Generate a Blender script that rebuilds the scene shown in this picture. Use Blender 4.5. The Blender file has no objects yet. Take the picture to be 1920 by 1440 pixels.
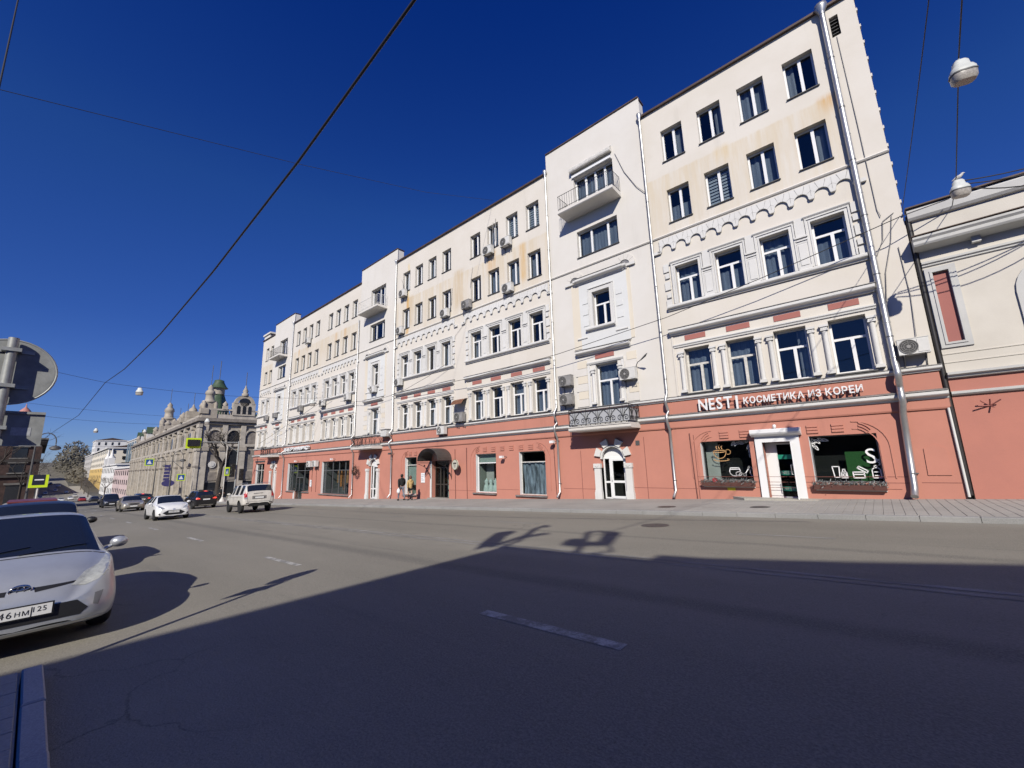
import bpy, bmesh, math, random
from mathutils import Vector, Matrix
from mathutils.bvhtree import BVHTree
random.seed(7)
R = math.radians
scene = bpy.context.scene
COL = scene.collection

# ------------------------------------------------------------------ camera
cam_d = bpy.data.cameras.new('camera')
cam = bpy.data.objects.new('camera', cam_d)
COL.objects.link(cam)
cam_d.sensor_width = 36.0
cam_d.lens = 36.0 * 768.245 / 1920.0
cam_d.clip_start = 0.05
cam_d.clip_end = 4000
_yaw, _pit, _rol = R(41.166), R(10.792), R(-1.684)
_f = Vector((-math.sin(_yaw), math.cos(_yaw), 0)); _r = Vector((math.cos(_yaw), math.sin(_yaw), 0)); _u = Vector((0, 0, 1))
FW = math.cos(_pit) * _f + math.sin(_pit) * _u
_u2 = math.cos(_pit) * _u - math.sin(_pit) * _f
RT = math.cos(_rol) * _r + math.sin(_rol) * _u2
UP = math.cos(_rol) * _u2 - math.sin(_rol) * _r
M = Matrix.Identity(4)
for i in range(3):
    M[i][0] = RT[i]; M[i][1] = UP[i]; M[i][2] = -FW[i]
cam.matrix_world = M
scene.camera = cam

# ------------------------------------------------------------------ sky, sun, exposure
SUN = Vector((0.60, -1.0, 0.81)).normalized()          # towards the sun
world = bpy.data.worlds.new("World")
scene.world = world
world.use_nodes = True
wn = world.node_tree.nodes; wl = world.node_tree.links
sky = wn.new('ShaderNodeTexSky'); sky.sky_type = 'NISHITA'; sky.sun_disc = False
sky.sun_elevation = math.asin(SUN.z)
sky.sun_rotation = math.atan2(SUN.x, SUN.y)
sky.altitude = 0; sky.air_density = 1.0; sky.dust_density = 0.0; sky.ozone_density = 3.0
bg = wn['Background']
tcw = wn.new('ShaderNodeTexCoord'); spw = wn.new('ShaderNodeSeparateXYZ'); ramp = wn.new('ShaderNodeValToRGB')      # clear dry air: deeper blue overhead, paler towards the horizon
wl.new(tcw.outputs['Generated'], spw.inputs[0]); wl.new(spw.outputs[2], ramp.inputs[0])
SKYR = [(0.0, (.95, 1.2, 2.1)), (.277, (.52, .95, 2.2)), (.415, (.46, .98, 2.35)), (.53, (.40, 1.0, 2.4)), (.62, (.27, .84, 2.4)), (.80, (.10, .60, 2.3)), (1.0, (.08, .54, 2.2))]
while len(ramp.color_ramp.elements) < len(SKYR): ramp.color_ramp.elements.new(.5)
for el, (q, c) in zip(ramp.color_ramp.elements, SKYR): el.position = q; el.color = (*[v / 2.6 for v in c], 1)
tint = wn.new('ShaderNodeMix'); tint.data_type = 'RGBA'; tint.blend_type = 'MULTIPLY'; tint.inputs[0].default_value = 1.0
wl.new(sky.outputs[0], tint.inputs[6]); wl.new(ramp.outputs[0], tint.inputs[7]); wl.new(tint.outputs[2], bg.inputs['Color'])
bg.inputs['Strength'].default_value = 0.10
sun_d = bpy.data.lights.new('sun', 'SUN'); sun_d.energy = 5.0; sun_d.angle = R(0.55); sun_d.color = (1.0, 0.945, 0.845)
sun = bpy.data.objects.new('sun', sun_d); COL.objects.link(sun)
sun.location = (20, -40, 60)
sun.rotation_euler = (-SUN).to_track_quat('-Z', 'Y').to_euler()
vs = scene.view_settings
vs.view_transform = 'Standard'; vs.look = 'None'; vs.gamma = 1.0; vs.use_curve_mapping = False; vs.exposure = 0.0
scene.cycles.max_bounces = 6; scene.cycles.diffuse_bounces = 1; scene.cycles.transparent_max_bounces = 12
scene.cycles.caustics_reflective = False; scene.cycles.caustics_refractive = False

# ------------------------------------------------------------------ materials
MATS = {}
def mat(name, col=(.5, .5, .5), rough=.7, metal=0.0, var=.0, scale=3.0, bump=0.0, bscale=40.0, spec=.5, coat=0.0, col2=None, emit=None, stretch=(1, 1, 1), detail=4):
    if name in MATS: return MATS[name]
    m = bpy.data.materials.new(name); m.use_nodes = True
    nt = m.node_tree; n = nt.nodes; l = nt.links
    b = n['Principled BSDF']
    b.inputs['Roughness'].default_value = rough; b.inputs['Metallic'].default_value = metal
    b.inputs['Specular IOR Level'].default_value = spec
    if coat: b.inputs['Coat Weight'].default_value = coat; b.inputs['Coat Roughness'].default_value = .04
    b.inputs['Base Color'].default_value = (*col, 1)
    tc = None
    if var or col2 or bump:
        tc = n.new('ShaderNodeNewGeometry')
        mp = n.new('ShaderNodeMapping'); mp.inputs['Scale'].default_value = stretch
        l.new(tc.outputs['Position'], mp.inputs['Vector'])
    if var or col2:
        ns = n.new('ShaderNodeTexNoise'); ns.inputs['Scale'].default_value = scale; ns.inputs['Detail'].default_value = detail; ns.inputs['Roughness'].default_value = .62
        l.new(mp.outputs[0], ns.inputs['Vector'])
        cr = n.new('ShaderNodeValToRGB')
        c2 = col2 if col2 else tuple(c * (1 - var) for c in col)
        c1 = col if col2 else tuple(min(1, c * (1 + var * .6)) for c in col)
        cr.color_ramp.elements[0].color = (*c2, 1); cr.color_ramp.elements[0].position = .32
        cr.color_ramp.elements[1].color = (*c1, 1); cr.color_ramp.elements[1].position = .68
        l.new(ns.outputs['Fac'], cr.inputs[0]); l.new(cr.outputs[0], b.inputs['Base Color'])
    if bump:
        nb = n.new('ShaderNodeTexNoise'); nb.inputs['Scale'].default_value = bscale; nb.inputs['Detail'].default_value = 3
        l.new(mp.outputs[0], nb.inputs['Vector'])
        bp = n.new('ShaderNodeBump'); bp.inputs['Strength'].default_value = bump; bp.inputs['Distance'].default_value = .02
        l.new(nb.outputs['Fac'], bp.inputs['Height']); l.new(bp.outputs[0], b.inputs['Normal'])
    if emit:
        b.inputs['Emission Color'].default_value = (*emit[0], 1); b.inputs['Emission Strength'].default_value = emit[1]
    MATS[name] = m
    return m

class NB:                                            # tiny node builder for the larger materials
    def __init__(s, name, rough=.8):
        s.m = bpy.data.materials.new(name); s.m.use_nodes = True; s.n = s.m.node_tree.nodes; s.l = s.m.node_tree.links
        s.b = s.n['Principled BSDF']; s.b.inputs['Roughness'].default_value = rough
        s.geo = s.n.new('ShaderNodeNewGeometry'); s.pos = s.geo.outputs['Position']
        sp = s.n.new('ShaderNodeSeparateXYZ'); s.l.new(s.pos, sp.inputs[0]); s.x, s.y, s.z = sp.outputs
        MATS[name] = s.m
    def put(s, sock, v):
        if hasattr(v, 'links') or hasattr(v, 'is_linked'): s.l.new(v, sock)
        else: sock.default_value = v
    def math(s, op, a, b=0.0, c=0.0):
        nd = s.n.new('ShaderNodeMath'); nd.operation = op
        for i, v in enumerate((a, b, c)): s.put(nd.inputs[i], v)
        return nd.outputs[0]
    def noise(s, scale=1, stretch=(1, 1, 1), detail=4, rough=.6, off=(0, 0, 0)):
        mp = s.n.new('ShaderNodeMapping'); mp.inputs['Scale'].default_value = stretch; mp.inputs['Location'].default_value = off
        s.l.new(s.pos, mp.inputs['Vector'])
        ns = s.n.new('ShaderNodeTexNoise'); ns.inputs['Scale'].default_value = scale; ns.inputs['Detail'].default_value = detail; ns.inputs['Roughness'].default_value = rough
        s.l.new(mp.outputs[0], ns.inputs['Vector']); return ns.outputs['Fac']
    def rng(s, v, a, b, c=0.0, d=1.0, smooth=True):
        nd = s.n.new('ShaderNodeMapRange'); nd.interpolation_type = 'SMOOTHSTEP' if smooth else 'LINEAR'
        s.put(nd.inputs['Value'], v)
        for k, q in zip(('From Min', 'From Max', 'To Min', 'To Max'), (a, b, c, d)): nd.inputs[k].default_value = q
        return nd.outputs[0]
    def mix(s, f, a, b, mode='MIX'):
        nd = s.n.new('ShaderNodeMix'); nd.data_type = 'RGBA'; nd.blend_type = mode
        s.put(nd.inputs[0], f)
        for i, v in ((6, a), (7, b)):
            if isinstance(v, tuple): nd.inputs[i].default_value = (*v, 1) if len(v) == 3 else v
            else: s.l.new(v, nd.inputs[i])
        return nd.outputs[2]
    def color(s, c): s.l.new(c, s.b.inputs['Base Color'])
    def bump(s, h, strength=.3, dist=.02):
        bp = s.n.new('ShaderNodeBump'); bp.inputs['Strength'].default_value = strength; bp.inputs['Distance'].default_value = dist
        s.l.new(h, bp.inputs['Height']); s.l.new(bp.outputs[0], s.b.inputs['Normal'])

def glass_mat(name, tint=(.75, .8, .82), refl=1.0, rough=.02, ior=1.5, minref=.0):
    m = bpy.data.materials.new(name); m.use_nodes = True; nt = m.node_tree; n = nt.nodes; l = nt.links
    n.remove(n['Principled BSDF'])
    t = n.new('ShaderNodeBsdfTransparent'); t.inputs[0].default_value = (*tint, 1)
    g = n.new('ShaderNodeBsdfGlossy'); g.inputs['Roughness'].default_value = rough; g.inputs[0].default_value = (refl, refl, refl, 1)
    lw = n.new('ShaderNodeLayerWeight'); lw.inputs[0].default_value = .5
    fr = n.new('ShaderNodeMath'); fr.operation = 'POWER'; fr.inputs[1].default_value = 4.0; l.new(lw.outputs['Facing'], fr.inputs[0])
    mx = n.new('ShaderNodeMixShader')
    ad = n.new('ShaderNodeMath'); ad.operation = 'MULTIPLY_ADD'; ad.inputs[1].default_value = .9; ad.inputs[2].default_value = minref; ad.use_clamp = True
    l.new(fr.outputs[0], ad.inputs[0]); l.new(ad.outputs[0], mx.inputs[0]); l.new(t.outputs[0], mx.inputs[1]); l.new(g.outputs[0], mx.inputs[2])
    l.new(mx.outputs[0], n['Material Output'].inputs[0]); MATS[name] = m
    return m

# ------------------------------------------------------------------ mesh helpers
class MB:
    def __init__(s): s.v = []; s.f = []; s.sm = []
    def add(s, vs, fs, smooth=False):
        o = len(s.v); s.v.extend([tuple(v) for v in vs])
        for f in fs: s.f.append(tuple(i + o for i in f)); s.sm.append(smooth)
        return s
    def box(s, x0, x1, y0, y1, z0, z1):
        return s.add([(x0, y0, z0), (x1, y0, z0), (x1, y1, z0), (x0, y1, z0), (x0, y0, z1), (x1, y0, z1), (x1, y1, z1), (x0, y1, z1)],
                     [(0, 3, 2, 1), (4, 5, 6, 7), (0, 1, 5, 4), (1, 2, 6, 5), (2, 3, 7, 6), (3, 0, 4, 7)])
    def quad(s, a, b, c, d): return s.add([a, b, c, d], [(0, 1, 2, 3)])
    def prism(s, poly, y0, y1):                       # poly in (x,z), extruded along y (front y0)
        n = len(poly); vs = [(x, y0, z) for x, z in poly] + [(x, y1, z) for x, z in poly]
        return s.add(vs, [tuple(range(n)), tuple(range(2 * n - 1, n - 1, -1))] + [(i, i + n, (i + 1) % n + n, (i + 1) % n) for i in range(n)])
    def prismx(s, poly, x0, x1):                      # poly in (y,z), extruded along x
        n = len(poly); vs = [(x0, y, z) for y, z in poly] + [(x1, y, z) for y, z in poly]
        return s.add(vs, [tuple(range(n)), tuple(range(2 * n - 1, n - 1, -1))] + [(i, i + n, (i + 1) % n + n, (i + 1) % n) for i in range(n)])
    def prismz(s, poly, z0, z1):
        n = len(poly); vs = [(x, y, z0) for x, y in poly] + [(x, y, z1) for x, y in poly]
        return s.add(vs, [tuple(range(n - 1, -1, -1)), tuple(range(n, 2 * n))] + [(i, (i + 1) % n, (i + 1) % n + n, i + n) for i in range(n)])
    def tube(s, path, r, n=6, cap=True, smooth=True):
        P = [Vector(p) for p in path]; k = len(P); rs = r if isinstance(r, (list, tuple)) else [r] * k
        vs = []; up = Vector((0, 0, 1)); prev = None
        for i, p in enumerate(P):
            t = (P[min(i + 1, k - 1)] - P[max(i - 1, 0)]);
            if t.length < 1e-9: t = Vector((0, 0, 1))
            t.normalize()
            if prev is None:
                a = t.cross(up)
                if a.length < .1: a = t.cross(Vector((1, 0, 0)))
            else:
                a = prev - t * prev.dot(t)
                if a.length < 1e-4: a = t.cross(up)
            a.normalize(); prev = a; b = t.cross(a)
            for j in range(n):
                w = 2 * math.pi * j / n
                vs.append(p + (a * math.cos(w) + b * math.sin(w)) * rs[i])
        fs = [(i * n + j, i * n + (j + 1) % n, (i + 1) * n + (j + 1) % n, (i + 1) * n + j) for i in range(k - 1) for j in range(n)]
        s.add(vs, fs, smooth)
        if cap:
            s.add(vs[:n], [tuple(range(n - 1, -1, -1))]); s.add(vs[-n:], [tuple(range(n))])
        return s
    def lathe(s, prof, c=(0, 0, 0), n=12, axis='z', smooth=True):   # prof [(r,h)]
        vs = []
        for r, h in prof:
            for j in range(n):
                w = 2 * math.pi * j / n; a, b = r * math.cos(w), r * math.sin(w)
                vs.append((c[0] + a, c[1] + b, c[2] + h) if axis == 'z' else ((c[0] + h, c[1] + a, c[2] + b) if axis == 'x' else (c[0] + a, c[1] + h, c[2] + b)))
        k = len(prof); fl = axis == 'y'
        fs = [(i * n + j, i * n + (j + 1) % n, (i + 1) * n + (j + 1) % n, (i + 1) * n + j) for i in range(k - 1) for j in range(n)]
        if fl: fs = [tuple(reversed(f)) for f in fs]
        s.add(vs, fs, smooth)
        for i, rev in ((0, True), (k - 1, False)):
            if prof[i][0] > 1e-4:
                q = list(range(i * n, i * n + n))
                s.add([vs[a] for a in q], [tuple(range(n)) if rev == fl else tuple(range(n - 1, -1, -1))])
        return s
    def xf(s, M):
        s.v = [tuple(M @ Vector(v)) for v in s.v]; return s
    def mesh(s, name, off=(0, 0, 0)):
        me = bpy.data.meshes.new(name)
        me.from_pydata([(a - off[0], b - off[1], c - off[2]) for a, b, c in s.v], [], s.f)
        if any(s.sm): me.polygons.foreach_set('use_smooth', s.sm)
        me.update(); return me

WO = {}                                               # world origin of unrotated objects
def thing(name, label, cat, loc=(0, 0, 0), rz=0.0, group=None):
    o = bpy.data.objects.new(name, None); COL.objects.link(o); o.empty_display_size = .2
    o.location = loc; o.rotation_euler = (0, 0, rz); o['label'] = label; o['category'] = cat
    if group: o['group'] = group
    WO[o.name] = Vector(loc); return o
def tag(o, label, cat, group=None, kind=None):
    o['label'] = label; o['category'] = cat
    if group: o['group'] = group
    if kind: o['kind'] = kind
    return o
def part(name, mb, m, parent=None, local=False, label=None):
    """mb in world coordinates (local=False) or in the parent's own frame"""
    off = WO[parent.name] if (parent is not None and not local) else (0, 0, 0)
    me = mb.mesh(name, off); me.materials.append(m)
    o = bpy.data.objects.new(name, me); COL.objects.link(o)
    if parent is not None: o.parent = parent; WO[o.name] = Vector(WO[parent.name])
    else: WO[o.name] = Vector((0, 0, 0))
    if label: o['label'] = label
    return o
def inst(name, me, parent, loc, rot=(0, 0, 0), sc=(1, 1, 1), local=False):
    o = bpy.data.objects.new(name, me); COL.objects.link(o)
    if parent is not None:
        o.parent = parent; o.location = Vector(loc) - (Vector((0, 0, 0)) if local else WO[parent.name])
    else: o.location = loc
    o.rotation_euler = rot; o.scale = sc
    WO[o.name] = Vector(loc) if not local else Vector(loc) + (WO[parent.name] if parent else Vector((0, 0, 0)))
    return o
def mk(mb, name, m):
    me = mb.mesh(name); me.materials.append(m); return me
def struct(name, mb, m):
    o = part(name, mb, m); o['kind'] = 'structure'; return o
def copy_tree(o, parent=None):
    c = o.copy(); COL.objects.link(c)
    if parent is not None: c.parent = parent
    for ch in list(o.children): copy_tree(ch, c)
    return c
def wire(pts, r, name, m, label=None, cat=None, parent=None, n=5):
    return part(name, MB().tube(pts, r, n, True), m, parent)
def sag(a, b, d, n=14):
    a = Vector(a); b = Vector(b)
    return [a.lerp(b, i / n) - Vector((0, 0, d * 4 * (i / n) * (1 - i / n))) for i in range(n + 1)]
def text_mesh(s, size, depth, name, bold=0.0):
    cu = bpy.data.curves.new(name, 'FONT'); cu.body = s; cu.size = size; cu.extrude = depth; cu.offset = bold
    cu.resolution_u = 3
    o = bpy.data.objects.new(name, cu); COL.objects.link(o)
    dg = bpy.context.evaluated_depsgraph_get(); dg.update()
    me = bpy.data.meshes.new_from_object(o.evaluated_get(dg)); w = o.dimensions.x
    bpy.data.objects.remove(o); bpy.data.curves.remove(cu)
    xs = [v.co.x for v in me.vertices]
    return me, (min(xs) if xs else 0), (max(xs) if xs else size * .4)

# ------------------------------------------------------------------ terrain profile: the street falls to the left, bottoms out and climbs far away
D = 19.0
def zr(x):                                            # road surface
    if x > -230: return -1.703 + .0343 * x
    if x > -300: 
        t = (x + 230) / -70; return -9.592 - (.0343 * 70) * (t - t * t / 2)
    if x > -420:
        t = (x + 300) / -120; return -10.79 + 5.0 * t * t
    if x > -500:
        t = (-420 - x) / 80; return -5.79 + .083 * 80 * (t - t * t / 2)
    return -2.47
def zs(x): return zr(x) + .12                         # pavement
# ------------------------------------------------------------------ ground materials
nb = NB('asphalt', .88)
n1 = nb.noise(.35, (.25, 1, 1), 5); n2 = nb.noise(1.1, (.045, 1, 1), 5, .65); n3 = nb.noise(55, (1, 1, 1), 2, .7); n4 = nb.noise(.9, (1, 1, 1), 6, .7, (3, 9, 0)); n5 = nb.noise(13, (.5, 1, 1), 3)
c = nb.mix(nb.rng(n1, .3, .7), (0.132, 0.126, 0.112), (0.172, 0.163, 0.145))
c = nb.mix(nb.math('MULTIPLY', nb.rng(n2, .42, .25), .55), c, (0.068, 0.067, 0.065))
c = nb.mix(nb.math('MULTIPLY', nb.rng(n4, .55, .8), .5), c, (0.188, 0.179, 0.159))
dust = nb.math('MULTIPLY', nb.rng(nb.math('ABSOLUTE', nb.math('SUBTRACT', nb.y, 7.5)), 1.3, .1), nb.rng(n4, .3, .62))
c = nb.mix(nb.math('MULTIPLY', dust, .45), c, (0.232, 0.224, 0.200))
gut = nb.math('MULTIPLY', nb.rng(nb.math('ABSOLUTE', nb.math('SUBTRACT', nb.y, 1.0)), 1.6, .2), nb.rng(n4, .35, .7))
c = nb.mix(nb.math('MULTIPLY', gut, .5), c, (0.216, 0.204, 0.177))
gut2 = nb.rng(nb.y, 13.2, 14.0)
c = nb.mix(nb.math('MULTIPLY', gut2, .4), c, (0.240, 0.228, 0.204))
seam = nb.math('MULTIPLY', nb.rng(nb.math('ABSOLUTE', nb.math('SUBTRACT', nb.y, nb.math('ADD', 5.35, nb.math('MULTIPLY', n4, .3)))), .35, .02), .55)
c = nb.mix(seam, c, (0.056, 0.055, 0.054))
seam2 = nb.math('MULTIPLY', nb.rng(nb.math('ABSOLUTE', nb.math('SUBTRACT', nb.y, nb.math('ADD', 9.6, nb.math('MULTIPLY', n4, .4)))), .22, .02), .5)
c = nb.mix(seam2, c, (0.068, 0.067, 0.064))
vo = nb.n.new('ShaderNodeTexVoronoi'); vo.feature = 'DISTANCE_TO_EDGE'; vo.inputs['Scale'].default_value = .22
wv = nb.n.new('ShaderNodeVectorMath'); wv.operation = 'ADD'
sc3 = nb.n.new('ShaderNodeVectorMath'); sc3.operation = 'SCALE'; sc3.inputs['Scale'].default_value = .9
ncol = nb.n.new('ShaderNodeTexNoise'); ncol.inputs['Scale'].default_value = 1.4; ncol.inputs['Detail'].default_value = 4
nb.l.new(nb.pos, ncol.inputs['Vector']); nb.l.new(ncol.outputs['Color'], sc3.inputs[0]); nb.l.new(nb.pos, wv.inputs[0]); nb.l.new(sc3.outputs[0], wv.inputs[1]); nb.l.new(wv.outputs[0], vo.inputs['Vector'])
crack = nb.math('MULTIPLY', nb.rng(vo.outputs['Distance'], .005, .001), nb.rng(n1, .54, .66))
c = nb.mix(nb.math('MULTIPLY', crack, .55), c, (0.036, 0.035, 0.034))
c = nb.mix(nb.rng(n3, .35, .72, 0, .5), c, (0.264, 0.255, 0.234))
c = nb.mix(nb.rng(n3, .36, .24, 0, .55), c, (0.048, 0.047, 0.045))
nb.color(nb.mix(1.0, c, (1.22, 1.19, 1.10), 'MULTIPLY')); nb.bump(nb.math('ADD', n3, nb.math('MULTIPLY', n5, .6)), .5, .012)
M_ASPH = nb.m

def paving(name, a, b, tw=None):
    nb = NB(name, .9)
    n1 = nb.noise(.5, (1, 1, 1), 5); n2 = nb.noise(45, (1, 1, 1), 2); n3 = nb.noise(2.6, (.3, 1, 1), 5)
    c = nb.mix(nb.rng(n1, .3, .7), a, b)
    c = nb.mix(nb.math('MULTIPLY', nb.rng(n3, .55, .75), .5), c, tuple(q * .6 for q in a))
    c = nb.mix(nb.rng(n2, .3, .7, 0, .35), c, tuple(q * 1.35 for q in b))
    nb.color(c); nb.bump(n2, .3, .01); return nb.m
M_PAVE = paving('pavement_concrete', (.265, .252, .23), (.335, .318, .29))
M_PAVER = paving('paver_concrete', (.285, .272, .25), (.355, .34, .312))
M_KERB = paving('kerb_granite', (.22, .22, .215), (.30, .295, .285))
M_KERB2 = paving('kerb_granite_near', (.30, .30, .295), (.40, .395, .38))
M_GROUND = mat('ground_soil', (.085, .082, .075), .95, var=.3, scale=.2)
nb = NB('worn_paint', .8)
n1 = nb.noise(4.0, (1, 1, 1), 6, .75); n2 = nb.noise(40, (1, 1, 1), 2)
c = nb.mix(nb.rng(n1, .40, .62), (.20, .195, .18), (.50, .49, .46)); c = nb.mix(nb.rng(n2, .45, .7, 0, .5), c, (.19, .185, .172))
nb.color(c); M_PAINT = nb.m
nb = NB('faded_paint', .85)
n1 = nb.noise(2.2, (.35, 1.5, 1), 6, .75); n2 = nb.noise(40, (1, 1, 1), 2)
c = nb.mix(nb.rng(n1, .38, .70), (.165, .16, .148), (.33, .32, .30)); c = nb.mix(nb.rng(n2, .45, .7, 0, .5), c, (.165, .16, .15))
nb.color(c); M_FADED = nb.m

# ------------------------------------------------------------------ ground, road, pavements
XS = [120, 60, 30, 15, 5, 0, -5, -10, -20, -30, -45, -62, -75, -92, -120, -160, -200, -230, -250, -275, -300, -325, -350, -385, -420, -480, -560, -700]
def strip(ys, dz, xs=XS):
    mb = MB(); vs = []; fs = []
    k = len(ys)
    for x in xs:
        for y in ys: vs.append((x, y, zr(x) + dz))
    for i in range(len(xs) - 1):
        for j in range(k - 1): fs.append((i * k + j, (i + 1) * k + j, (i + 1) * k + j + 1, i * k + j + 1)[::-1])
    return mb.add(vs, fs)
struct('ground', strip([-900, -60, 60, 900], -.03), M_GROUND)
road = struct('road', strip([-14, 0, 7, 14.3], 0), M_ASPH)
cross = MB(); cross.add([(-64, 14.3, zr(-64) - .004), (-64, 120, zr(-64) - .004), (-91, 120, zr(-91) - .004), (-91, 14.3, zr(-91) - .004)], [(3, 2, 1, 0)][::1])
struct('side_road', cross, M_ASPH)
def slab(x0, x1, y0, y1, name, m, top=.12, xs=None):
    mb = MB(); xs = xs or [x0 + (x1 - x0) * i / 12 for i in range(13)]
    for a, b in zip(xs[:-1], xs[1:]):
        mb.add([(a, y0, zr(a) - .1), (b, y0, zr(b) - .1), (b, y1, zr(b) - .1), (a, y1, zr(a) - .1), (a, y0, zr(a) + top), (b, y0, zr(b) + top), (b, y1, zr(b) + top), (a, y1, zr(a) + top)],
               [(4, 5, 6, 7), (0, 1, 5, 4), (2, 3, 7, 6), (1, 2, 6, 5), (3, 0, 4, 7)])
    return struct(name, mb, m)
PX0, PX1 = -5.2, 4.6                                  # where the far pavement shows its small pavers
pv = slab(-63.5, 60, 14.42, 19.02, 'pavement', M_PAVE, .105, [-63.5, -40, -20, PX0, PX1, 30, 60])
slab(-400, -90.5, 14.42, 19.4, 'pavement_beyond', M_PAVE, .12)
npv = slab(-6.36, 60, -5.0, .115, 'near_pavement', M_PAVE, .105, [-6.36, 0, 20, 60])
slab(-400, -6.36, -16, -3.35, 'near_pavement_beyond', M_PAVE, .12)
# top screed left and right of the pavers
for x0, x1 in ((-63.5, PX0), (PX1, 60)):
    mb = MB(); mb.add([(x0, 14.42, zr(x0) + .109), (x1, 14.42, zr(x1) + .109), (x1, 19.0, zr(x1) + .109), (x0, 19.0, zr(x0) + .109), (x0, 14.42, zr(x0) + .12), (x1, 14.42, zr(x1) + .12), (x1, 19.0, zr(x1) + .12), (x0, 19.0, zr(x0) + .12)],
           [(4, 5, 6, 7), (0, 1, 5, 4), (2, 3, 7, 6), (1, 2, 6, 5), (3, 0, 4, 7)])
    part('asphalt_topping', mb, M_PAVE, pv)
def stone(l, w, h, b=.008):
    mb = MB(); x, y = l / 2, w / 2
    mb.add([(-x, -y, -h), (x, -y, -h), (x, y, -h), (-x, y, -h), (-x, -y, -b), (x, -y, -b), (x, y, -b), (-x, y, -b), (-x + b, -y + b, 0), (x - b, -y + b, 0), (x - b, y - b, 0), (-x + b, y - b, 0)],
           [(8, 9, 10, 11), (4, 5, 9, 8), (5, 6, 10, 9), (6, 7, 11, 10), (7, 4, 8, 11), (0, 1, 5, 4), (1, 2, 6, 5), (2, 3, 7, 6), (3, 0, 4, 7)]); return mb
tilt = -math.atan(.0343)
pm = mk(stone(.205, .90, .06, .006), 'paving_slab', M_PAVER)
for i in range(int((PX1 - PX0) / .2105)):
    for j in range(5):
        x = PX0 + .105 + i * .2105; y = 14.90 + j * .915
        inst('paving_slab', pm, pv, (x, y, zr(x) + .121 + random.uniform(-.002, .002)), (random.uniform(-.002, .002), tilt, 0))
pm2 = mk(stone(.295, .295, .06, .006), 'paving_slab', M_PAVER)
for i in range(34):
    for j in range(3):
        x = -6.2 + i * .305; y = -.045 - j * .305
        inst('paving_slab', pm2, npv, (x, y, zr(x) + .12 + random.uniform(-.002, .002)), (0, tilt, 0))
mb = MB(); mb.add([(-6.355, -5, zr(-6.355) + .12), (60, -5, zr(60) + .12), (60, -.82, zr(60) + .12), (-6.355, -.82, zr(-6.355) + .12)], [(0, 1, 2, 3)]); part('asphalt_topping', mb, M_PAVE, npv)
# kerbs
kf = struct('kerb', MB().add([(-63.5, 14.17, zr(-63.5) + .06), (-30, 14.17, zr(-30) + .06), (-30, 14.40, zr(-30) + .06), (-63.5, 14.40, zr(-63.5) + .06)], [(0, 1, 2, 3)]), M_KERB)
km = mk(stone(.99, .25, .28, .012), 'kerb_stone', M_KERB)
for i in range(74):
    x = -63 + i * 1.0
    if x > 11: break
    inst('kerb_stone', km, kf, (x, 14.285, zr(x) + .125 + random.uniform(-.006, .004)), (random.uniform(-.01, .01), tilt, random.uniform(-.004, .004)))
mb = MB(); mb.box(10.6, 60, 14.16, 14.41, zr(10.6), zr(10.6) + .1); 
kn = struct('near_kerb', MB().add([(-6.3, .13, zr(-6.3) + .03), (12, .13, zr(12) + .03), (12, .24, zr(12) + .03), (-6.3, .24, zr(-6.3) + .03)], [(0, 1, 2, 3)]), M_KERB2)
km2 = mk(stone(1.055, .135, .3, .012), 'kerb_stone', M_KERB2)
for i in range(14):
    x = -5.85 + i * 1.066
    inst('kerb_stone', km2, kn, (x, .195, zr(x) + .128 + random.uniform(-.008, .004)), (random.uniform(-.015, .015), tilt, random.uniform(-.006, .006)))
# painted lines
def line(x0, x1, y0, y1, m=None):
    n = max(1, int(abs(x1 - x0) / 4)); mb = MB()
    xs = [x0 + (x1 - x0) * i / n for i in range(n + 1)]
    for a, b in zip(xs[:-1], xs[1:]): mb.add([(a, y0, zr(a) + .004), (b, y0, zr(b) + .004), (b, y1, zr(b) + .004), (a, y1, zr(a) + .004)], [(0, 1, 2, 3)])
    part('lane_marking', mb, m or M_PAINT, road)
line(-62, 30, 7.36, 7.48, M_FADED); line(-62, 30, 7.60, 7.72, M_FADED)
for i in range(-8, 1):
    line(-11.6 + i * 7.8, -9.62 + i * 7.8, 3.86, 3.99, M_PAINT if i < 0 or i > 0 else M_PAINT)
line(-4.02, -2.1, 3.84, 4.0, M_PAINT)
for i in range(-6, 3): line(-2.76 + i * 7.68, -.93 + i * 7.68, 10.96, 11.07, M_FADED)
for i in range(8): line(-64.5 - .0 - i * .0, -68, .9 + i * 1.7, 1.5 + i * 1.7, M_FADED)
# manholes and dark wet patches let into the road and the pavement
def disc(name, x, y, r, m, dz, parent, ry=None):
    mb = MB(); n = 20
    mb.add([(x + r * math.cos(6.2832 * i / n), y + (ry or r) * math.sin(6.2832 * i / n), zr(x + r * math.cos(6.2832 * i / n)) + dz) for i in range(n)], [tuple(range(n))]); return part(name, mb, m, parent)
M_IRON = mat('cast_iron', (.10, .10, .10), .6, .6, var=.3, scale=20)
disc('manhole_cover', -5.05, 11.75, .38, M_IRON, .004, road)
disc('manhole_cover', -6.2, 15.6, .34, M_IRON, .1255, pv)
disc('manhole_ring', -6.2, 15.6, .40, M_PAVE, .1235, pv)
disc('manhole_cover', -3.2, 15.9, .30, M_IRON, .126, pv)
# low tiled doorstep in front of the shop door
M_STEP = paving('doorstep_stone', (.36, .34, .29), (.45, .42, .36))
st = struct('doorstep', MB().prismz([(-4.75, 18.995), (-4.2, 18.35), (-1.85, 18.25), (-1.75, 18.995)], zs(-3) - .2, zs(-3) + .05), M_STEP)
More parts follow.
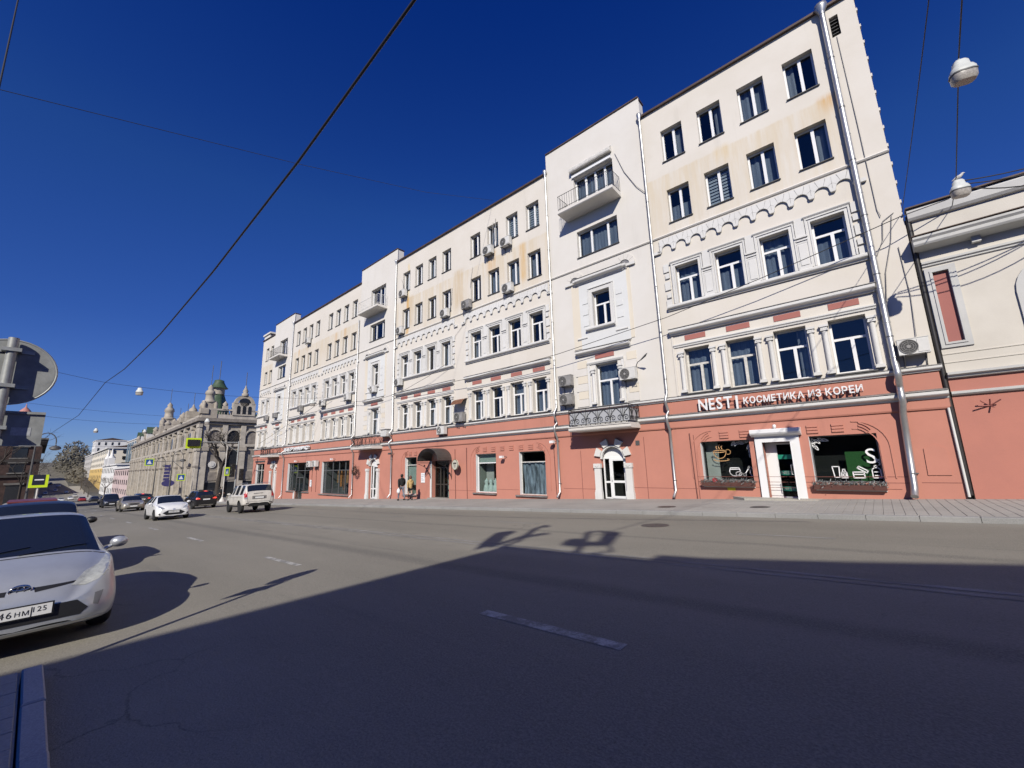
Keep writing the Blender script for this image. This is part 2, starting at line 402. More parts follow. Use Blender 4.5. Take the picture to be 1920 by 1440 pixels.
# ------------------------------------------------------------------ facade materials
def plaster(name, base, dirty, streak=0.0, band=None, blots=()):
    nb = NB(name, .85)
    n1 = nb.noise(.45, (1, 1, 1), 6, .65); n2 = nb.noise(1.6, (1, 1, .10), 5, .7); n3 = nb.noise(30, (1, 1, 1), 3); n4 = nb.noise(3.0, (1, 1, 1), 5, .7, (5, 2, 1))
    c = nb.mix(nb.rng(n1, .30, .72, 0, .8), base, dirty)
    c = nb.mix(nb.math('MULTIPLY', nb.rng(n4, .60, .78), .35), c, tuple(q * .82 for q in dirty))
    c = nb.mix(nb.math('MULTIPLY', nb.rng(n2, .56, .78), .18 + streak), c, tuple(q * .74 for q in dirty))
    if band:
        zt, zb = band
        wob = nb.math('ADD', nb.z, nb.math('MULTIPLY', n4, .18))
        f = nb.math('MULTIPLY', nb.rng(wob, zt + .12, zt - .02), nb.rng(wob, zb - 1.2, zt, .30, 1, False))
        st = nb.rng(nb.noise(2.6, (1, 1, .07), 5, .72, (1, 4, 2)), .34, .66)
        f2 = nb.math('MULTIPLY', f, nb.math('MULTIPLY_ADD', st, .55, .06)); f2 = nb.math('MULTIPLY', nb.math('MULTIPLY', f2, nb.rng(nb.z, 10.2, 10.9)), nb.rng(nb.x, .98, .80))
        c = nb.mix(f2, c, (.60, .485, .315))
    for bx, z0, z1, w, col, a in blots:
        dx = nb.rng(nb.math('ABSOLUTE', nb.math('SUBTRACT', nb.x, nb.math('ADD', bx, nb.math('MULTIPLY', nb.math('SUBTRACT', n4, .5), w * .8)))), w, w * .15)
        f = nb.math('MULTIPLY', nb.math('MULTIPLY', dx, nb.rng(nb.z, z0, z0 + .9)), nb.rng(nb.z, z1, z1 - .35))
        f = nb.math('MULTIPLY', nb.math('MULTIPLY', f, a), nb.rng(nb.noise(3, (1.6, 1, .12), 4, .7), .25, .6))
        c = nb.mix(f, c, col)
    nb.color(c); nb.bump(nb.math('ADD', n3, nb.math('MULTIPLY', n4, .8)), .25, .012)
    return nb.m
OR = (.58, .33, .10)
BL = [(-28.0, 10.6, 17.2, .22, (.70, .55, .28), .75), (-28.1, 9.5, 14.2, .30, OR, .9), (-27.6, 11.0, 14.2, .5, (.55, .42, .26), .7), (-21.6, 10.9, 14.4, .8, (.55, .42, .26), .7),
      (-18.2, 12.5, 14.6, .7, OR, .6), (-15.4, 10.9, 14.1, .45, (.62, .42, .2), .85), (.55, 13.0, 14.2, .55, OR, .7), (-3.4, 12.9, 14.2, .5, (.62, .46, .22), .5),
      (-39.0, 12.5, 14.1, .5, OR, .6), (-41.0, 12.4, 14.1, .5, OR, .5), (-50.4, 12.8, 14.2, .3, OR, .7), (-48.0, 12.9, 14.2, .9, (.55, .42, .26), .5)]
M_WALL = plaster('cream_plaster', (.70, .655, .59), (.645, .595, .52), .14, (13.95, 10.7), BL)
M_BAY = plaster('pale_plaster', (.695, .665, .62), (.65, .615, .56), .06)
M_TRIM = plaster('white_trim', (.70, .688, .665), (.60, .588, .56), .2)
M_PANEL = plaster('bluish_white_panel', (.695, .70, .69), (.64, .64, .625), .06)
M_STRIP = plaster('yellow_cream', (.72, .655, .545), (.67, .60, .49), .06)
M_RED = plaster('salmon_plaster', (.53, .225, .165), (.455, .195, .145), .12)
M_RED2 = plaster('salmon_panel', (.40, .15, .125), (.34, .135, .118), .05)
M_TIN = mat('tin_flashing', (.30, .29, .275), .55, .5, var=.35, scale=3, stretch=(1, 1, 4))
M_ROOF = mat('roof_edge', (.085, .055, .045), .6, .2, var=.3, scale=2)
M_DKSILL = mat('dark_sill', (.10, .10, .10), .6, .3)
M_PVC = mat('white_pvc', (.80, .80, .80), .35)
M_PVCO = mat('old_white_frame', (.62, .60, .56), .5, var=.2, scale=6)
M_ALU = mat('grey_aluminium', (.16, .165, .17), .4, .4)
M_ZINC = mat('zinc_pipe', (.52, .52, .51), .38, .75, var=.25, scale=2.2, stretch=(1, 1, .4))
M_IRONB = mat('black_iron', (.030, .030, .033), .5, .4)
M_IN = mat('dark_interior', (.15, .155, .16), .9)
M_INL = mat('pale_interior', (.55, .54, .50), .9, var=.1)
M_CURT = mat('grey_curtain', (.42, .43, .45), .9, var=.25, scale=2, stretch=(6, 6, .2))
M_CURT2 = mat('sheer_curtain', (.34, .37, .42), .9, var=.35, scale=2, stretch=(7, 7, .2))
M_BLIND = mat('white_blind', (.72, .74, .74), .7)
M_GLASS = glass_mat('window_glass', (.72, .76, .79), .9, .02, 1.45, .05)
M_SHOPG = glass_mat('shop_glass', (.80, .84, .84), .6, .01, 1.4, .02)

B = thing('apartment_building', 'long cream five storey building with salmon ground floor and balconied bays', 'building', (-30, 19.0, zs(-30)))
Y0 = 19.0
def wallgrid(x0, x1, z0, z1, holes, y=Y0, depth=.3, mb=None):
    mb = mb or MB()
    xs = sorted({x0, x1, *[h[0] for h in holes], *[h[1] for h in holes]}); zz = sorted({z0, z1, *[h[2] for h in holes], *[h[3] for h in holes]})
    xs = [x for x in xs if x0 <= x <= x1]; zz = [z for z in zz if z0 <= z <= z1]
    for a, b in zip(xs[:-1], xs[1:]):
        for c, d in zip(zz[:-1], zz[1:]):
            mx, mz = (a + b) / 2, (c + d) / 2
            if any(h[0] < mx < h[1] and h[2] < mz < h[3] for h in holes): continue
            mb.quad((a, y, c), (b, y, c), (b, y, d), (a, y, d))
    for h in holes:
        a, b, c, d = h[:4]; e = y + (h[4] if len(h) > 4 else depth)
        mb.quad((a, y, c), (a, y, d), (a, e, d), (a, e, c)); mb.quad((b, y, c), (b, e, c), (b, e, d), (b, y, d))
        mb.quad((a, y, d), (b, y, d), (b, e, d), (a, e, d)); mb.quad((a, y, c), (a, e, c), (b, e, c), (b, y, c))
    return mb
# ---- window kit ------------------------------------------------------------
def frame_mesh(w, h, t, d, vbars=(), hbars=(), name='window_frame', m=None, part_of=None):
    """rails around 0..w x 0..h, depth d behind y=0; vbars: (x, z0, z1), hbars: (z, x0, x1)"""
    mb = MB(); mb.box(0, t, 0, d, 0, h); mb.box(w - t, w, 0, d, 0, h); mb.box(t, w - t, 0, d, 0, t); mb.box(t, w - t, 0, d, h - t, h)
    for x, a, b in vbars: mb.box(x - t * .75, x + t * .75, -.012, d, a, b)
    for z, a, b in hbars: mb.box(a, b, -.006, d - .004, z - t * .6, z + t * .6)
    return mk(mb, 'window', m or M_PVC)
PANES = {}
def pane_mesh(w, h, m=None):
    k = (round(w, 3), round(h, 3), (m or M_GLASS).name)
    if k not in PANES:
        mb = MB(); mb.box(0, w, 0, .012, 0, h); PANES[k] = mk(mb, 'pane', m or M_GLASS)
    return PANES[k]
CURT = {}
def curtain_mesh(w, h, m, amp=.03, seed=0):
    k = (round(w, 2), round(h, 2), m.name, seed)
    if k not in CURT:
        rr = random.Random(seed + 11); mb = MB(); n = max(6, int(w / .05)); ph = rr.random() * 6; vs = []
        for i in range(n + 1):
            x = w * i / n; y = amp * math.sin(x * 26 + ph + 2 * math.sin(x * 5))
            vs += [(x, y, 0), (x * 1.0, y * .7, h)]
        mb.add(vs, [(2 * i, 2 * i + 2, 2 * i + 3, 2 * i + 1) for i in range(n)], True); CURT[k] = mk(mb, 'curtain', m)
    return CURT[k]
FM = {}
def window(x0, x1, z0, z1, kind, rec=.22, sill=True, look=None, m=None, t=.075, muls=None, tr=None):
    w, h = x1 - x0, z1 - z0; key = (kind, round(w, 2), round(h, 2), (m or M_PVC).name, tuple(muls or ()), tr)
    t_ = t
    if kind == 'two':
        mx = w * .545; vb = [(mx, t_, h - t_)]; hb = []; lights = [(t_, mx - t_ * .75, t_, h - t_), (mx + t_ * .75, w - t_, t_, h - t_)]
    elif kind == 'three':
        tz = h * (tr or .66); mx = w * .56; vb = [(mx, t_, tz - t_ * .6)]; hb = [(tz, t_, w - t_)]
        lights = [(t_, mx - t_ * .75, t_, tz - t_ * .6), (mx + t_ * .75, w - t_, t_, tz - t_ * .6), (t_, w - t_, tz + t_ * .6, h - t_)]
    elif kind == 'multi':
        vb = [(q, t_, h - t_) for q in muls]; hb = []; e = [t_] + list(muls) + [w - t_]; lights = []
        for i in range(len(e) - 1): lights.append((e[i] + (t_ * .75 if i else 0), e[i + 1] - (t_ * .75 if i < len(e) - 2 else 0), t_, h - t_))
        if tr:
            tz = h * tr; hb = [(tz, t_, w - t_)]; vb = [(q, t_, tz - t_ * .6) for q in muls] + [(q, tz + t_ * .6, h - t_) for q in muls]
            lights = [(a, b, t_, tz - t_ * .6) for a, b, _, _ in lights] + [(a, b, tz + t_ * .6, h - t_) for a, b, _, _ in lights]
    if key not in FM: FM[key] = frame_mesh(w, h, t_, .07, vb, hb, 'window', m)
    wd = inst('window', FM[key], B, (x0, Y0 + rec, z0))
    for a, b, c, d in lights:
        inst('pane', pane_mesh(b - a + .01, d - c + .01), wd, (a - .005, .03, c - .005), local=True)
    if sill:
        sk = ('sill', round(w, 2), rec)
        if sk not in FM:
            mb = MB(); mb.prismx([(-rec - .07, -.035), (-rec - .07, -.005), (0, .02), (0, -.035)], -.04, w + .04); FM[sk] = mk(mb, 'window_sill', M_DKSILL)
        inst('window_sill', FM[sk], wd, (0, 0, 0), local=True)
    look = look or random.choice(['dark', 'sheer', 'sheer', 'left', 'right', 'half', 'sheer'])
    if look == 'blind':
        k2 = ('bl', round(w, 2), round(h, 2))
        if k2 not in FM:
            mb = MB(); n = int(h / .16)
            for i in range(n): mb.box(.06, w - .06, .10, .112, .05 + i * h / n, .05 + i * h / n + h / n * .62)
            FM[k2] = mk(mb, 'blind', M_BLIND)
        inst('blind', FM[k2], wd, (0, 0, 0), local=True)
    elif look == 'sheer':
        inst('curtain', curtain_mesh(w - .1, h * .97, M_CURT2, .03, random.randint(0, 3)), wd, (.05, .2, .02), local=True)
    elif look in ('left', 'right'):
        cw = w * random.uniform(.28, .42); inst('curtain', curtain_mesh(round(cw, 1), h * .97, M_CURT, .035, random.randint(0, 3)), wd, (.04 if look == 'left' else w - cw - .04, .2, .02), local=True)
    elif look == 'half':
        inst('curtain', curtain_mesh(w - .1, h * .55, M_CURT2, .02, random.randint(0, 3)), wd, (.05, .2, .02), local=True)
    return wd

GROUPS = {'s1': [-5.50, -3.74, -1.97, -.20], 's3b': [-19.76, -18.00, -16.22, -14.46], 's3a': [-28.30, -26.53, -24.76, -22.98],
          's5b': [-42.40, -40.66, -38.92, -37.16], 's5a': [-50.85, -49.08, -47.33, -45.53], 's7': [-61.25, -59.50]}
BAYS = {'s2': (-13.22, -6.97, -10.02), 's4': (-36.02, -29.74, -32.82), 's6': (-58.80, -52.36, -55.55)}
SPANS = {'s1': (-6.97, 1.84, ['s1']), 's3': (-29.74, -13.22, ['s3a', 's3b']), 's5': (-52.36, -36.02, ['s5a', 's5b']), 's7': (-63.2, -58.80, ['s7'])}
ZB = -5.6
# ---- upper walls and ground-floor walls --------------------------------------
gf = {'s1': [(-5.80, -3.90, -1.02, .63, .3), (-3.44, -2.46, -1.72, .48, .8), (-1.91, .02, -1.06, .63, .3)],
      's2': [(-10.72, -9.36, -2.3, .70, .42)],
      's3': [(-28.0, -26.50, -2.2, .60, .3), (-24.62, -22.70, -2.75, .24, .5), (-19.97, -18.14, -1.86, .585, .3), (-16.22, -14.27, -1.90, .595, .3)],
      's4': [(-33.35, -32.0, -3.1, .62, .42)],
      's5': [(-51.3, -45.40, -2.45, .62, .35), (-48.95, -47.05, -3.55, -2.45, .35), (-42.55, -36.87, -2.54, .60, .35)],
      's6': [(-56.3, -55.0, -4.0, .66, .42)], 's7': [(-61.95, -58.95, -1.9, .75, .35)]}
for sname, (x0, x1, gs) in SPANS.items():
    holes = []
    for g in gs:
        for cx in GROUPS[g]:
            holes += [(cx - .525, cx + .525, 14.63, 16.42, .3), (cx - .525, cx + .525, 11.28, 13.05, .3), (cx - .525, cx + .525, 7.12, 8.96, .3), (cx - .54, cx + .54, 2.84, 4.88, .4)]
    if sname == 's1': holes.append((1.02, 1.30, 16.35, 17.3, .3))
    part('wall', wallgrid(x0, x1, 2.7, 17.82, holes), M_WALL, B)
    part('ground_floor_wall', wallgrid(x0, x1, ZB, 2.7, gf[sname]), M_RED, B)
for sname, (x0, x1, cx) in BAYS.items():
    holes = [(cx - 1.27, cx + 1.27, 14.12, 16.45, .3), (cx - 1.27, cx + 1.27, 11.35, 12.97, .3), (cx - .525, cx + .525, 7.06, 9.02, .3), (cx - .64, cx + .64, 2.66, 4.97, .35)]
    part('wall', wallgrid(x0, x1, 2.7, 19.15, holes), M_BAY, B)
    part('ground_floor_wall', wallgrid(x0, x1, ZB, 2.7, gf[sname]), M_RED, B)
    px0, px1 = x0 + .06, x1 - .06
    mb = MB(); mb.box(px0, px1, Y0 + .002, Y0 + .65, 17.5, 19.148); part('parapet', mb, M_BAY, B)
    mb = MB(); mb.box(px0 - .05, px1 + .05, Y0 - .06, Y0 + .70, 19.152, 19.22); part('parapet_capping', mb, M_ROOF, B)
# shell: ends, back, roof, inner back wall
mb = MB(); X0, X1, YB = -63.2, 1.84, 33.0
mb.quad((X1, Y0, ZB), (X1, YB, ZB), (X1, YB, 17.82), (X1, Y0, 17.82)); mb.quad((X0, YB, ZB), (X0, Y0, ZB), (X0, Y0, 17.82), (X0, YB, 17.82)); mb.quad((X1, YB, ZB), (X0, YB, ZB), (X0, YB, 17.82), (X1, YB, 17.82))
part('side_wall', mb, M_WALL, B)
mb = MB(); mb.box(X0, X1, Y0 + .02, YB, 17.70, 17.80); part('roof', mb, M_ROOF, B)
for x0, x1 in ((-7.03, 1.90), (-29.80, -13.16), (-52.42, -35.96), (-63.26, -58.74)):
    mb = MB(); mb.prismx([(Y0 - .13, 17.80), (Y0 - .13, 17.90), (Y0 + .5, 18.0), (Y0 + .5, 17.84), (Y0, 17.805)], x0, x1); part('roof_edge', mb, M_ROOF, B)
mb = MB(); mb.box(X0 + .3, X1 - .3, Y0 + 2.2, Y0 + 2.3, 2.8, 17.6)
for z in (2.62, 6.3, 10.3, 13.7, 17.2): mb.box(X0 + .1, X1 - .1, Y0 + .45, Y0 + 2.2, z, z + .15)
part('interior_wall', mb, M_IN, B)
# ---- windows -----------------------------------------------------------------
blinds5 = {(-3.74, 4): 'blind', (-16.22, 5): 'blind', (-14.46, 5): 'blind'}
for g, cs in GROUPS.items():
    for cx in cs:
        window(cx - .525, cx + .525, 14.63, 16.42, 'two', look=blinds5.get((cx, 5)))
        window(cx - .525, cx + .525, 11.28, 13.05, 'two', look=blinds5.get((cx, 4)))
        window(cx - .525, cx + .525, 7.12, 8.96, 'two' if cx in (-24.76, -22.98) else 'three', sill=False, rec=.2)
        window(cx - .54, cx + .54, 2.84, 4.88, 'three', rec=.30, sill=False, m=M_PVC if g != 's1' or cx > -2 else M_PVCO, tr=.64)
mb = MB(); mb.box(1.02, 1.30, Y0 + .2, Y0 + .25, 16.35, 17.3)
for i in range(6): mb.prismx([(Y0 + .08, 16.38 + i * .155), (Y0 + .2, 16.48 + i * .155), (Y0 + .2, 16.50 + i * .155), (Y0 + .08, 16.40 + i * .155)], 1.02, 1.30)
part('attic_vent', mb, M_DKSILL, B)
for sname, (x0, x1, cx) in BAYS.items():
    window(cx - 1.27, cx + 1.27, 14.12, 16.45, 'multi', rec=.25, sill=False, muls=(.70, 1.33, 1.95) if sname == 's2' else (1.3, 1.95), look='sheer' if sname == 's2' else 'dark')
    window(cx - 1.27, cx + 1.27, 11.35, 12.97, 'multi', rec=.22, muls=(.84, 1.88), look='sheer' if sname == 's2' else 'dark')
    window(cx - .525, cx + .525, 7.06, 9.02, 'three', rec=.2, sill=False, tr=.64, look='dark')
    window(cx - .64, cx + .64, 2.66, 4.97, 'three', rec=.25, sill=False, tr=.62, look='sheer')

# ---- mouldings -----------------------------------------------------------------
def band(x0, x1, prof, name, m):                      # prof [(out, z)]: y = Y0 - out; ends closed
    mb = MB(); mb.prismx([(Y0 - o, z) for o, z in prof], x0, x1); return part(name, mb, m, B)
def cornice(x0, x1, z0, z1, out, name='cornice', m=None):
    h = z1 - z0
    return band(x0, x1, [(-.01, z0), (out * .35, z0), (out * .45, z0 + h * .25), (out * .9, z0 + h * .42), (out, z0 + h * .55), (out, z0 + h * .88), (out * .9, z1), (-.01, z1)], name, m or M_TRIM)
FULL = [(-63.2, -58.80), (-58.80, -52.36), (-52.36, -36.02), (-36.02, -29.74), (-29.74, -13.22), (-13.22, -6.97), (-6.97, .80), (.84, 1.93)]
for i, (a, b) in enumerate(FULL):
    e = .003 * (i % 2)
    cornice(a, b, 2.53, 2.70, .14 + e, 'white_band'); cornice(a, b, 1.62, 1.86, .26 + e, 'cornice')
    band(a, b, [(0, 1.86), (.28 + e, 1.862), (.28 + e, 1.885), (0, 1.95)], 'flashing', M_TIN)
    band(a, b, [(0, 2.702), (.155 + e, 2.703), (.155 + e, 2.718), (0, 2.75)], 'flashing', M_TIN)
    band(a, b, [(-.01, 1.27), (.05 + e, 1.29), (.07 + e, 1.34), (.07 + e, 1.62), (-.01, 1.62)], 'salmon_step', M_RED)
for a, b in [(-63.2, -58.80), (-58.80, -52.36), (-52.36, -36.02), (-36.02, -29.74), (-29.74, -13.22), (-13.22, -6.97), (-6.97, 1.86)]:
    band(a + .002, b - .002, [(-.01, 10.64), (.05, 10.65), (.085, 10.70), (.05, 10.75), (-.01, 10.77)], 'string_course', M_BAY)
# floor 3 arcade frieze: individual wedge stones over small corbels
STEP = .678
def wedge(a0, a1, r0, h, w):                          # sector stone clipped to a cell of half width w and top h
    def edge(a):
        ca, sa = math.cos(a), math.sin(a); t = 9
        if abs(ca) > 1e-6: t = min(t, w / abs(ca))
        if sa > 1e-6: t = min(t, h / sa)
        return t
    g = .005; n = 3; pts = []
    aa = [a0 + g / r0 * .6 + (a1 - a0 - 1.2 * g / r0) * i / n for i in range(n + 1)]
    inner = [(r0 * math.cos(a), r0 * math.sin(a)) for a in aa]
    outer = []
    cor = math.atan2(h, w)
    bb = sorted(set(aa + [q for q in (cor, math.pi - cor) if aa[0] < q < aa[-1]]))
    for a in bb: t = edge(a) - .005; outer.append((t * math.cos(a), t * math.sin(a)))
    return inner, outer[::-1]
WED = []
for k in range(5):
    a0, a1 = math.pi * k / 5, math.pi * (k + 1) / 5
    inn, out = wedge(a0, a1, .235, .56, STEP / 2)
    mb = MB(); mb.prism((out + inn)[::-1], -.085 + .003 * (k % 2), .0); WED.append(mk(mb, 'voussoir', M_TRIM))
cm = MB(); cm.prism([(-.07, -.12), (.07, -.12), (.10, -.05), (.10, -.001), (-.10, -.001), (-.10, -.05)], -.11, 0); CORB = mk(cm, 'corbel', M_TRIM)
dk = MB(); dk.box(-.225, .225, -.004, .0, 0, .20)
def arcade(x0, n, single=True):
    zc = 9.98
    if single:
        for i in range(n):
            for wm in WED: inst('voussoir', wm, B, (x0 + i * STEP, Y0, zc))
    else:
        mb = MB()
        for i in range(n):
            for wm in WED: mb.add([(v.co.x + x0 + i * STEP, v.co.y + Y0, v.co.z + zc) for v in wm.vertices], [tuple(p.vertices) for p in wm.polygons])
        part('arcade_frieze', mb, M_TRIM, B)['kind'] = 'stuff'
    for i in range(n + 1): inst('corbel', CORB, B, (x0 + (i - .5) * STEP, Y0, zc))
    for s in (x0 - STEP * .5 - .12, x0 + (n - .5) * STEP + .12):
        mb = MB(); mb.box(s - .17, s + .17, Y0 - .11, Y0 + .01, zc - .15, zc - .01); part('frieze_ledge', mb, M_TRIM, B)
arcade(-6.30, 11); arcade(-20.58, 11); arcade(-29.10, 11); arcade(-43.24, 11, False); arcade(-51.70, 11, False); arcade(-62.0, 5, False)
# pilaster, half column, surround kits
pk = MB(); pk.box(-.18, .18, -.062, .0, 0, 1.12); pk.box(-.13, .13, -.085, -.062, .2, 1.05); pk.box(-.205, .205, -.12, 0, 0, .07); pk.box(-.195, .195, -.10, 0, .07, .16)
for z, o in ((1.12, .07), (1.22, .10), (1.34, .13)): pk.box(-.18 - o * .3, .18 + o * .3, -o, .0, z, z + .06)
pk.box(-.165, .165, -.058, 0, 1.181, 1.219); pk.box(-.165, .165, -.058, 0, 1.281, 1.339); pk.box(-.165, .165, -.058, 0, 1.401, 2.2)
PIL = mk(pk, 'pilaster', M_TRIM)
hc = MB(); n = 10
hc.lathe([(.10, .12), (.092, .2), (.088, 1.62), (.095, 1.66)], n=n); hc.box(-.13, .13, -.13, .1, 0, .05); hc.box(-.115, .115, -.115, .1, .05, .12)
hc.box(-.115, .115, -.115, .1, 1.66, 1.71); hc.box(-.10, .10, -.10, .1, 1.71, 1.80); hc.prism([(-.06, 1.735), (.06, 1.735), (0, 1.70)], -.118, -.10); hc.box(-.135, .135, -.135, .1, 1.80, 1.88)
HCOL = mk(hc, 'half_column', M_TRIM)
def frame3(w, h):                                     # architrave with raised outer moulding and a hood, opening w x h, origin at lower left of the opening
    mb = MB(); a = .165
    mb.box(-a, 0, -.05, 0, 0, h); mb.box(w, w + a, -.05, 0, 0, h); mb.box(-a, w + a, -.05, 0, h, h + a)
    o = a - .05
    mb.box(-o - .06, -o, -.085, -.05, 0, h + o); mb.box(w + o, w + o + .06, -.085, -.05, 0, h + o); mb.box(-o - .06, w + o + .06, -.088, -.05, h + o, h + o + .06)
    mb.box(-.06, 0, -.075, -.05, 0, h + .06); mb.box(w, w + .06, -.075, -.05, 0, h + .06); mb.box(0, w, -.075, -.05, h, h + .06)
    mb.prismx([(0, h + a), (-.10, h + a + .02), (-.14, h + a + .07), (-.14, h + a + .10), (0, h + a + .14)], -a - .05, w + a + .05)
    return mk(mb, 'window_surround', M_TRIM)
FR3 = frame3(1.05, 1.84)
qk = MB()
for i, (a, b) in enumerate(((0, .3), (.38, .62), (.78, 1.2), (1.36, 1.6), (1.7, 2.1))): qk.box(-.10 if i % 2 else -.16, .10, -.06 - .012 * (i % 2), 0, a, b)
QUO = mk(qk, 'quoin', M_TRIM)
for g, cs in GROUPS.items():
    xa, xb = cs[0] - 1.03, cs[-1] + .93
    if g == 's7': xa, xb = -63.0, -58.95
    cornice(xa, xb, 6.83, 7.06, .2, 'sill_cornice'); cornice(xa - .05, xb + .02, 5.60, 5.86, .27, 'cornice')
    band(xa - .06, xb + .03, [(0, 5.862), (.29, 5.864), (.29, 5.885), (.05, 5.95), (0, 5.97)], 'flashing', M_TIN)
    band(xa + .05, xb - .05, [(-.01, 4.99), (.05, 5.0), (.06, 5.05), (.10, 5.09), (.10, 5.14), (-.01, 5.17)], 'moulding', M_TRIM)
    for cx in cs:
        inst('window_surround', FR3, B, (cx - .525, Y0, 7.12))
        mb = MB(); mb.box(cx - .45, cx + .45, Y0 - .02, Y0 + .0, 5.27, 5.50); part('red_panel', mb, M_RED2, B)
        mb = MB(); mb.box(cx - .60, cx + .60, Y0 - .17, Y0 + .3, 2.752, 2.80); part('sill_flashing', mb, M_DKSILL, B)
        for s in (-1, 1): inst('half_column', HCOL, B, (cx + s * .68, Y0 - .02, 2.86))
        if cx != cs[-1]: inst('pilaster', PIL, B, (cx + .885, Y0, 7.06))
    inst('quoin', QUO, B, (xa + .12, Y0, 7.1)); inst('quoin', QUO, B, (xb - .10, Y0, 7.1), sc=(-1, 1, 1))
    mb = MB(); mb.box(xa - .02, xa + .07, Y0 - .035, Y0, 2.76, 5.58); part('pilaster_strip', mb, M_WALL, B); mb = MB(); mb.box(xb - .07, xb + .02, Y0 - .035, Y0, 2.76, 5.58); part('pilaster_strip', mb, M_WALL, B)
# ---- bay dressing ------------------------------------------------------------------
def bay(x0, x1, cx, near):
    W = lambda a: cx + a
    # floor 3: hood, side niches with wedge stones, panel, quoins, window surround
    cornice(W(-1.42), W(1.44), 9.70, 9.98, .32, 'hood_cornice'); cornice(W(-1.60), W(-1.42), 9.72, 9.97, .26, 'hood_cornice'); cornice(W(1.44), W(1.60), 9.72, 9.97, .26, 'hood_cornice')
    band(W(-1.44), W(1.46), [(0, 9.982), (.34, 9.985), (.34, 10.0), (0, 10.06)], 'flashing', M_TIN)
    for s, xx in ((-1, W(-1.60)), (1, W(1.46))):
        for k in range(6):
            a0, a1 = math.pi * k / 6, math.pi * (k + 1) / 6; g = .015
            pts = [(.30 * math.cos(a), .30 * math.sin(a)) for a in (a0 + g, (a0 + a1) / 2, a1 - g)] + [(.60 * math.cos(a), .60 * math.sin(a)) for a in (a1 - g * .5, (a0 + a1) / 2, a0 + g * .5)]
            mb = MB(); mb.prism([(xx + p[0], 9.95 + p[1]) for p in pts][::-1], Y0 - .05 - .004 * (k % 2), Y0); part('voussoir', mb, M_BAY, B)
        mb = MB(); mb.prism([(xx + .3 * math.cos(math.pi * i / 10), 9.95 + .3 * math.sin(math.pi * i / 10)) for i in range(11)][::-1], Y0 - .012, Y0 - .002); part('niche_back', mb, M_TIN, B)
        mb = MB(); mb.box(xx + s * .35 - .25, xx + s * .35 + .25, Y0 - .12, Y0, 9.82, 9.95); part('hood_ledge', mb, M_TRIM, B)
        mb = MB(); mb.box(xx - .24, xx + .24, Y0 - .03, Y0, 6.0, 9.94); part('side_strip', mb, M_STRIP, B)
    pm_ = wallgrid(W(-1.35), W(1.52), 5.95, 9.70, [(cx - .525, cx + .525, 7.06, 9.02, .06)], Y0 - .05, .05); 
    mbx = MB(); mbx.v = pm_.v; mbx.f = pm_.f; mbx.sm = pm_.sm
    for xa in (W(-1.35), W(1.52)): mbx.quad((xa, Y0 - .05, 5.95), (xa, Y0, 5.95), (xa, Y0, 9.7), (xa, Y0 - .05, 9.7))
    part('panel', mbx, M_PANEL, B)
    mb = MB(); w, h, a = 1.05, 1.96, .2; ox, oz, yy = cx - .525, 7.06, Y0 - .05
    mb.box(ox - a, ox, yy - .05, yy, oz, oz + h); mb.box(ox + w, ox + w + a, yy - .05, yy, oz, oz + h); mb.box(ox - a, ox + w + a, yy - .05, yy, oz + h, oz + h + a)
    mb.box(ox - a - .03, ox - a + .05, yy - .08, yy, oz, oz + h + a); mb.box(ox + w + a - .05, ox + w + a + .03, yy - .08, yy, oz, oz + h + a); mb.prismx([(yy, oz + h + a), (yy - .1, oz + h + a + .02), (yy - .1, oz + h + a + .06), (yy, oz + h + a + .08)], ox - a - .04, ox + w + a + .04)
    part('window_surround', mb, M_TRIM, B)
    cornice(W(-.96), W(.76), 6.80, 7.04, .24, 'sill_cornice'); 
    for i in range(6):
        for s in (-1, 1):
            xx = W(-.98) if s < 0 else W(1.05)
            if i % 2 == 0: mb = MB(); mb.box(xx - .17, xx + .17, Y0 - .075, Y0 - .05, 7.2 + i * .32, 7.2 + i * .32 + .30); part('quoin', mb, M_PANEL, B)
    for xa, xb in ((W(-1.58), W(-.96)), (W(.74), W(1.40))): cornice(xa, xb, 6.46, 6.60, .1, 'small_sill')
    # floor 2: hood, red panel, surround, half columns, rusticated strips
    cornice(W(-1.70), W(1.44), 5.58, 5.84, .28, 'hood_cornice'); band(W(-1.72), W(1.46), [(0, 5.842), (.30, 5.845), (.30, 5.86), (0, 5.93)], 'flashing', M_TIN)
    mb = MB(); mb.box(W(-.62), W(.48), Y0 - .03, Y0, 5.28, 5.50); part('red_panel', mb, M_RED2, B)
    mb = MB(); mb.prismx([(Y0, 5.0), (Y0 - .06, 5.02), (Y0 - .1, 5.1), (Y0 - .1, 5.14), (Y0, 5.17)], W(-1.12), W(1.0)); mb.box(W(-1.12), W(-.98), Y0 - .05, Y0, 2.76, 5.0); mb.box(W(.86), W(1.0), Y0 - .05, Y0, 2.76, 5.0)
    part('window_surround', mb, M_TRIM, B)
    for s in (-1, 1): inst('half_column', HCOL, B, (cx + s * .79, Y0 - .02, 2.86))
    for i in range(6):
        for xa, xb in ((W(-1.86), W(-1.16)), (W(1.06), W(1.68))):
            mb = MB(); mb.box(xa + (.12 if i % 2 else 0), xb - (0 if i % 2 else .0), Y0 - .035, Y0, 2.80 + i * .42, 2.80 + i * .42 + .405); part('rustic_block', mb, M_STRIP if i % 2 else M_BAY, B)
    # upper balcony
    sb = MB(); xa, xb = W(-1.86), W(1.62); sb.prismx([(Y0, 13.86), (Y0 - .95, 13.90), (Y0 - 1.0, 13.95), (Y0 - 1.0, 14.10), (Y0, 14.10)], xa, xb)
    bal = part('balcony', sb, M_BAY if near else M_BAY, B)
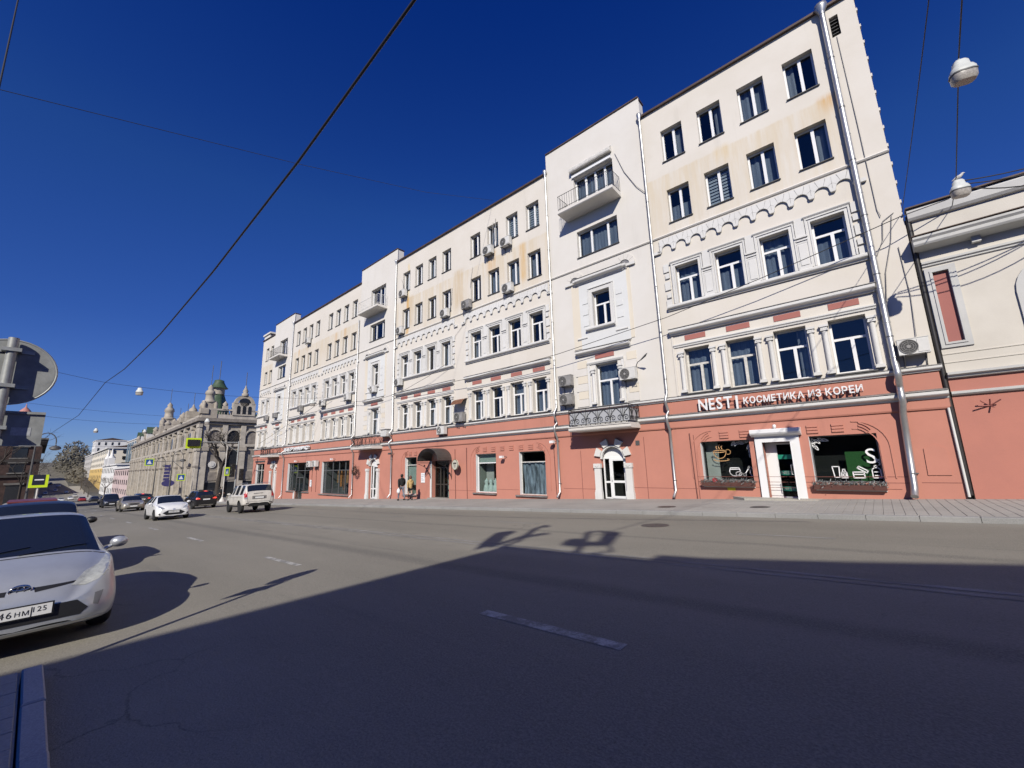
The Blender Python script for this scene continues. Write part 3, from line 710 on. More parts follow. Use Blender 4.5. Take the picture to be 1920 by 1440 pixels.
    rb = MB(); zt = 15.05; q = [(xa + .03, Y0 - .02), (xa + .03, Y0 - .95), (xb - .03, Y0 - .95), (xb - .03, Y0 - .02)]
    for z in (zt, 14.22): rb.tube([(a, b, z) for a, b in q], .016, 5)
    def along(p, q2, n):
        return [(p[0] + (q2[0] - p[0]) * i / n, p[1] + (q2[1] - p[1]) * i / n) for i in range(n + 1)]
    for a, b in along(q[0], q[1], 6) + along(q[1], q[2], 22) + along(q[2], q[3], 6): rb.tube([(a, b, 14.10), (a, b, zt)], .010, 4, False)
    part('railing', rb, M_IRONB if near != 2 else M_TRIM, bal)
    # lower balcony
    sb = MB(); xa, xb = W(-1.84), W(1.60); sb.prismx([(Y0, 1.44), (Y0 - 1.06, 1.44), (Y0 - 1.11, 1.50), (Y0 - 1.11, 1.63), (Y0 - 1.15, 1.64), (Y0 - 1.15, 1.68), (Y0, 1.70)], xa, xb)
    bal = part('balcony', sb, M_BAY, B)
    rb = MB(); zt, zb = 2.54, 1.76; q = [(xa + .04, Y0 - .02), (xa + .04, Y0 - 1.06), (xb - .04, Y0 - 1.06), (xb - .04, Y0 - .02)]
    for z in (zt, zt - .13, zb): rb.tube([(a, b, z) for a, b in q], .018, 5)
    def scroll(u0, u1, org, dr):                      # one ornamental cell: two spiral scrolls and a flared stem
        cxm, hw = (u0 + u1) / 2, (u1 - u0) / 2
        P = lambda u, z: (org[0] + dr[0] * u, org[1] + dr[1] * u, z)
        for s in (-1, 1):
            cc = cxm + s * hw * .48; pts = []
            for i in range(19):
                t = i / 18; a = (.15 + 1.9 * t * 1.35) * math.pi * 1.0; r = hw * .42 * (1 - .82 * t)
                pts.append(P(cc + s * r * math.cos(a) * -1, zb + .02 + hw * .46 + r * math.sin(a)))
            rb.tube(pts, .012, 4, False)
            rb.tube([P(cxm + s * hw * .02, zb + .06), P(cxm + s * hw * .10, zb + .28), P(cxm + s * hw * .42, zb + .47), P(cxm + s * hw * .98, zt - .14)], .013, 4, False)
            rb.tube([P(cxm + s * hw * .05, zb + .2), P(cxm + s * hw * .22, zb + .42), P(cxm + s * hw * .30, zt - .2)], .010, 4, False)
        rb.tube([P(cxm, zb), P(cxm, zt)], .012, 4, False)
    nC = 5; L = xb - xa - .08
    for i in range(nC): scroll(L * i / nC, L * (i + 1) / nC, q[1], (1, 0))
    for i in range(2): scroll(1.04 * i / 2, 1.04 * (i + 1) / 2, q[3], (0, -1)); scroll(1.04 * i / 2, 1.04 * (i + 1) / 2, q[0], (0, -1))
    for a, b in q: rb.tube([(a, b, 1.68), (a, b, zt + .02)], .018, 5)
    for i in range(12): xx = xa + .2 + i * .275; rb.tube([(xx, Y0 - 1.06, 1.69), (xx, Y0 - 1.06, zb)], .02, 4, False)
    part('railing', rb, M_IRONB, bal)
    if near == 1:
        sb = MB(); sb.box(xa + .07, xb - .07, Y0 - 1.03, Y0 - 1.02, zb + .01, zt - .15); sb.box(xb - .075, xb - .065, Y0 - 1.0, Y0 - .05, zb + .01, zt - .15); part('screen', sb, mat('grey_sheet', (.40, .41, .43), .6), bal)
for (sname, (x0, x1, cx)), nr in zip(BAYS.items(), (1, 2, 0)): bay(x0, x1, cx, nr)
# roller box over the nearest upper balcony door
mb = MB(); mb.prismx([(Y0, 16.85), (Y0 - .24, 16.80), (Y0 - .27, 16.86), (Y0 - .26, 17.02), (Y0 - .10, 17.20), (Y0, 17.22)], -11.42, -8.74); part('awning_box', mb, M_PVCO, B)
mb = MB(); mb.box(-11.35, -8.8, Y0 - .10, Y0, 16.48, 16.62); part('awning_rail', mb, M_PVC, B)

# small side balcony and roof hood at the far left end
sb = MB(); sb.box(-64.6, -63.2, Y0 + .8, Y0 + 3.4, 13.75, 13.95); bal = part('balcony', sb, M_BAY, B); rb = MB()
for i in range(8): rb.box(-64.58, -64.54, Y0 + .85 + i * .36, Y0 + .89 + i * .36, 13.95, 14.85)
rb.box(-64.6, -63.2, Y0 + .82, Y0 + .86, 14.8, 14.86); rb.box(-64.6, -64.54, Y0 + .82, Y0 + 3.4, 14.8, 14.86); rb.box(-64.59, -64.57, Y0 + .85, Y0 + 3.4, 14.0, 14.7); part('railing', rb, M_TIN, bal)
part('roof_hood', MB().box(-63.3, -60.6, Y0 - .1, Y0 + 3, 18.5, 18.72).box(-63.2, -61.0, Y0 + .05, Y0 + 2.6, 17.9, 18.5), M_BAY, B)
# ------------------------------------------------------------------ ground floor: shop windows, doors, arch mouldings
def plain_window(x0, x1, z0, z1, rec=.25, t=.05, vb=(), hb=(), m=None, gm=None, name='shop_window'):
    w, h = x1 - x0, z1 - z0
    me = frame_mesh(w, h, t, .06, [(a, t, h - t) for a in vb], [(a, t, w - t) for a in hb], name, m or M_ALU)
    wd = inst(name, me, B, (x0, Y0 + rec, z0))
    xs = [t] + list(vb) + [w - t]; zz = [t] + list(hb) + [h - t]
    for a, b in zip(xs[:-1], xs[1:]):
        for c, d in zip(zz[:-1], zz[1:]): inst('pane', pane_mesh(b - a, d - c, gm or M_SHOPG), wd, (a, .028, c), local=True)
    return wd
def room(x0, x1, z0, z1, dep, m=None):
    mb = MB(); y0, y1 = Y0 + .34, Y0 + dep
    mb.quad((x0, y1, z0), (x1, y1, z0), (x1, y1, z1), (x0, y1, z1)); mb.quad((x0, y0, z0), (x0, y1, z0), (x0, y1, z1), (x0, y0, z1)); mb.quad((x1, y0, z0), (x1, y0, z1), (x1, y1, z1), (x1, y1, z0))
    mb.quad((x0, y0, z0), (x1, y0, z0), (x1, y1, z0), (x0, y1, z0)); mb.quad((x0, y0, z1), (x0, y1, z1), (x1, y1, z1), (x1, y0, z1))
    return part('interior_wall', mb, m or M_IN, B)
def sill(x0, x1, z, m=None, o=.12, h=.07): mb = MB(); mb.prismx([(Y0 + .3, z), (Y0 - o, z - .02), (Y0 - o, z - .02 - h), (Y0 + .3, z - h)], x0, x1); return part('window_sill', mb, m or M_TIN, B)
def reveal(x, z0, z1, d=.3): mb = MB(); mb.box(x + .002, x + .012, Y0 + .004, Y0 + d, z0, z1); return part('white_reveal', mb, M_PVC, B)
M_DARKROOM = mat('black_backdrop', (.010, .010, .010), .9)
M_PRINT = mat('white_print', (.80, .80, .80), .6); M_GOLDP = mat('golden_print', (.62, .36, .16), .6)
M_GREENP = mat('green_print', (.04, .17, .04), .8, col2=(.015, .07, .015), scale=30); M_TEAL = mat('teal_stripe', (.02, .26, .17), .4)
# --- right-hand shop (two display windows and a door)
wl = plain_window(-5.80, -3.90, -1.02, .63, .24, .04); wr = plain_window(-1.91, .02, -1.06, .63, .24, .045)
room(-5.80, -3.90, -1.02, .63, .9, M_DARKROOM); room(-1.91, .02, -1.06, .63, .9, M_DARKROOM)
reveal(-5.80, -1.02, .63); reveal(-1.91, -1.06, .63)
mb = MB(); mb.box(-5.76, -5.25, Y0 + .55, Y0 + .57, -1.0, .60); part('display_panel', mb, M_INL, B)
mb = MB(); mb.box(-.95, -.22, Y0 + .50, Y0 + .51, -1.05, .02); part('green_panel', mb, M_GREENP, B)
def P2(parent, strokes, r, m, name='window_print'):   # flat print lines on the outside of the glass, (x,z) in world
    mb = MB(); y = Y0 + .262
    for st in strokes:
        n = len(st)
        for i in range(n - 1):
            a, b = Vector(st[i]), Vector(st[i + 1]); d = (b - a)
            if d.length < 1e-6: continue
            d.normalize(); q = Vector((-d.y, d.x)) * r; e = d * r * .5
            mb.quad((a.x - e.x + q.x, y, a.y - e.y + q.y), (a.x - e.x - q.x, y, a.y - e.y - q.y), (b.x + e.x - q.x, y, b.y + e.y - q.y), (b.x + e.x + q.x, y, b.y + e.y + q.y))
    return part(name, mb, m, parent)
def ell(cx, cz, rx, rz, a0=0, a1=360, n=16): return [(cx + rx * math.cos(R(a0 + (a1 - a0) * i / n)), cz + rz * math.sin(R(a0 + (a1 - a0) * i / n))) for i in range(n + 1)]
def leaf(cx, cz, l, a): 
    ca, sa = math.cos(R(a)), math.sin(R(a)); p = [(0, 0), (.3, .16), (.7, .14), (1, 0), (.7, -.14), (.3, -.16), (0, 0)]
    return [(cx + l * (u * ca - v * sa), cz + l * (u * sa + v * ca)) for u, v in p]
y_ = Y0 + .262
cup = [ell(-5.12, .20, .26, .045), ell(-5.12, .20, .25, .30, 185, 355), ell(-4.80, .16, .10, .10, -110, 150), ell(-5.08, -.16, .30, .05, 150, 400), [(-5.22, .30), (-5.25, .38), (-5.20, .45)], [(-5.12, .30), (-5.15, .40), (-5.10, .48)], [(-5.02, .30), (-5.05, .38), (-5.0, .45)]]
P2(wl, cup, .016, M_GOLDP)
for cx in (-4.62, ): P2(wl, [ell(cx, -.66, .20, .17, 175, 365), [(cx - .2, -.62), (cx - .16, -.50), (cx + .16, -.50), (cx + .2, -.62)], [(cx - .16, -.56), (cx + .16, -.56)], ell(cx + .14, -.74, .11, .08)], .018, M_PRINT)
P2(wl, [[(-4.25, -.75), (-4.08, -.50), (-4.02, -.46)], ell(-4.26, -.78, .05, .05), ell(-3.99, -.68, .06, .15), ell(-4.06, -.50, .05, .05)], .018, M_PRINT)
lv = [leaf(-4.50 + .13 * i, .58 - .03 * (i % 2), .20, 230 - 8 * i) for i in range(5)] + [leaf(-3.98, .42, .18, 250), leaf(-3.96, .25, .18, 262), leaf(-3.97, .08, .17, 268)]
P2(wl, lv, .022, M_PRINT)
lv = [leaf(-1.86 + .10 * i, .55 - .04 * (i % 2), .22, 300 + 14 * i) for i in range(4)] + [leaf(-1.84, .40, .22, 285), leaf(-1.80, .30, .22, 300)]
P2(wr, lv, .016, M_PRINT)
P2(wr, [[(-1.37, -.50), (-1.17, -.50), (-1.19, -.88), (-1.33, -.88), (-1.37, -.50)], [(-1.12, -.70), (-.98, -.70), (-.96, -.90), (-1.13, -.90), (-1.12, -.70)], [(-1.09, -.70), (-1.08, -.60), (-1.02, -.60), (-1.01, -.70)], [(-1.08, -.76), (-1.0, -.76), (-1.0, -.84), (-1.08, -.84), (-1.08, -.76)]], .016, M_PRINT)
P2(wr, [[(-.80, -.70), (-.50, -.70), (-.49, -.90), (-.79, -.90), (-.80, -.70)], [(-.78, -.78), (-.5, -.78)], [(-.66, -.56), (-.62, -.50), (-.38, -.66), (-.42, -.73), (-.66, -.56)]], .018, M_PRINT)
P2(wr, [[(-.27, -.62), (-.20, -.55), (-.12, -.55), (-.05, -.62), (-.05, -.90), (-.27, -.90), (-.27, -.62)], [(-.20, -.55), (-.19, -.48), (-.13, -.48), (-.12, -.55)], [(-.22, -.70), (-.1, -.70)], [(-.22, -.82), (-.1, -.82)]], .016, M_PRINT)
for (cx, cz, sz) in ((-.06, -.30, 1), (-.02, -.42, .7)): P2(wr, [[(cx - .07 * sz, cz - .07 * sz), (cx + .07 * sz, cz + .07 * sz)], [(cx + .07 * sz, cz - .07 * sz), (cx - .07 * sz, cz + .07 * sz)]], .014, M_PRINT)
me, a, b = text_mesh('S', .74, .002, 'window_print'); me.materials.append(M_PRINT)
inst('window_print', me, wr, (-.40, Y0 + .262, -.40), (R(90), 0, 0))
# flower boxes with frosted garlands
M_BOX = mat('brown_box', (.12, .05, .04), .7); M_GARL = mat('frosted_fir', (.42, .43, .42), .8, var=.5, scale=9, col2=(.07, .09, .08))
def flower_box(x0, x1, z, label):
    t = thing('flower_box', label, 'flower box', ((x0 + x1) / 2, Y0 - .1, z), 0, 'flower boxes under the shop windows')
    mb = MB(); mb.prismx([(Y0 + .02, z), (Y0 - .20, z), (Y0 - .24, z + .17), (Y0 + .02, z + .17)], x0, x1); part('trough', mb, M_BOX, t)
    mb = MB(); rr = random.Random(int(z * 100))
    for i in range(int((x1 - x0) * 420)):
        c = Vector((rr.uniform(x0 - .03, x1 + .03), Y0 - .12 + rr.gauss(0, .07), z + .19 + rr.gauss(0, .05) + .03 * math.sin(i * .05))); d = Vector((rr.gauss(0, 1), rr.gauss(0, 1), rr.gauss(.3, .8))).normalized() * rr.uniform(.05, .11); s = d.cross(Vector((rr.random(), rr.random(), rr.random()))).normalized() * .014
        mb.quad(c - s, c + s, c + d + s * .3, c + d - s * .3)
    g = part('garland', mb, M_GARL, t); g['kind'] = 'stuff'
    mb = MB(); mb.box(x0 + .04, x1, Y0 - .06, Y0, z - .04, z - .002); part('ledge', mb, M_TRIM, t); return t
fb = flower_box(-5.86, -3.88, -1.24, 'brown flower box with frosted fir garland under the shop window with the cup drawing')
mb = MB(); 
for i in range(10):
    a = i * .63; c = Vector((-5.32, Y0 - .16, -.98)); d = Vector((math.cos(a), -.2, math.sin(a))) * .11; s = Vector((-math.sin(a), 0, math.cos(a))) * .035
    mb.quad(c, c + d * .6 + s, c + d, c + d * .6 - s)
part('red_flower', mb, mat('red_petal', (.45, .02, .03), .7), fb)
flower_box(-1.96, .03, -1.30, 'brown flower box with frosted fir garland under the window with the big letter')
tg = part('notice', MB().box(-4.92, -4.62, Y0 - .012, Y0, -1.40, -1.29), mat('yellow_notice', (.78, .66, .03), .6)); tag(tg, 'small yellow notice stuck to the salmon wall below the cup window', 'notice')
# shop door
dr = part('door_surround', MB().box(-3.68, -3.44, Y0 - .10, Y0 + .05, -1.72, .70).box(-2.46, -2.20, Y0 - .10, Y0 + .05, -1.72, .70).box(-3.44, -2.46, Y0 - .10, Y0 + .05, .48, .70), M_PVC, B)
part('door_hood', MB().prismx([(Y0, .70), (Y0 - .12, .70), (Y0 - .30, .78), (Y0 - .34, .84), (Y0 - .34, .96), (Y0 - .30, .985), (Y0, 1.0)], -3.78, -2.10), M_PVC, B)
mb = MB(); mb.box(-3.44, -2.46, Y0 + 2.4, Y0 + 2.45, -1.72, .48); mb.box(-3.44, -2.46, Y0 + .82, Y0 + 2.4, -1.76, -1.73); mb.box(-3.46, -3.44, Y0 + .8, Y0 + 2.4, -1.7, .48); mb.box(-2.46, -2.44, Y0 + .8, Y0 + 2.4, -1.7, .48); part('interior_wall', mb, M_DARKROOM, B)
mb = MB(); mb.box(-3.436, -3.10, Y0 + .42, Y0 + .46, -1.70, .47); part('side_panel', mb, M_PVC, B)
me = frame_mesh(.66, 2.14, .07, .05, [], [], 'door', M_PVC); me.name = 'door'
d0 = inst('door', me, B, (-3.12, Y0 + .44, -1.69)); d0.rotation_euler = (0, 0, R(-12))
inst('pane', pane_mesh(.52, 2.0, M_SHOPG), d0, (.07, .02, .07), local=True)
for z in (.28, .88, 1.50): part('teal_stripe', MB().box(.07, .59, .008, .016, z, z + .17), M_TEAL, d0, local=True)
for z in (.29, .895): 
    me, a, b = text_mesh('NEST', .17, .001, 'door_lettering'); me.materials.append(M_INL)
    inst('door_lettering', me, d0, (.12, .006, z + .025), (R(90), 0, 0), local=True)
hd = MB().tube([(.60, -.0, .95), (.60, -.09, .95), (.60, -.09, 1.35), (.60, 0, 1.35)], .015, 6); part('handle', hd, M_ZINC, d0, local=True)
me = frame_mesh(.60, 2.16, .055, .045, [], [], 'open_door', M_PVC); me.name = 'open_door'
d1 = inst('open_door', me, B, (-2.50, Y0 + .02, -1.70)); d1.rotation_euler = (0, 0, R(-84))
inst('pane', pane_mesh(.49, 2.05, M_SHOPG), d1, (.055, .02, .055), local=True)
part('handle', MB().tube([(.52, -.0, .95), (.52, -.08, .95), (.52, -.08, 1.3), (.52, 0, 1.3)], .014, 6), M_ZINC, d1, local=True)
lp = thing('wall_spotlight', 'small white spotlight above the white shop door hood', 'spotlight', (-2.92, Y0 - .1, 1.05))
part('arm', MB().tube([(-2.92, Y0, 1.02), (-2.92, Y0 - .16, 1.05)], .015, 5), M_ALU, lp); part('head', MB().lathe([(.02, 0), (.06, .04), (.06, .12), (.03, .15)], (-2.92, Y0 - .18, 1.0), 8), M_PVC, lp)
# keystones (three recessed bars each) and arch mouldings over the openings
def keystone_mesh(w=.34):
    mb = MB(); mb.box(-w / 2, w / 2, -.018, 0, 0, .33)
    for z in (.02, .13, .24): mb.prismx([(-.018, z), (-.05, z + .01), (-.05, z + .085), (-.018, z + .095)], -w / 2, w / 2)
    return mk(mb, 'keystone', M_RED)
KEY = keystone_mesh()
for cx in (-4.80, -4.03, -1.75, -1.0): inst('keystone', KEY, B, (cx, Y0, .71))
for i in range(6): inst('keystone', KEY, B, (-19.10 + i * .765, Y0, .70))
for cx in (-27.3, -26.6): inst('keystone', KEY, B, (cx, Y0, .70))
def arcs(cx, s, z1=.68, low=-.9, r=.92, wide=.10):     # quarter arch with a foot on side s
    mb = MB(); pts = []; n = 9
    for rr, o in ((r, .028), (r - .26, .02)):
        a = [(cx + s * rr * math.sin(R(90 * i / n)), z1 - r + .62 + rr * math.cos(R(90 * i / n)) - .22) for i in range(n + 1)] + [(cx + s * rr, low)]
        for (xa, za), (xb, zb_) in zip(a[:-1], a[1:]):
            d = Vector((xb - xa, zb_ - za)).normalized(); q = Vector((-d.y, d.x)) * .016
            mb.prism([(xa + q.x, za + q.y), (xb + q.x, zb_ + q.y), (xb - q.x, zb_ - q.y), (xa - q.x, za - q.y)] if s < 0 else [(xa - q.x, za - q.y), (xb - q.x, zb_ - q.y), (xb + q.x, zb_ + q.y), (xa + q.x, za + q.y)], Y0 - o, Y0)
    o = part('arch_moulding', mb, M_RED, B); o['kind'] = 'stuff'; return o
arcs(-5.30, -1); arcs(-.60, 1); arcs(-19.55, -1, low=-1.6); arcs(-14.85, 1, low=-1.6); arcs(-27.6, -1, low=-2)
for cx, s in ((-5.62, -1), (-.20, 1), (-19.87, -1), (-14.52, 1), (-27.95, -1)):
    mb = MB()
    for rr in (.66, .78, .9):
        pts = [(cx - s * .32 + s * rr * .62 * math.sin(R(q)), .24 + rr * .86 * math.cos(R(q))) for q in (12, 24, 36, 48)]
        for (xa, za), (xb, zb_) in zip(pts[:-1], pts[1:]): mb.prism([(xa, za), (xb, zb_), (xb, zb_ + .05), (xa, za + .05)] if s < 0 and xa < xb or s > 0 and xa < xb else [(xb, zb_), (xa, za), (xa, za + .05), (xb, zb_ + .05)], Y0 - .04, Y0)
    part('arch_stone', mb, M_RED, B)['kind'] = 'stuff'
# plinth joints: thin dark grooves in the salmon wall
M_GROOVE = mat('groove_shadow', (.20, .075, .06), .95)
gm = MB()
for x, z0, z1 in ((-11.9, -2.1, .5), (-8.35, -2.0, 1.0), (-20.84, -2.45, 1.03), (-6.05, -1.85, .95), (1.84, -1.5, 1.25)): gm.box(x - .012, x + .012, Y0 - .006, Y0, z0, z1)
for x0, x1, dz in ((-13.1, -11.15, .52), (-9.1, -6.1, .48), (-6.05, .4, .42), (-6.05, .8, .62), (-6.05, .8, .82), (-22.6, -20.1, .55), (-18.1, -16.3, .55), (.9, 1.8, .5)):
    z = zs((x0 + x1) / 2) + dz; gm.box(x0, x1, Y0 - .005, Y0, z - .008, z + .008)
part('plaster_joint', gm, M_GROOVE, B)['kind'] = 'stuff'
mb = MB(); mb.prism([(1.08, -.80), (1.62, -.80), (1.62, .02), (1.36, .17), (1.10, .05)], Y0 - .03, Y0); part('plaster_plaque', mb, M_RED, B)
# --- arched bay doors
def arch_door(cx, zg, label, spand=True):
    W = lambda a: cx + a
    # spandrels make the arch out of the square opening
    for s in (-1, 1):
        pts = [(W(s * .68), .70), (W(s * .68), .02)] + [(W(s * .655 * math.cos(R(q))), .02 + .655 * math.sin(R(q))) for q in range(0, 91, 15)]
        pts = pts if s > 0 else pts[::-1]
        mb = MB(); mb.prism(pts[::-1] if s < 0 else pts[::-1], Y0 - .001, Y0 + .42); part('arch_spandrel', mb, M_RED, B)
    mb = MB(); n = 12
    for i in range(n):
        a, b = R(180 * i / n), R(180 * (i + 1) / n); r0, r1 = .60, .68
        mb.prism([(W(r0 * math.cos(a)), .02 + r0 * math.sin(a)), (W(r1 * math.cos(a)), .02 + r1 * math.sin(a)), (W(r1 * math.cos(b)), .02 + r1 * math.sin(b)), (W(r0 * math.cos(b)), .02 + r0 * math.sin(b))][::-1], Y0 - .06, Y0 + .1)
    part('arch_trim', mb, M_TRIM, B)
    for q in (22, 64, 116, 158):
        a0, a1 = R(q - 12), R(q + 12); mb = MB()
        mb.prism([(W(r * math.cos(a)), .02 + r * math.sin(a)) for r, a in ((.69, a0), (1.02, a0), (1.02, a1), (.69, a1))][::-1], Y0 - .12, Y0); part('keystone', mb, M_TRIM, B)
    for s in (-1, 1):
        xa, xb = sorted((W(s * .68), W(s * 1.02))); zb = zg - .03
        mb = MB(); mb.box(xa, xb, Y0 - .13, Y0 + .3 if s < 0 else Y0 + .3, zb, -.42); mb.box(xa - .03, xb + .03, Y0 - .17, Y0, zb, zb + .35); mb.box(xa - .015, xb + .015, Y0 - .15, Y0, zb + .35, zb + .45); mb.box(xa - .03, xb + .03, Y0 - .17, Y0, -.42, -.20); mb.prism([(xa + .06, -.30), (xb - .06, -.30), ((xa + xb) / 2, -.38)], Y0 - .19, Y0 - .17)
        part('door_pilaster', mb, M_TRIM, B)
    mb = MB(); mb.prism([(W(.62 * math.cos(R(q))), .10 + .56 * math.sin(R(q))) for q in range(0, 181, 15)][::-1], Y0 + .22, Y0 + .27); part('lunette', mb, M_PVC, B)
    h = .10 - zg
    me = frame_mesh(1.30, h, .07, .06, [(.39, .07, h - .07)], [], 'door', M_PVC); me.name = 'door_frame'
    f = inst('door_frame', me, B, (W(-.65), Y0 + .18, zg))
    inst('pane', pane_mesh(.27, h - .95, M_SHOPG), f, (.08, .03, .85), local=True); inst('pane', pane_mesh(.27, .68, M_SHOPG), f, (.08, .03, .09), local=True)
    part('rail', MB().box(.07, .34, 0, .05, .77, .86), M_PVC, f, local=True)
    lw = .80; mb = MB(); mb.box(0, .10, -.02, .04, 0, h - .09); mb.box(lw - .10, lw, -.02, .04, 0, h - .09); mb.box(.1, lw - .1, -.02, .04, 0, .12); mb.box(.1, lw - .1, -.02, .04, h - .20, h - .09); mb.box(.1, lw - .1, -.02, .04, .76, .87)
    lf = part('door', mb, M_PVC, B); lf.location = Vector((W(-.22), Y0 + .17, zg + .02)) - WO[B.name] + WO[B.name] * 0
    for v in lf.data.vertices: v.co += WO[B.name]
    WO[lf.name] = Vector((W(-.22), Y0 + .17, zg + .02))
    inst('pane', pane_mesh(lw - .2, h - 1.07, M_SHOPG), lf, (.1, .01, .87), local=True); inst('pane', pane_mesh(lw - .2, .64, M_SHOPG), lf, (.1, .01, .12), local=True)
    part('handle', MB().tube([(.05, -.02, .85), (.05, -.09, .88), (.05, -.09, 1.18), (.05, -.02, 1.21)], .017, 6), M_PVC, lf, local=True)
    part('interior_wall', MB().box(W(-.66), W(.66), Y0 + 1.3, Y0 + 1.35, zg - .1, .7).box(W(-.72), W(-.68), Y0 + .42, Y0 + 1.3, zg - .1, .7).box(W(.68), W(.72), Y0 + .42, Y0 + 1.3, zg - .1, .7), M_DARKROOM, B)
arch_door(-10.04, -1.94, '')
arch_door(-32.70, -2.72, '')
arch_door(-55.65, -3.52, '')
part('vent_grille', MB().box(-8.77, -8.57, Y0 - .015, Y0, .62, .85), M_DKSILL, B)
# --- other ground-floor windows
M_DRESS = mat('mint_dress', (.60, .70, .64), .8, var=.15, scale=6); M_MINT = mat('mint_blind', (.42, .50, .44), .8, var=.1); M_SHEET = mat('plastic_sheet', (.30, .35, .42), .25, var=.75, scale=2.4, stretch=(2.2, 1, .5), spec=.8)
wn_ = plain_window(-19.97, -18.14, -1.86, .585, .22, .05, (), (1.86,), M_PVC); reveal(-19.97, -1.86, .585); sill(-20.2, -18.1, -1.86)
room(-19.97, -18.14, -1.86, .585, 1.4, mat('beige_room', (.30, .32, .28), .9)); part('roller_blind', MB().box(-19.9, -18.2, Y0 + .32, Y0 + .33, -.02, .55), M_MINT, B)
part('display_wall', MB().box(-19.9, -19.2, Y0 + .9, Y0 + .92, -1.8, .0), M_INL, B)
for i in range(4):
    cx = -19.55 + i * .40; t = thing('dress_form', ['mint dress on a headless form, furthest left in the shop window', 'mint dress on a form, second from the left in the shop window', 'mint dress on a form, third from the left in the shop window', 'mint dress on a form beside the right window edge'][i], 'dress form', (cx, Y0 + .55, -1.80), 0, 'dress forms in the shop window')
    mb = MB(); mb.lathe([(.23, .0), (.21, .18), (.17, .34), (.10, .45), (.14, .58), (.12, .68), (.04, .74), (.035, .80), (.0, .82)], (cx, Y0 + .55, -1.80), 9); part('dress', mb, M_DRESS, t)
plain_window(-16.22, -14.27, -1.90, .595, .2, .045, (), (1.88,), M_PVCO); reveal(-16.22, -1.9, .595); sill(-16.5, -14.2, -1.90)
room(-16.22, -14.27, -1.9, .595, 1.0, M_DARKROOM)
mb = MB(); n = 26; vs = []
for i in range(n + 1):
    x = -16.15 + 1.82 * i / n
    for j in range(7): z = -1.85 + 1.80 * j / 6; vs.append((x, Y0 + .34 + .05 * math.sin(i * 1.3 + .6 * math.sin(j * 1.1)) + .04 * math.sin(i * .45 + j * .9), z))
mb.add(vs, [(i * 7 + j, (i + 1) * 7 + j, (i + 1) * 7 + j + 1, i * 7 + j + 1) for i in range(n) for j in range(6)], True); part('plastic_sheet', mb, M_SHEET, B)
plain_window(-28.0, -26.5, -2.2, .60, .2, .05, (), (2.2,), M_PVCO); reveal(-28.0, -2.2, .60); sill(-28.2, -26.4, -2.2)
part('roller_blind', MB().box(-27.95, -26.55, Y0 + .32, Y0 + .33, -1.5, .05), M_MINT, B); room(-28.0, -26.5, -2.2, .6, .9, mat('beige_room'))
# big glazed shopfronts on the far part
plain_window(-51.3, -45.40, -2.45, .62, .2, .06, (1.05, 2.35, 4.25), (2.2,), M_ALU); reveal(-51.3, -2.45, .62, .35); room(-51.3, -45.4, -3.5, .62, 3.0)
plain_window(-42.55, -36.87, -2.54, .60, .2, .06, (.55, 2.02, 3.33, 4.58), (2.26,), M_ALU); reveal(-42.55, -2.54, .60, .35); room(-42.55, -36.87, -2.54, .6, 2.2)
sill(-42.9, -36.8, -2.54); sill(-51.4, -49.0, -2.45); sill(-47.0, -45.3, -2.45)
me = frame_mesh(1.9, 2.55, .06, .05, [(.9, .06, 2.49)], [], 'door', M_ALU); me.name = 'door'; dd = inst('door', me, B, (-48.95, Y0 + .1, -3.5)); inst('pane', pane_mesh(.8, 2.4, M_SHOPG), dd, (.06, .02, .06), local=True); inst('pane', pane_mesh(.8, 2.4, M_SHOPG), dd, (.98, .02, .06), local=True)
part('door_jamb', MB().box(-49.25, -48.96, Y0 - .06, Y0 + .3, -3.6, -2.45), M_TRIM, B)
M_CLOTH = [mat('tan_cloth', (.42, .22, .10), .9), mat('rust_cloth', (.50, .20, .06), .9), mat('brown_cloth', (.20, .10, .06), .9)]
for i in range(5):
    x = -40.6 + i * .62; z1 = -.25 - .05 * (i % 2); t = part('hanging_garment', MB().box(x, x + .42, Y0 + .7, Y0 + .76, -1.5 - .35 * (i % 3), z1 - .3).box(x + .12, x + .30, Y0 + .7, Y0 + .76, z1 - .3, z1), M_CLOTH[i % 3])
    tag(t, ['tan garment hanging furthest left in the dark shopfront', 'rust garment hanging second from left in the dark shopfront', 'long brown garment hanging in the middle of the dark shopfront', 'tan garment hanging second from right in the dark shopfront', 'rust garment hanging furthest right in the dark shopfront'][i], 'garment', 'garments hanging in the shopfront')
plain_window(-61.95, -58.95, -1.9, .75, .2, .05, (1.5,), (1.8,), M_PVCO); reveal(-61.95, -1.9, .75, .35); room(-61.95, -58.95, -1.9, .75, 1.0)
part('name_plaque', MB().box(-62.3, -58.8, Y0 - .05, Y0, .92, 1.12), M_DKSILL, B)
# --- arched metal canopy and glazed door
cn = thing('canopy', 'dark barrel canopy with lacy iron edge over the glazed door', 'canopy', (-23.6, Y0, .3))
mb = MB(); n = 14; xc, rx, z0, rz = -23.55, 1.16, .26, .86; dep = 1.25
for i in range(n):
    a, b = math.pi * i / n, math.pi * (i + 1) / n; P = lambda q, r, y: (xc - rx * r * math.cos(q), y, z0 + rz * r * math.sin(q))
    mb.quad(P(a, 1, Y0 - dep), P(b, 1, Y0 - dep), P(b, 1, Y0), P(a, 1, Y0)); mb.quad(P(a, .97, Y0 - dep), P(a, .97, Y0), P(b, .97, Y0), P(b, .97, Y0 - dep)); mb.quad(P(a, .97, Y0 - dep), P(b, .97, Y0 - dep), P(b, 1, Y0 - dep), P(a, 1, Y0 - dep))
M_CAN = mat('canopy_metal', (.085, .080, .075), .45, .3, var=.2); part('roof_sheet', mb, M_CAN, cn)
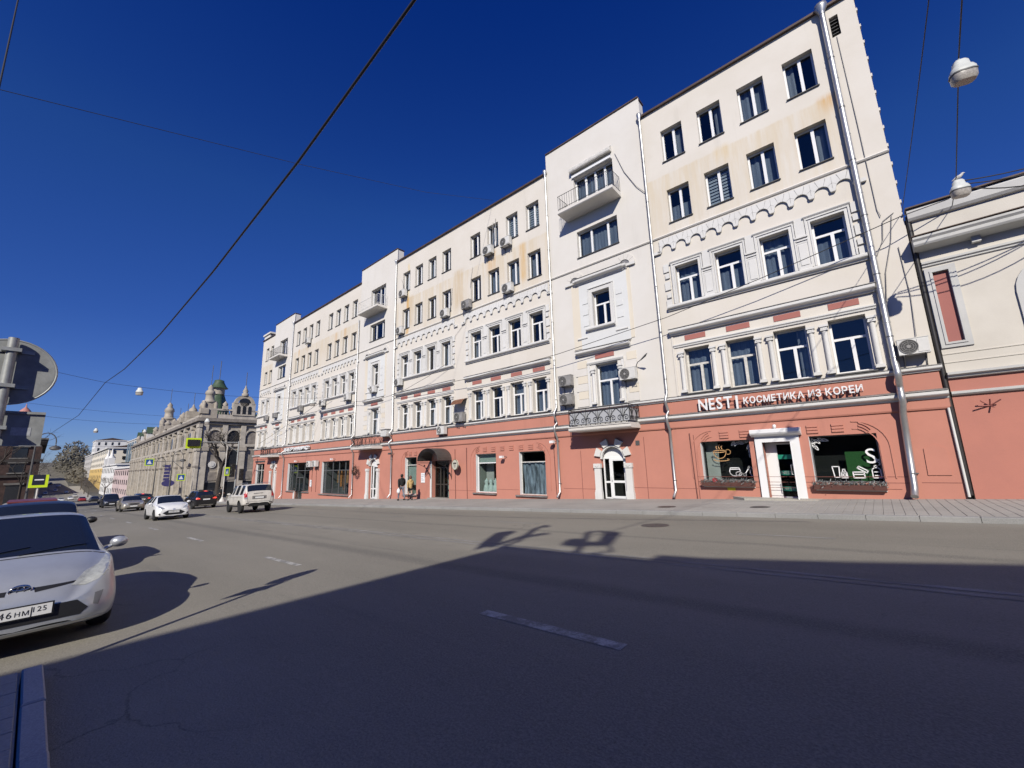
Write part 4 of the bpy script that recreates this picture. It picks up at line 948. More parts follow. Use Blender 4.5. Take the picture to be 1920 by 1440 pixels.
mb = MB(); y = Y0 - dep
for r in (.97, .86, .74): mb.tube([(xc - rx * r * math.cos(math.pi * i / 24), y, z0 + rz * r * math.sin(math.pi * i / 24)) for i in range(25)], .012, 4)
for i in range(1, 36):
    q = math.pi * i / 36; mb.tube([(xc - rx * .97 * math.cos(q), y, z0 + rz * .97 * math.sin(q)), (xc - rx * .74 * math.cos(q), y, z0 + rz * .74 * math.sin(q))], .009, 4, False)
for s in (-1, 1):
    xx = xc + s * rx
    for zz in (z0, z0 - .10, z0 - .20): mb.tube([(xx, Y0 - dep, zz), (xx, Y0, zz)], .010, 4)
    for i in range(14): yy = Y0 - dep + dep * i / 13; mb.tube([(xx, yy, z0), (xx, yy, z0 - .20)], .008, 4, False)
    mb.tube([(xx, Y0 - .03, -1.0), (xx, Y0 - .22, -.55), (xx, Y0 - .6, -.15), (xx, Y0 - 1.15, z0 - .2)], .016, 5); mb.tube([(xx, Y0 - .03, -1.05), (xx, Y0 - .03, z0)], .018, 5)
    for k in range(4): mb.lathe([(.05 + .02 * (k % 2), -.006), (.05 + .02 * (k % 2), .006)], (xx, Y0 - .18 - .14 * k, -.62 + .18 * k), 8, 'x')
part('iron_lace', mb, M_IRONB, cn)
me = frame_mesh(1.86, 2.72, .07, .06, [(.62, .07, 2.1), (1.0, .07, 2.1)], [(2.13, .07, 1.79), (.95, .07, 1.79)], 'door', mat('brown_aluminium', (.065, .058, .05), .4, .3)); me.name = 'door'
dd = inst('door', me, B, (-24.60, Y0 + .3, zs(-23.6) + .02)); 
for a, b in ((.07, .58), (.66, .96), (1.05, 1.79)):
    for c, d in ((.07, .9), (1.0, 2.08), (2.18, 2.65)): inst('pane', pane_mesh(b - a, d - c, M_SHOPG), dd, (a, .025, c), local=True)
room(-24.62, -22.70, -2.75, .24, 1.6, M_DARKROOM); part('display_panel', MB().box(-24.0, -23.7, Y0 + .9, Y0 + .92, -2.5, -.2), M_MINT, B)
part('white_jamb', MB().box(-24.80, -24.62, Y0 - .03, Y0 + .02, zs(-24.7), .24), M_TRIM, B)
part('doorstep', MB().box(-24.7, -22.6, Y0 - .35, Y0 + .3, zs(-23.6) - .1, zs(-23.6) + .06), M_PAVE, B)
# oval hanging sign
t = thing('hanging_sign', 'oval cream sign with dark emblem hung beside the canopy', 'sign', (-21.6, Y0 - .35, -.05))
sc = Matrix.Translation((-21.55, Y0 - .42, -.06)) @ Matrix.Rotation(R(-14), 4, 'Z')
part('board', MB().lathe([(.42, -.04), (.42, .04)], (0, 0, 0), 24, 'y').xf(sc @ Matrix.Scale(.80, 4, (0, 0, 1)) @ Matrix.Scale(.98, 4, (1, 0, 0))), mat('cream_sign', (.62, .60, .50), .6), t)
part('rim', MB().tube([(.42 * math.cos(6.2832 * i / 24), -.03, .336 * math.sin(6.2832 * i / 24)) for i in range(25)], .022, 5).xf(sc), mat('olive_rim', (.16, .16, .09), .5), t)
mb = MB()
for a in range(5): mb.prism([(-.20 + .09 * a, .05 + .03 * (a % 2)), (-.13 + .09 * a, .05), (-.13 + .09 * a, .16 - .03 * (a % 2)), (-.20 + .09 * a, .12)][::1], -.055, -.04)
for z in (-.02, -.09, -.16): mb.box(-.16 + abs(z) * .3, .16 - abs(z) * .3, -.05, -.04, z, z + .02)
part('emblem', mb.xf(sc), M_IRONB, t); part('bracket', MB().tube([(-21.9, Y0, -.05), (-21.8, Y0 - .3, -.05)], .015, 5), M_IRONB, t)
def poster(x0, x1, z0, z1, label, lines=4):
    t = thing('wall_notice', label, 'notice', ((x0 + x1) / 2, Y0, z0)); part('sheet', MB().box(x0, x1, Y0 - .03, Y0 - .002, z0, z1), M_PRINT, t)
    mb = MB()
    for i in range(lines): zz = z1 - .12 - i * (z1 - z0 - .2) / lines; mb.box(x0 + .06, x1 - .06 - .1 * (i % 3), Y0 - .033, Y0 - .03, zz - .035, zz)
    part('text_lines', mb, mat('grey_text', (.25, .27, .33), .8), t)['kind'] = 'stuff'
poster(-25.88, -25.42, -1.30, -.60, 'white paper notice on the wall left of the canopy door')
poster(-45.15, -44.72, -1.90, -1.22, 'white paper notice between the two big shopfronts')
# wreath
t = thing('wreath', 'dark round wreath hanging on the wall beside the far arched door', 'wreath', (-35.1, Y0 - .15, -.35)); mb = MB(); rr = random.Random(4)
for i in range(420):
    a = rr.random() * 6.2832; r = .30 + rr.gauss(0, .08); c = Vector((-35.1 + r * 1.15 * math.cos(a), Y0 - .42 + rr.gauss(0, .06), -.36 + r * math.sin(a))); d = Vector((rr.gauss(0, 1), rr.gauss(0, 1), rr.gauss(0, 1))).normalized() * .13; s = d.cross(Vector((rr.random(), 1, rr.random()))).normalized() * .022
    mb.quad(c - s, c + s, c + d + s * .3, c + d - s * .3)
part('twigs', mb, mat('dark_twig', (.07, .045, .035), .9), t)['kind'] = 'stuff'; part('hook', MB().tube([(-35.1, Y0, -.02), (-35.1, Y0 - .42, -.06)], .012, 5), M_IRONB, t)
# --- shop sign of raised letters
def sign(name, label, items, m, y0, dep, group=None):
    t = thing(name, label, 'sign', (items[0][2], y0, items[0][3]), 0, group)
    for txt, size, x0, z, x1, bold in items:
        ms = []; x = 0
        for ch in txt:
            if ch == ' ': x += size * .30; continue
            me, a, b = text_mesh(ch, size, dep, 'letter', bold); ms.append((me, x - a)); x += (b - a) + size * .13
        k = (x1 - x0) / (x - size * .13)
        for me, dx in ms: me.materials.append(m); inst('letter', me, t, (x0 + dx * k, y0, z), (R(90), 0, 0), (k, 1, 1))
    return t
s0 = sign('shop_sign', 'white raised lettering of the shop on the salmon band', [('NEST', .70, -5.62, 1.97, -4.27, .012), ('|', .62, -4.14, 2.02, -4.06, .0), ('КОСМЕТИКА ИЗ КОРЕИ', .36, -3.86, 2.07, -.10, .008)], M_PVC, Y0 - .20, .022)
mb = MB(); mb.box(-5.65, -.1, Y0 - .03, Y0 - .0, 2.26, 2.29); mb.box(-5.65, -.1, Y0 - .03, Y0, 2.10, 2.13)
for i in range(20): mb.box(-5.6 + i * .285, -5.585 + i * .285, Y0 - .19, Y0 - .02, 2.18, 2.20)
part('mounting_rail', mb, M_RED2, s0)
sign('shop_sign', 'small blurred white block lettering high on the far salmon band', [('БЕРАИВС', .50, -51.9, 1.98, -45.4, .03)], M_PVC, Y0 - .22, .10)
# ------------------------------------------------------------------ air conditioners (each hung on its own bracket)
M_AC = mat('ac_white', (.66, .65, .62), .5, var=.1, scale=3); M_ACD = mat('ac_dark', (.045, .045, .045), .6); M_ACG = mat('ac_grey', (.30, .29, .28), .6, var=.25, scale=4)
def ac_unit(fan='dark', m=None):
    w, h, d = .82, .56, .29
    cs = MB(); cs.box(0, w, -d, 0, 0, h); cs.box(-.012, w + .012, -d - .012, .0, h, h + .02); cs.box(w - .30, w - .02, -d - .012, -d, .05, h - .05)
    casing = mk(cs, 'casing', m or M_AC)
    gr = MB(); cx, cz = .285, h / 2; gr.lathe([(.245, -.012), (.245, .002)], (cx, -d, cz), 22, 'y'); GR = mk(gr, 'fan_opening', M_ACD)
    ri = MB()
    for r in (.25, .19, .13): ri.tube([(cx + r * math.cos(6.2832 * i / 20), -d - .016, cz + r * math.sin(6.2832 * i / 20)) for i in range(21)], .008 if r < .25 else .014, 4)
    for i in range(8): a = i * .7854; ri.tube([(cx + .06 * math.cos(a), -d - .016, cz + .06 * math.sin(a)), (cx + .245 * math.cos(a), -d - .016, cz + .245 * math.sin(a))], .006, 3, False)
    ri.lathe([(.06, -.026), (.06, -.012)], (cx, -d, cz), 12, 'y'); RI = mk(ri, 'fan_guard', M_AC if fan == 'light' else M_ACG)
    br = MB()
    for x in (.12, w - .12): br.box(x - .018, x + .018, -d - .04, .13, -.05, -.012); br.box(x - .018, x + .018, .10, .13, -.40, -.05); br.tube([(x, .11, -.38), (x, -d + .02, -.05)], .013, 4)
    BR = mk(br, 'bracket', M_ALU)
    return casing, GR, RI, BR
ACK = {'w': ac_unit('dark', M_AC), 'g': ac_unit('dark', M_ACG), 'l': ac_unit('light', M_AC)}
def ac(x, z, k, label, sc=1.0):
    t = thing('air_conditioner', label, 'air conditioner', (x, Y0 - .13, z), 0, 'air conditioners hung on the pale facade')
    t.scale = (sc, 1, sc)
    for nm, me in zip(('casing', 'fan_opening', 'fan_guard', 'bracket'), ACK[k]):
        o = bpy.data.objects.new(nm, me); COL.objects.link(o); o.parent = t
    return t
ac(.98, 3.12, 'w', 'big white air conditioner right of the thick downpipe above the salmon corner', .92)
ac(-12.82, 4.04, 'g', 'upper grey air conditioner of the pair left of the near balcony')
ac(-12.82, 3.00, 'g', 'lower grey air conditioner of the pair left of the near balcony')
ac(-9.13, 3.84, 'w', 'white air conditioner hung over the right half of the near balcony window')
ac(-18.62, 14.12, 'w', 'left air conditioner of the two between the top windows beside the tall bay')
ac(-16.98, 14.10, 'w', 'right air conditioner of the two between the top windows beside the tall bay')
ac(-16.92, 10.82, 'w', 'white air conditioner on the string course under the third window from the tall bay')
ac(-20.88, 10.82, 'g', 'grey air conditioner at the string course in the middle of the long front')
ac(-29.13, 10.86, 'w', 'white air conditioner at the string course right beside the middle downpipe')
ac(-23.28, 10.82, 'w', 'white air conditioner under the rust stained window with a curved cable')
ac(-29.20, 6.44, 'w', 'white air conditioner beside the middle downpipe below the third floor windows')
ac(-28.85, 14.10, 'w', 'white air conditioner under the top window nearest the middle bay')
ac(-21.70, 2.83, 'g', 'large grey air conditioner with a rusty hood above it on the long front', 1.1)
ac(-23.58, 2.10, 'l', 'small white air conditioner on the salmon band above the canopy')
ac(-33.15, 6.40, 'l', 'white air conditioner under the small middle bay window')
ac(-37.85, 6.28, 'l', 'white air conditioner on the sill cornice just left of the middle bay', 1.15)
ac(-43.20, 6.33, 'w', 'white air conditioner below the hanging street lamp on the far front', 1.1)
ac(-48.75, 6.36, 'g', 'grey air conditioner under the sill cornice of the farthest window group', 1.05)
ac(-47.85, 14.10, 'w', 'white air conditioner between top windows of the farthest window group', 1.05)
ac(-56.35, 6.32, 'g', 'grey air conditioner under the far bay window')
ac(-59.40, 6.26, 'g', 'grey air conditioner at the far left end of the facade', 1.05)
ac(-45.30, .12, 'l', 'left one of two white air conditioners above the dark shopfronts', 1.05)
ac(-43.95, .14, 'l', 'right one of two white air conditioners above the dark shopfronts', 1.05)
t = thing('caged_box', 'white slatted box unit on the wall right of the middle balcony', 'air conditioner', (-30.7, Y0, 2.35))
part('casing', MB().box(-31.0, -30.1, Y0 - .42, Y0 - .05, 2.42, 2.95), M_AC, t); part('cover', MB().box(-31.06, -30.04, Y0 - .50, Y0, 2.95, 3.0), M_ACG, t); part('shelf', MB().box(-31.06, -30.04, Y0 - .48, Y0, 2.37, 2.42), M_ACG, t)
mb = MB()
for i in range(6): mb.box(-31.02, -30.08, Y0 - .435, Y0 - .42, 2.46 + i * .08, 2.50 + i * .08)
part('slats', mb, M_TRIM, t)['kind'] = 'stuff'
# rusty curved hood over the large grey unit
t = thing('rusty_hood', 'rusty curved tin hood over the large grey air conditioner', 'hood', (-21.3, Y0, 4.0)); mb = MB(); pts = [(Y0, 4.42), (Y0 - .2, 4.40), (Y0 - .42, 4.28), (Y0 - .60, 4.02)]
for (ya, za), (yb, zb_) in zip(pts[:-1], pts[1:]): mb.quad((-21.85, ya, za), (-20.70, ya, za), (-20.70, yb, zb_), (-21.85, yb, zb_)); mb.quad((-21.85, ya, za - .01), (-21.85, yb, zb_ - .01), (-20.70, yb, zb_ - .01), (-20.70, ya, za - .01))
part('sheet', mb, mat('rusty_tin', (.22, .10, .055), .7, .2, var=.4, scale=6), t); part('strut', MB().tube([(-21.8, Y0, 3.6), (-21.8, Y0 - .5, 4.1)], .012, 4).tube([(-20.75, Y0, 3.6), (-20.75, Y0 - .5, 4.1)], .012, 4), M_ALU, t)['kind'] = 'stuff'
# ------------------------------------------------------------------ downpipes
def downpipe(x, ztop, zbot, r, funnel=True, m=None, lean=0.0):
    ys = Y0 - .06 - r; yo = Y0 - .36 - r * .3
    pts = [(x, ys, ztop - .25), (x, ys, 2.95), (x, yo, 2.62), (x, yo, 2.45), (x - .01, ys - .02, 2.15), (x - .01, ys - .02, 2.05), (x - .02, yo, 1.88), (x - .02, yo, 1.6), (x - .03 - .04 * lean, ys, 1.2), (x - .03 - .14 * lean, ys, zbot + .38), (x - .06 - .16 * lean, ys - .26, zbot + .10)]
    mb = MB().tube(pts, r, 10)
    n = int((ztop - 3) / 1.25)
    for i in range(n): z = 3.1 + i * 1.25; mb.lathe([(r * 1.02, 0), (r * 1.12, .015), (r * 1.02, .04)], (x, ys, z), 10)
    o = part('downpipe', mb, m or M_ZINC, B)
    if funnel: part('rain_hopper', MB().lathe([(r * .95, -.30), (r * 1.1, -.18), (r * 2.1, .0), (r * 2.15, .14), (r * 1.9, .15)], (x, ys - .02, ztop), 12), M_ZINC, B)
    mb = MB()
    for i in range(8):
        z = zbot + .8 + i * 2.3
        if z < ztop - .5: mb.box(x - .02, x + .02, ys, Y0, z, z + .03); mb.lathe([(r * 1.1, 0), (r * 1.1, .035)], (x - (.03 + .09 * lean if z < 1.2 else 0), ys, z), 10)
    part('pipe_clip', mb, M_ALU, B)['kind'] = 'stuff'
downpipe(.85, 17.78, zs(.9), .10, lean=.9); downpipe(-6.98, 17.85, zs(-7), .062); downpipe(-13.24, 17.85, zs(-13.2), .058); downpipe(-29.76, 17.85, zs(-29.8), .06); downpipe(-52.36, 17.85, zs(-52), .06); downpipe(-36.04, 14.3, zs(-36), .05, False)
M_CABLE = mat('black_cable', (.018, .018, .02), .6); M_GCABLE = mat('grey_cable', (.30, .29, .28), .7)
def cab(pts, r, label, m=None, group=None, cat='cable', name='cable'):
    return tag(part(name, MB().tube(pts, r, 5), m or M_CABLE), label, cat, group)
GC = 'cables fixed to the pale facade'
cab([(1.15, Y0 - .02, 16.3), (1.2, Y0 - .03, 12.0), (1.22, Y0 - .03, 8.6), (1.28, Y0 - .05, 8.3)], .012, 'thin grey cable running down the right edge from the attic vent', M_GCABLE, GC)
cab([(1.55, Y0 - .03, 8.2), (1.40, Y0 - .04, 7.3), (1.10, Y0 - .04, 6.2), (.95, Y0 - .05, 5.0), (.55, Y0 - .05, 4.3)], .014, 'cable slanting from the roof bracket down behind the thick downpipe', M_GCABLE, GC)
cab([(1.62, Y0 - .03, 8.3), (1.30, Y0 - .05, 8.1), (1.20, Y0 - .04, 7.4), (.98, Y0 - .04, 6.9)], .014, 'short looping cable at the upper right corner', M_GCABLE, GC)
cab([(1.55, Y0 - .03, 7.0), (1.58, Y0 - .03, 5.2), (1.50, Y0 - .05, 3.75)], .012, 'thin cable dropping to the big white air conditioner', M_GCABLE, GC)
cab([(-8.55, Y0 - .03, 16.6), (-8.1, Y0 - .04, 15.2), (-7.5, Y0 - .05, 14.0), (-7.05, Y0 - .06, 13.4)], .016, 'grey hose curving from the awning to the downpipe', M_GCABLE, GC)
cab([(-17.9, Y0 - .04, 16.5), (-17.95, Y0 - .05, 15.2), (-18.0, Y0 - .1, 14.6), (-18.4, Y0 - .12, 14.2)], .022, 'left grey conduit between the top windows of the long front', M_GCABLE, GC)
cab([(-17.65, Y0 - .04, 16.7), (-17.7, Y0 - .05, 15.2), (-17.9, Y0 - .1, 14.4), (-18.3, Y0 - .12, 14.05)], .022, 'right grey conduit between the top windows of the long front', M_GCABLE, GC)
cab([(-22.3, Y0 - .03, 13.0), (-22.35, Y0 - .05, 11.8), (-22.6, Y0 - .08, 11.2)], .022, 'curved grey conduit beside the rust stained window', M_GCABLE, GC)
cab([(-29.0, Y0 - .03, 15.9), (-28.75, Y0 - .05, 15.4), (-28.7, Y0 - .08, 14.7)], .018, 'short grey conduit over the top window near the middle bay', M_GCABLE, GC)
cab([(-20.0, Y0 - .06, 13.9), (-20.2, Y0 - .06, 13.0), (-20.3, Y0 - .05, 12.4)], .010, 'fine dark wire hanging below the top windows of the long front', M_GCABLE, GC)
cab([(-19.98, Y0 - .05, 10.7), (-20.9, Y0 - .05, 9.9), (-21.9, Y0 - .05, 9.2), (-22.1, Y0 - .05, 8.6)], .010, 'fine wire slanting between the two arcades', M_GCABLE, GC)
for x, z1, z0, lb in ((-22.03, 1.0, -2.40, 'vertical brown conduit right of the canopy'), (-20.86, 1.04, -2.36, 'vertical brown conduit left of the dress window'), (-13.62, 1.0, -1.8, 'vertical brown conduit left of the downpipe by the plastic covered window'), (-44.7, .2, -2.4, 'left vertical conduit between the dark shopfronts'), (-43.7, .8, -2.4, 'right vertical conduit between the dark shopfronts'), (-36.2, 0., -2.7, 'vertical conduit left of the wreath'), (-6.2, 1.03, -1.75, 'dark vertical conduit right of the second downpipe')):
    cab([(x, Y0 - .03, z1), (x + .02, Y0 - .03, (z0 + z1) / 2 + .1), (x + .06, Y0 - .03, z0)], .022, lb, mat('brown_conduit', (.17, .065, .055), .7), GC)
for x, z, lb in ((-29.8 + .25, .95, 'small lamp on the wall beside the middle downpipe'), (-48.3, .78, 'small white floodlight above the left dark shopfront'), (-39.7, .78, 'small white floodlight above the right dark shopfront'), (-17.2, .32, 'small dark lamp between the two windows with white frames'), (-13.35, 1.03, 'small white camera beside the downpipe of the near bay')):
    t = thing('wall_lamp', lb, 'lamp', (x, Y0 - .2, z), 0, 'small lamps on the salmon wall'); part('arm', MB().tube([(x, Y0, z), (x - .1, Y0 - .25, z + .06)], .018, 5), M_ALU, t); part('head', MB().box(x - .28, x - .04, Y0 - .42, Y0 - .24, z - .06, z + .08), M_PVC if 'white' in lb else M_DKSILL, t)
# curved street-lamp bracket on the bay
t = thing('bracket_lamp', 'thin grey arm lamp fixed to the right side of the near bay', 'lamp', (-8.35, Y0, 4.3)); part('arm', MB().tube([(-8.35, Y0 - .05, 4.1), (-8.35, Y0 - .10, 4.5), (-8.2, Y0 - .25, 4.62), (-7.95, Y0 - .4, 4.68)], .022, 5), M_ALU, t); part('head', MB().tube([(-7.98, Y0 - .38, 4.67), (-7.65, Y0 - .6, 4.78), (-7.5, Y0 - .7, 4.86)], [.03, .05, .015], 6), M_ALU, t)
# ------------------------------------------------------------------ overhead wires and hanging street lamps
GW = 'wires across the street'
cab([(5, 2.5, 7.2), (-1, 2.5, 6.3), (-3.7, 2.5, 5.95), (-7.3, 2.5, 5.6), (-12.95, 2.5, 5.35), (-20.3, 2.5, 5.3), (-31, 2.5, 5.75), (-42.4, 2.5, 6.7), (-60, 2.0, 5.9), (-80, .5, 5.4), (-110, -.5, 5.8)], .022, 'thick black twisted cable sweeping down the sky to the left', None, GW)
cab([(-15, -1.8, 9.42), (-15.9, 5.47, 12.1), (-16.9, 12.5, 15.0), (-17.88, 19.0, 18.25)], .009, 'thin wire crossing the sky to the roof edge of the long front', None, GW)
cab([(-15, -1.8, 9.42), (-18, -2.2, 14.5), (-21, -2.6, 19.5)], .02, 'dark wire at the upper left corner of the sky', None, GW)
cab(sag((-42.4, -6, 8.6), (-42.4, 2.5, 6.7), .15) + sag((-42.4, 2.5, 6.7), (-42.4, 18.95, 7.15), .42)[1:], .012, 'thin span wire carrying two hanging lamps over the far street', None, GW)
cab(sag((-80, -6, 8.4), (-80, 18, 7.6), .9), .016, 'far span wire with a small hanging lamp beside the ornate store', None, GW)
cab(sag((-66, -8, 8.4), (-66, 14, 6.9), .5), .012, 'far span wire crossing above the parked cars', None, GW)
cab(sag((-120, -5, 6.2), (-120, 20, 6.6), .8), .02, 'farthest span wire crossing over the street', None, GW)
cab(sag((2.0, -3, 8.6), (1.82, 18.9, 8.2), .25), .010, 'thin span wire beside the two hanging lamps at the right', None, GW)
cab([(1.75, -4, 8.3), (1.9, 5.0, 7.75), (2.30, 11.0, 7.55), (2.76, 16.2, 7.52), (3.0, 19.0, 7.9)], .012, 'span wire holding the two hanging lamps at the right', None, GW)
cab([(2.92, 18.6, 8.03), (1.72, 18.2, 7.76), (-.2, 18.2, 7.38), (-2.46, 18.2, 6.95), (-6.38, 18.25, 6.33), (-12.52, 18.3, 5.82), (-19.66, 18.4, 5.6), (-28.47, 18.5, 5.78), (-29.7, 18.7, 5.8)], .016, 'long cable slung along the facade from the right corner', None, GW)
cab([(-22.6, 18.6, 7.1), (-24.5, 18.5, 6.5), (-27.5, 18.6, 5.95), (-29.7, 18.7, 5.75), (-33, 18.6, 5.6), (-38.5, 18.6, 6.3)], .014, 'drooping cable along the facade past the middle bay', None, GW)
cab([(-40.8, 18.6, 7.0), (-44, 18.5, 6.4), (-48, 18.5, 5.6), (-53, 18.5, 4.6), (-60, 18.5, 3.3)], .018, 'drooping cable along the far end of the facade', None, GW)
for i, (a, z, d) in enumerate(((2.76, 7.45, .5), (2.8, 7.35, .75), (2.85, 7.50, .25))):
    cab(sag((a, 16.4, z), (6.8, 17.6, 8.3 - .15 * i), d), .016, ['upper cable running right from the lower hanging lamp', 'lowest drooping cable right of the lower hanging lamp', 'middle cable right of the lower hanging lamp'][i], None, 'cables right of the lower hanging lamp')
M_LAMPB = mat('lamp_enamel', (.55, .57, .55), .5, var=.12, scale=6); M_LAMPG = mat('lamp_glass', (.40, .37, .33), .25, var=.3, scale=30)
def lamp(x, y, z, label, s=1.0, rz=.6):
    t = thing('hanging_lamp', label, 'street lamp', (x, y, z), rz, 'lamps hung on span wires')
    a = MB(); w, d = .19 * s, .13 * s
    def ring(k, zz, q=10): return [(w * k * math.copysign(abs(math.cos(6.2832 * i / q)) ** .6, math.cos(6.2832 * i / q)), d * k * math.copysign(abs(math.sin(6.2832 * i / q)) ** .6, math.sin(6.2832 * i / q)), zz * s) for i in range(q)]
    def loft(rings):
        mb = MB(); q = 10; vs = [v for r in rings for v in r]
        mb.add(vs, [(i * q + j, i * q + (j + 1) % q, (i + 1) * q + (j + 1) % q, (i + 1) * q + j) for i in range(len(rings) - 1) for j in range(q)], True); mb.add(rings[0], [tuple(range(q - 1, -1, -1))]); mb.add(rings[-1], [tuple(range(q))]); return mb
    part('housing', loft([ring(1, 0), ring(.98, .05), ring(.80, .12), ring(.66, .14), ring(.60, .24), ring(.45, .28), ring(.15, .29)]), M_LAMPB, t, local=True)
    part('reflector', loft([ring(1.06, -.035), ring(1.08, -.02), ring(1.02, -.001)]), M_DKSILL, t, local=True)
    part('lens', loft([ring(.80, -.20), ring(.96, -.16), ring(1.0, -.036)]), M_LAMPG, t, local=True)
    part('hook', MB().tube([(0, 0, .27 * s), (0, 0, .36 * s)], .012 * s, 5), M_ALU, t, local=True); return t
lamp(2.30, 11.0, 7.20, 'nearer and higher looking of the two white hanging lamps at the right', 1.0, .3)
lamp(2.78, 16.2, 7.16, 'lower white hanging lamp with a bird on it at the right', 1.05, .3)
lamp(-42.4, 4.46, 6.18, 'white hanging lamp against the sky left of the ornate store', 1.2, 1.2); lamp(-42.4, 17.6, 6.45, 'grey hanging lamp in front of the far window group', 1.35, 1.2)
lamp(-80, 4.55, 5.85, 'small far hanging lamp low in the sky', 1.25, 1.2); lamp(-80, 9.6, 5.9, 'far hanging lamp next to the left stone pinnacle', 1.25, 1.2)
lamp(-66, 14.0, 6.4, 'hanging lamp at the right edge of the ornate store roof', 1.5, 1.2)
# bird on the lower lamp
bd = MB(); bx, by, bz = 2.80, 16.2, 7.47
for c0, r0, r1 in (((bx, by, bz + .04), .055, .075),): 
    n = 8; rings = []
    for i, (dx, dz, r) in enumerate(((-.13, -.02, .008), (-.08, .0, .03), (-.02, .03, .052), (.04, .055, .05), (.075, .085, .034), (.095, .115, .032), (.12, .12, .022), (.15, .115, .004))): rings.append((bx + dx, by, bz + dz + .03, r))
    bd.tube([q[:3] for q in rings], [q[3] for q in rings], 8)
bird = part('bird', bd, mat('pale_feather', (.55, .54, .52), .8, var=.3, scale=30)); tag(bird, 'pale bird perched on top of the lower hanging lamp', 'bird')
# ------------------------------------------------------------------ neighbour on the right
N = thing('neighbour_building', 'lower cream and salmon building with a red panel, right of the gap', 'building', (6, Y0, zs(6)))
NX0, NX1 = 2.0, 26.0; yb = Y0
def nb_(x0, x1, prof, name, m, par=N): mb = MB(); mb.prismx([(yb - o, z) for o, z in prof], x0, x1); return part(name, mb, m, par)
M_NW = plaster('aged_cream', (.66, .62, .55), (.57, .53, .465), .3); M_NR = plaster('aged_salmon', (.50, .20, .148), (.425, .175, .135), .17); M_NG = plaster('aged_white', (.60, .595, .575), (.46, .455, .44), .28)
holes = [(2.2, 2.56, 3.40, 5.80, .06)]
mb = wallgrid(NX0, NX1, 2.30, 8.1, holes); mb.quad((NX0, Y0, -2), (NX0, Y0, 8.1), (NX0, Y0 + 14, 8.1), (NX0, Y0 + 14, -2)); mb.quad((2.2, Y0 + .06, 3.4), (2.56, Y0 + .06, 3.4), (2.56, Y0 + .06, 5.8), (2.2, Y0 + .06, 5.8)); part('wall', mb, M_NW, N)
mb = MB(); mb.box(2.2, 2.56, Y0 + .04, Y0 + .055, 3.4, 5.8); part('red_panel', mb, M_RED2, N)
mb = MB()
for a, b, c, d, o in ((2.02, 2.2, 3.22, 5.98, .05), (2.56, 2.74, 3.22, 5.98, .05), (2.2, 2.56, 3.22, 3.4, .05), (2.2, 2.56, 5.8, 5.98, .05)): mb.box(a, b, Y0 - o, Y0 + .02, c, d)
part('panel_frame', mb, M_NG, N)
mb = MB()
for a, b, c, d in ((2.13, 2.19, 3.33, 5.87), (2.57, 2.63, 3.33, 5.87), (2.19, 2.57, 3.33, 3.39), (2.19, 2.57, 5.81, 5.87)): mb.box(a, b, Y0 - .075, Y0 - .05, c, d)
part('panel_moulding', mb, M_NG, N)
mb = MB(); mb.quad((NX0, Y0, -2.2), (NX1, Y0, -2.2), (NX1, Y0, 2.30), (NX0, Y0, 2.30)); part('ground_floor_wall', mb, M_NR, N)
mb = MB(); mb.box(NX0, NX1, Y0 + .1, Y0 + 14, 7.9, 8.05); part('roof', mb, M_ROOF, N)
nb_(NX0 - .08, NX1, [(0, 7.75), (.10, 7.78), (.16, 7.86), (.18, 8.10), (.10, 8.2), (-.2, 8.2), (-.2, 7.7)], 'parapet_moulding', M_NG); nb_(NX0 - .1, NX1, [(-.2, 8.202), (.22, 8.205), (.22, 8.25), (-.2, 8.32)], 'roof_edge', M_ROOF)
nb_(NX0 - .12, NX1, [(0, 6.62), (.20, 6.66), (.42, 6.70), (.46, 6.76), (.46, 6.86), (.52, 6.93), (.52, 7.0), (0, 7.04)], 'cornice', M_NG); nb_(NX0 - .14, NX1, [(0, 7.042), (.56, 7.03), (.56, 7.055), (0, 7.12)], 'flashing', M_ROOF)
for i in range(14): mb = MB(); x = 3.3 + i * 1.6; mb.box(x - .10, x + .10, Y0 - .17, Y0, 6.46, 6.655); part('cornice_bracket', mb, M_NG, N)
nb_(NX0, NX1, [(0, 6.05), (.05, 6.07), (.05, 6.12), (.10, 6.15), (.10, 6.22), (0, 6.25)], 'string_course', M_NG)
nb_(NX0, NX1, [(0, 2.22), (.10, 2.24), (.12, 2.30), (.20, 2.33), (.20, 2.40), (0, 2.43)], 'white_band', M_NG); nb_(NX0, NX1, [(0, 1.66), (.08, 1.68), (.12, 1.72), (.12, 1.78), (0, 1.81)], 'white_band', M_NG)
nb_(NX0, NX1, [(0, 3.0), (.02, 3.01), (.02, 3.04), (0, 3.05)], 'plaster_joint', M_NW); nb_(NX0, NX1, [(0, 2.72), (.02, 2.73), (.02, 2.76), (0, 2.77)], 'plaster_joint', M_NW)
def ring_arch(cx, z, r0, r1, low, o, name, m, par):
    mb = MB(); n = 14; pts = [(math.cos(math.pi * i / n), math.sin(math.pi * i / n)) for i in range(n + 1)]
    for (a, b), (c, d) in zip(pts[:-1], pts[1:]): mb.prism([(cx + r0 * a, z + r0 * b), (cx + r1 * a, z + r1 * b), (cx + r1 * c, z + r1 * d), (cx + r0 * c, z + r0 * d)][::-1], Y0 - o, Y0)
    mb.box(cx + r0, cx + r1, Y0 - o, Y0, low, z); mb.box(cx - r1, cx - r0, Y0 - o, Y0, low, z); o_ = part(name, mb, m, par); o_['kind'] = 'stuff'; return o_
for k in range(4):
    cx = 4.85 + k * 3.4; ring_arch(cx, 4.65, .62, 1.02, 3.0, .06, 'window_surround', M_NG, N); mb = MB(); mb.box(cx - .62, cx + .62, Y0 + .0 - .01, Y0 - .004, 3.0, 4.65); part('window', mb, M_GLASS, N)
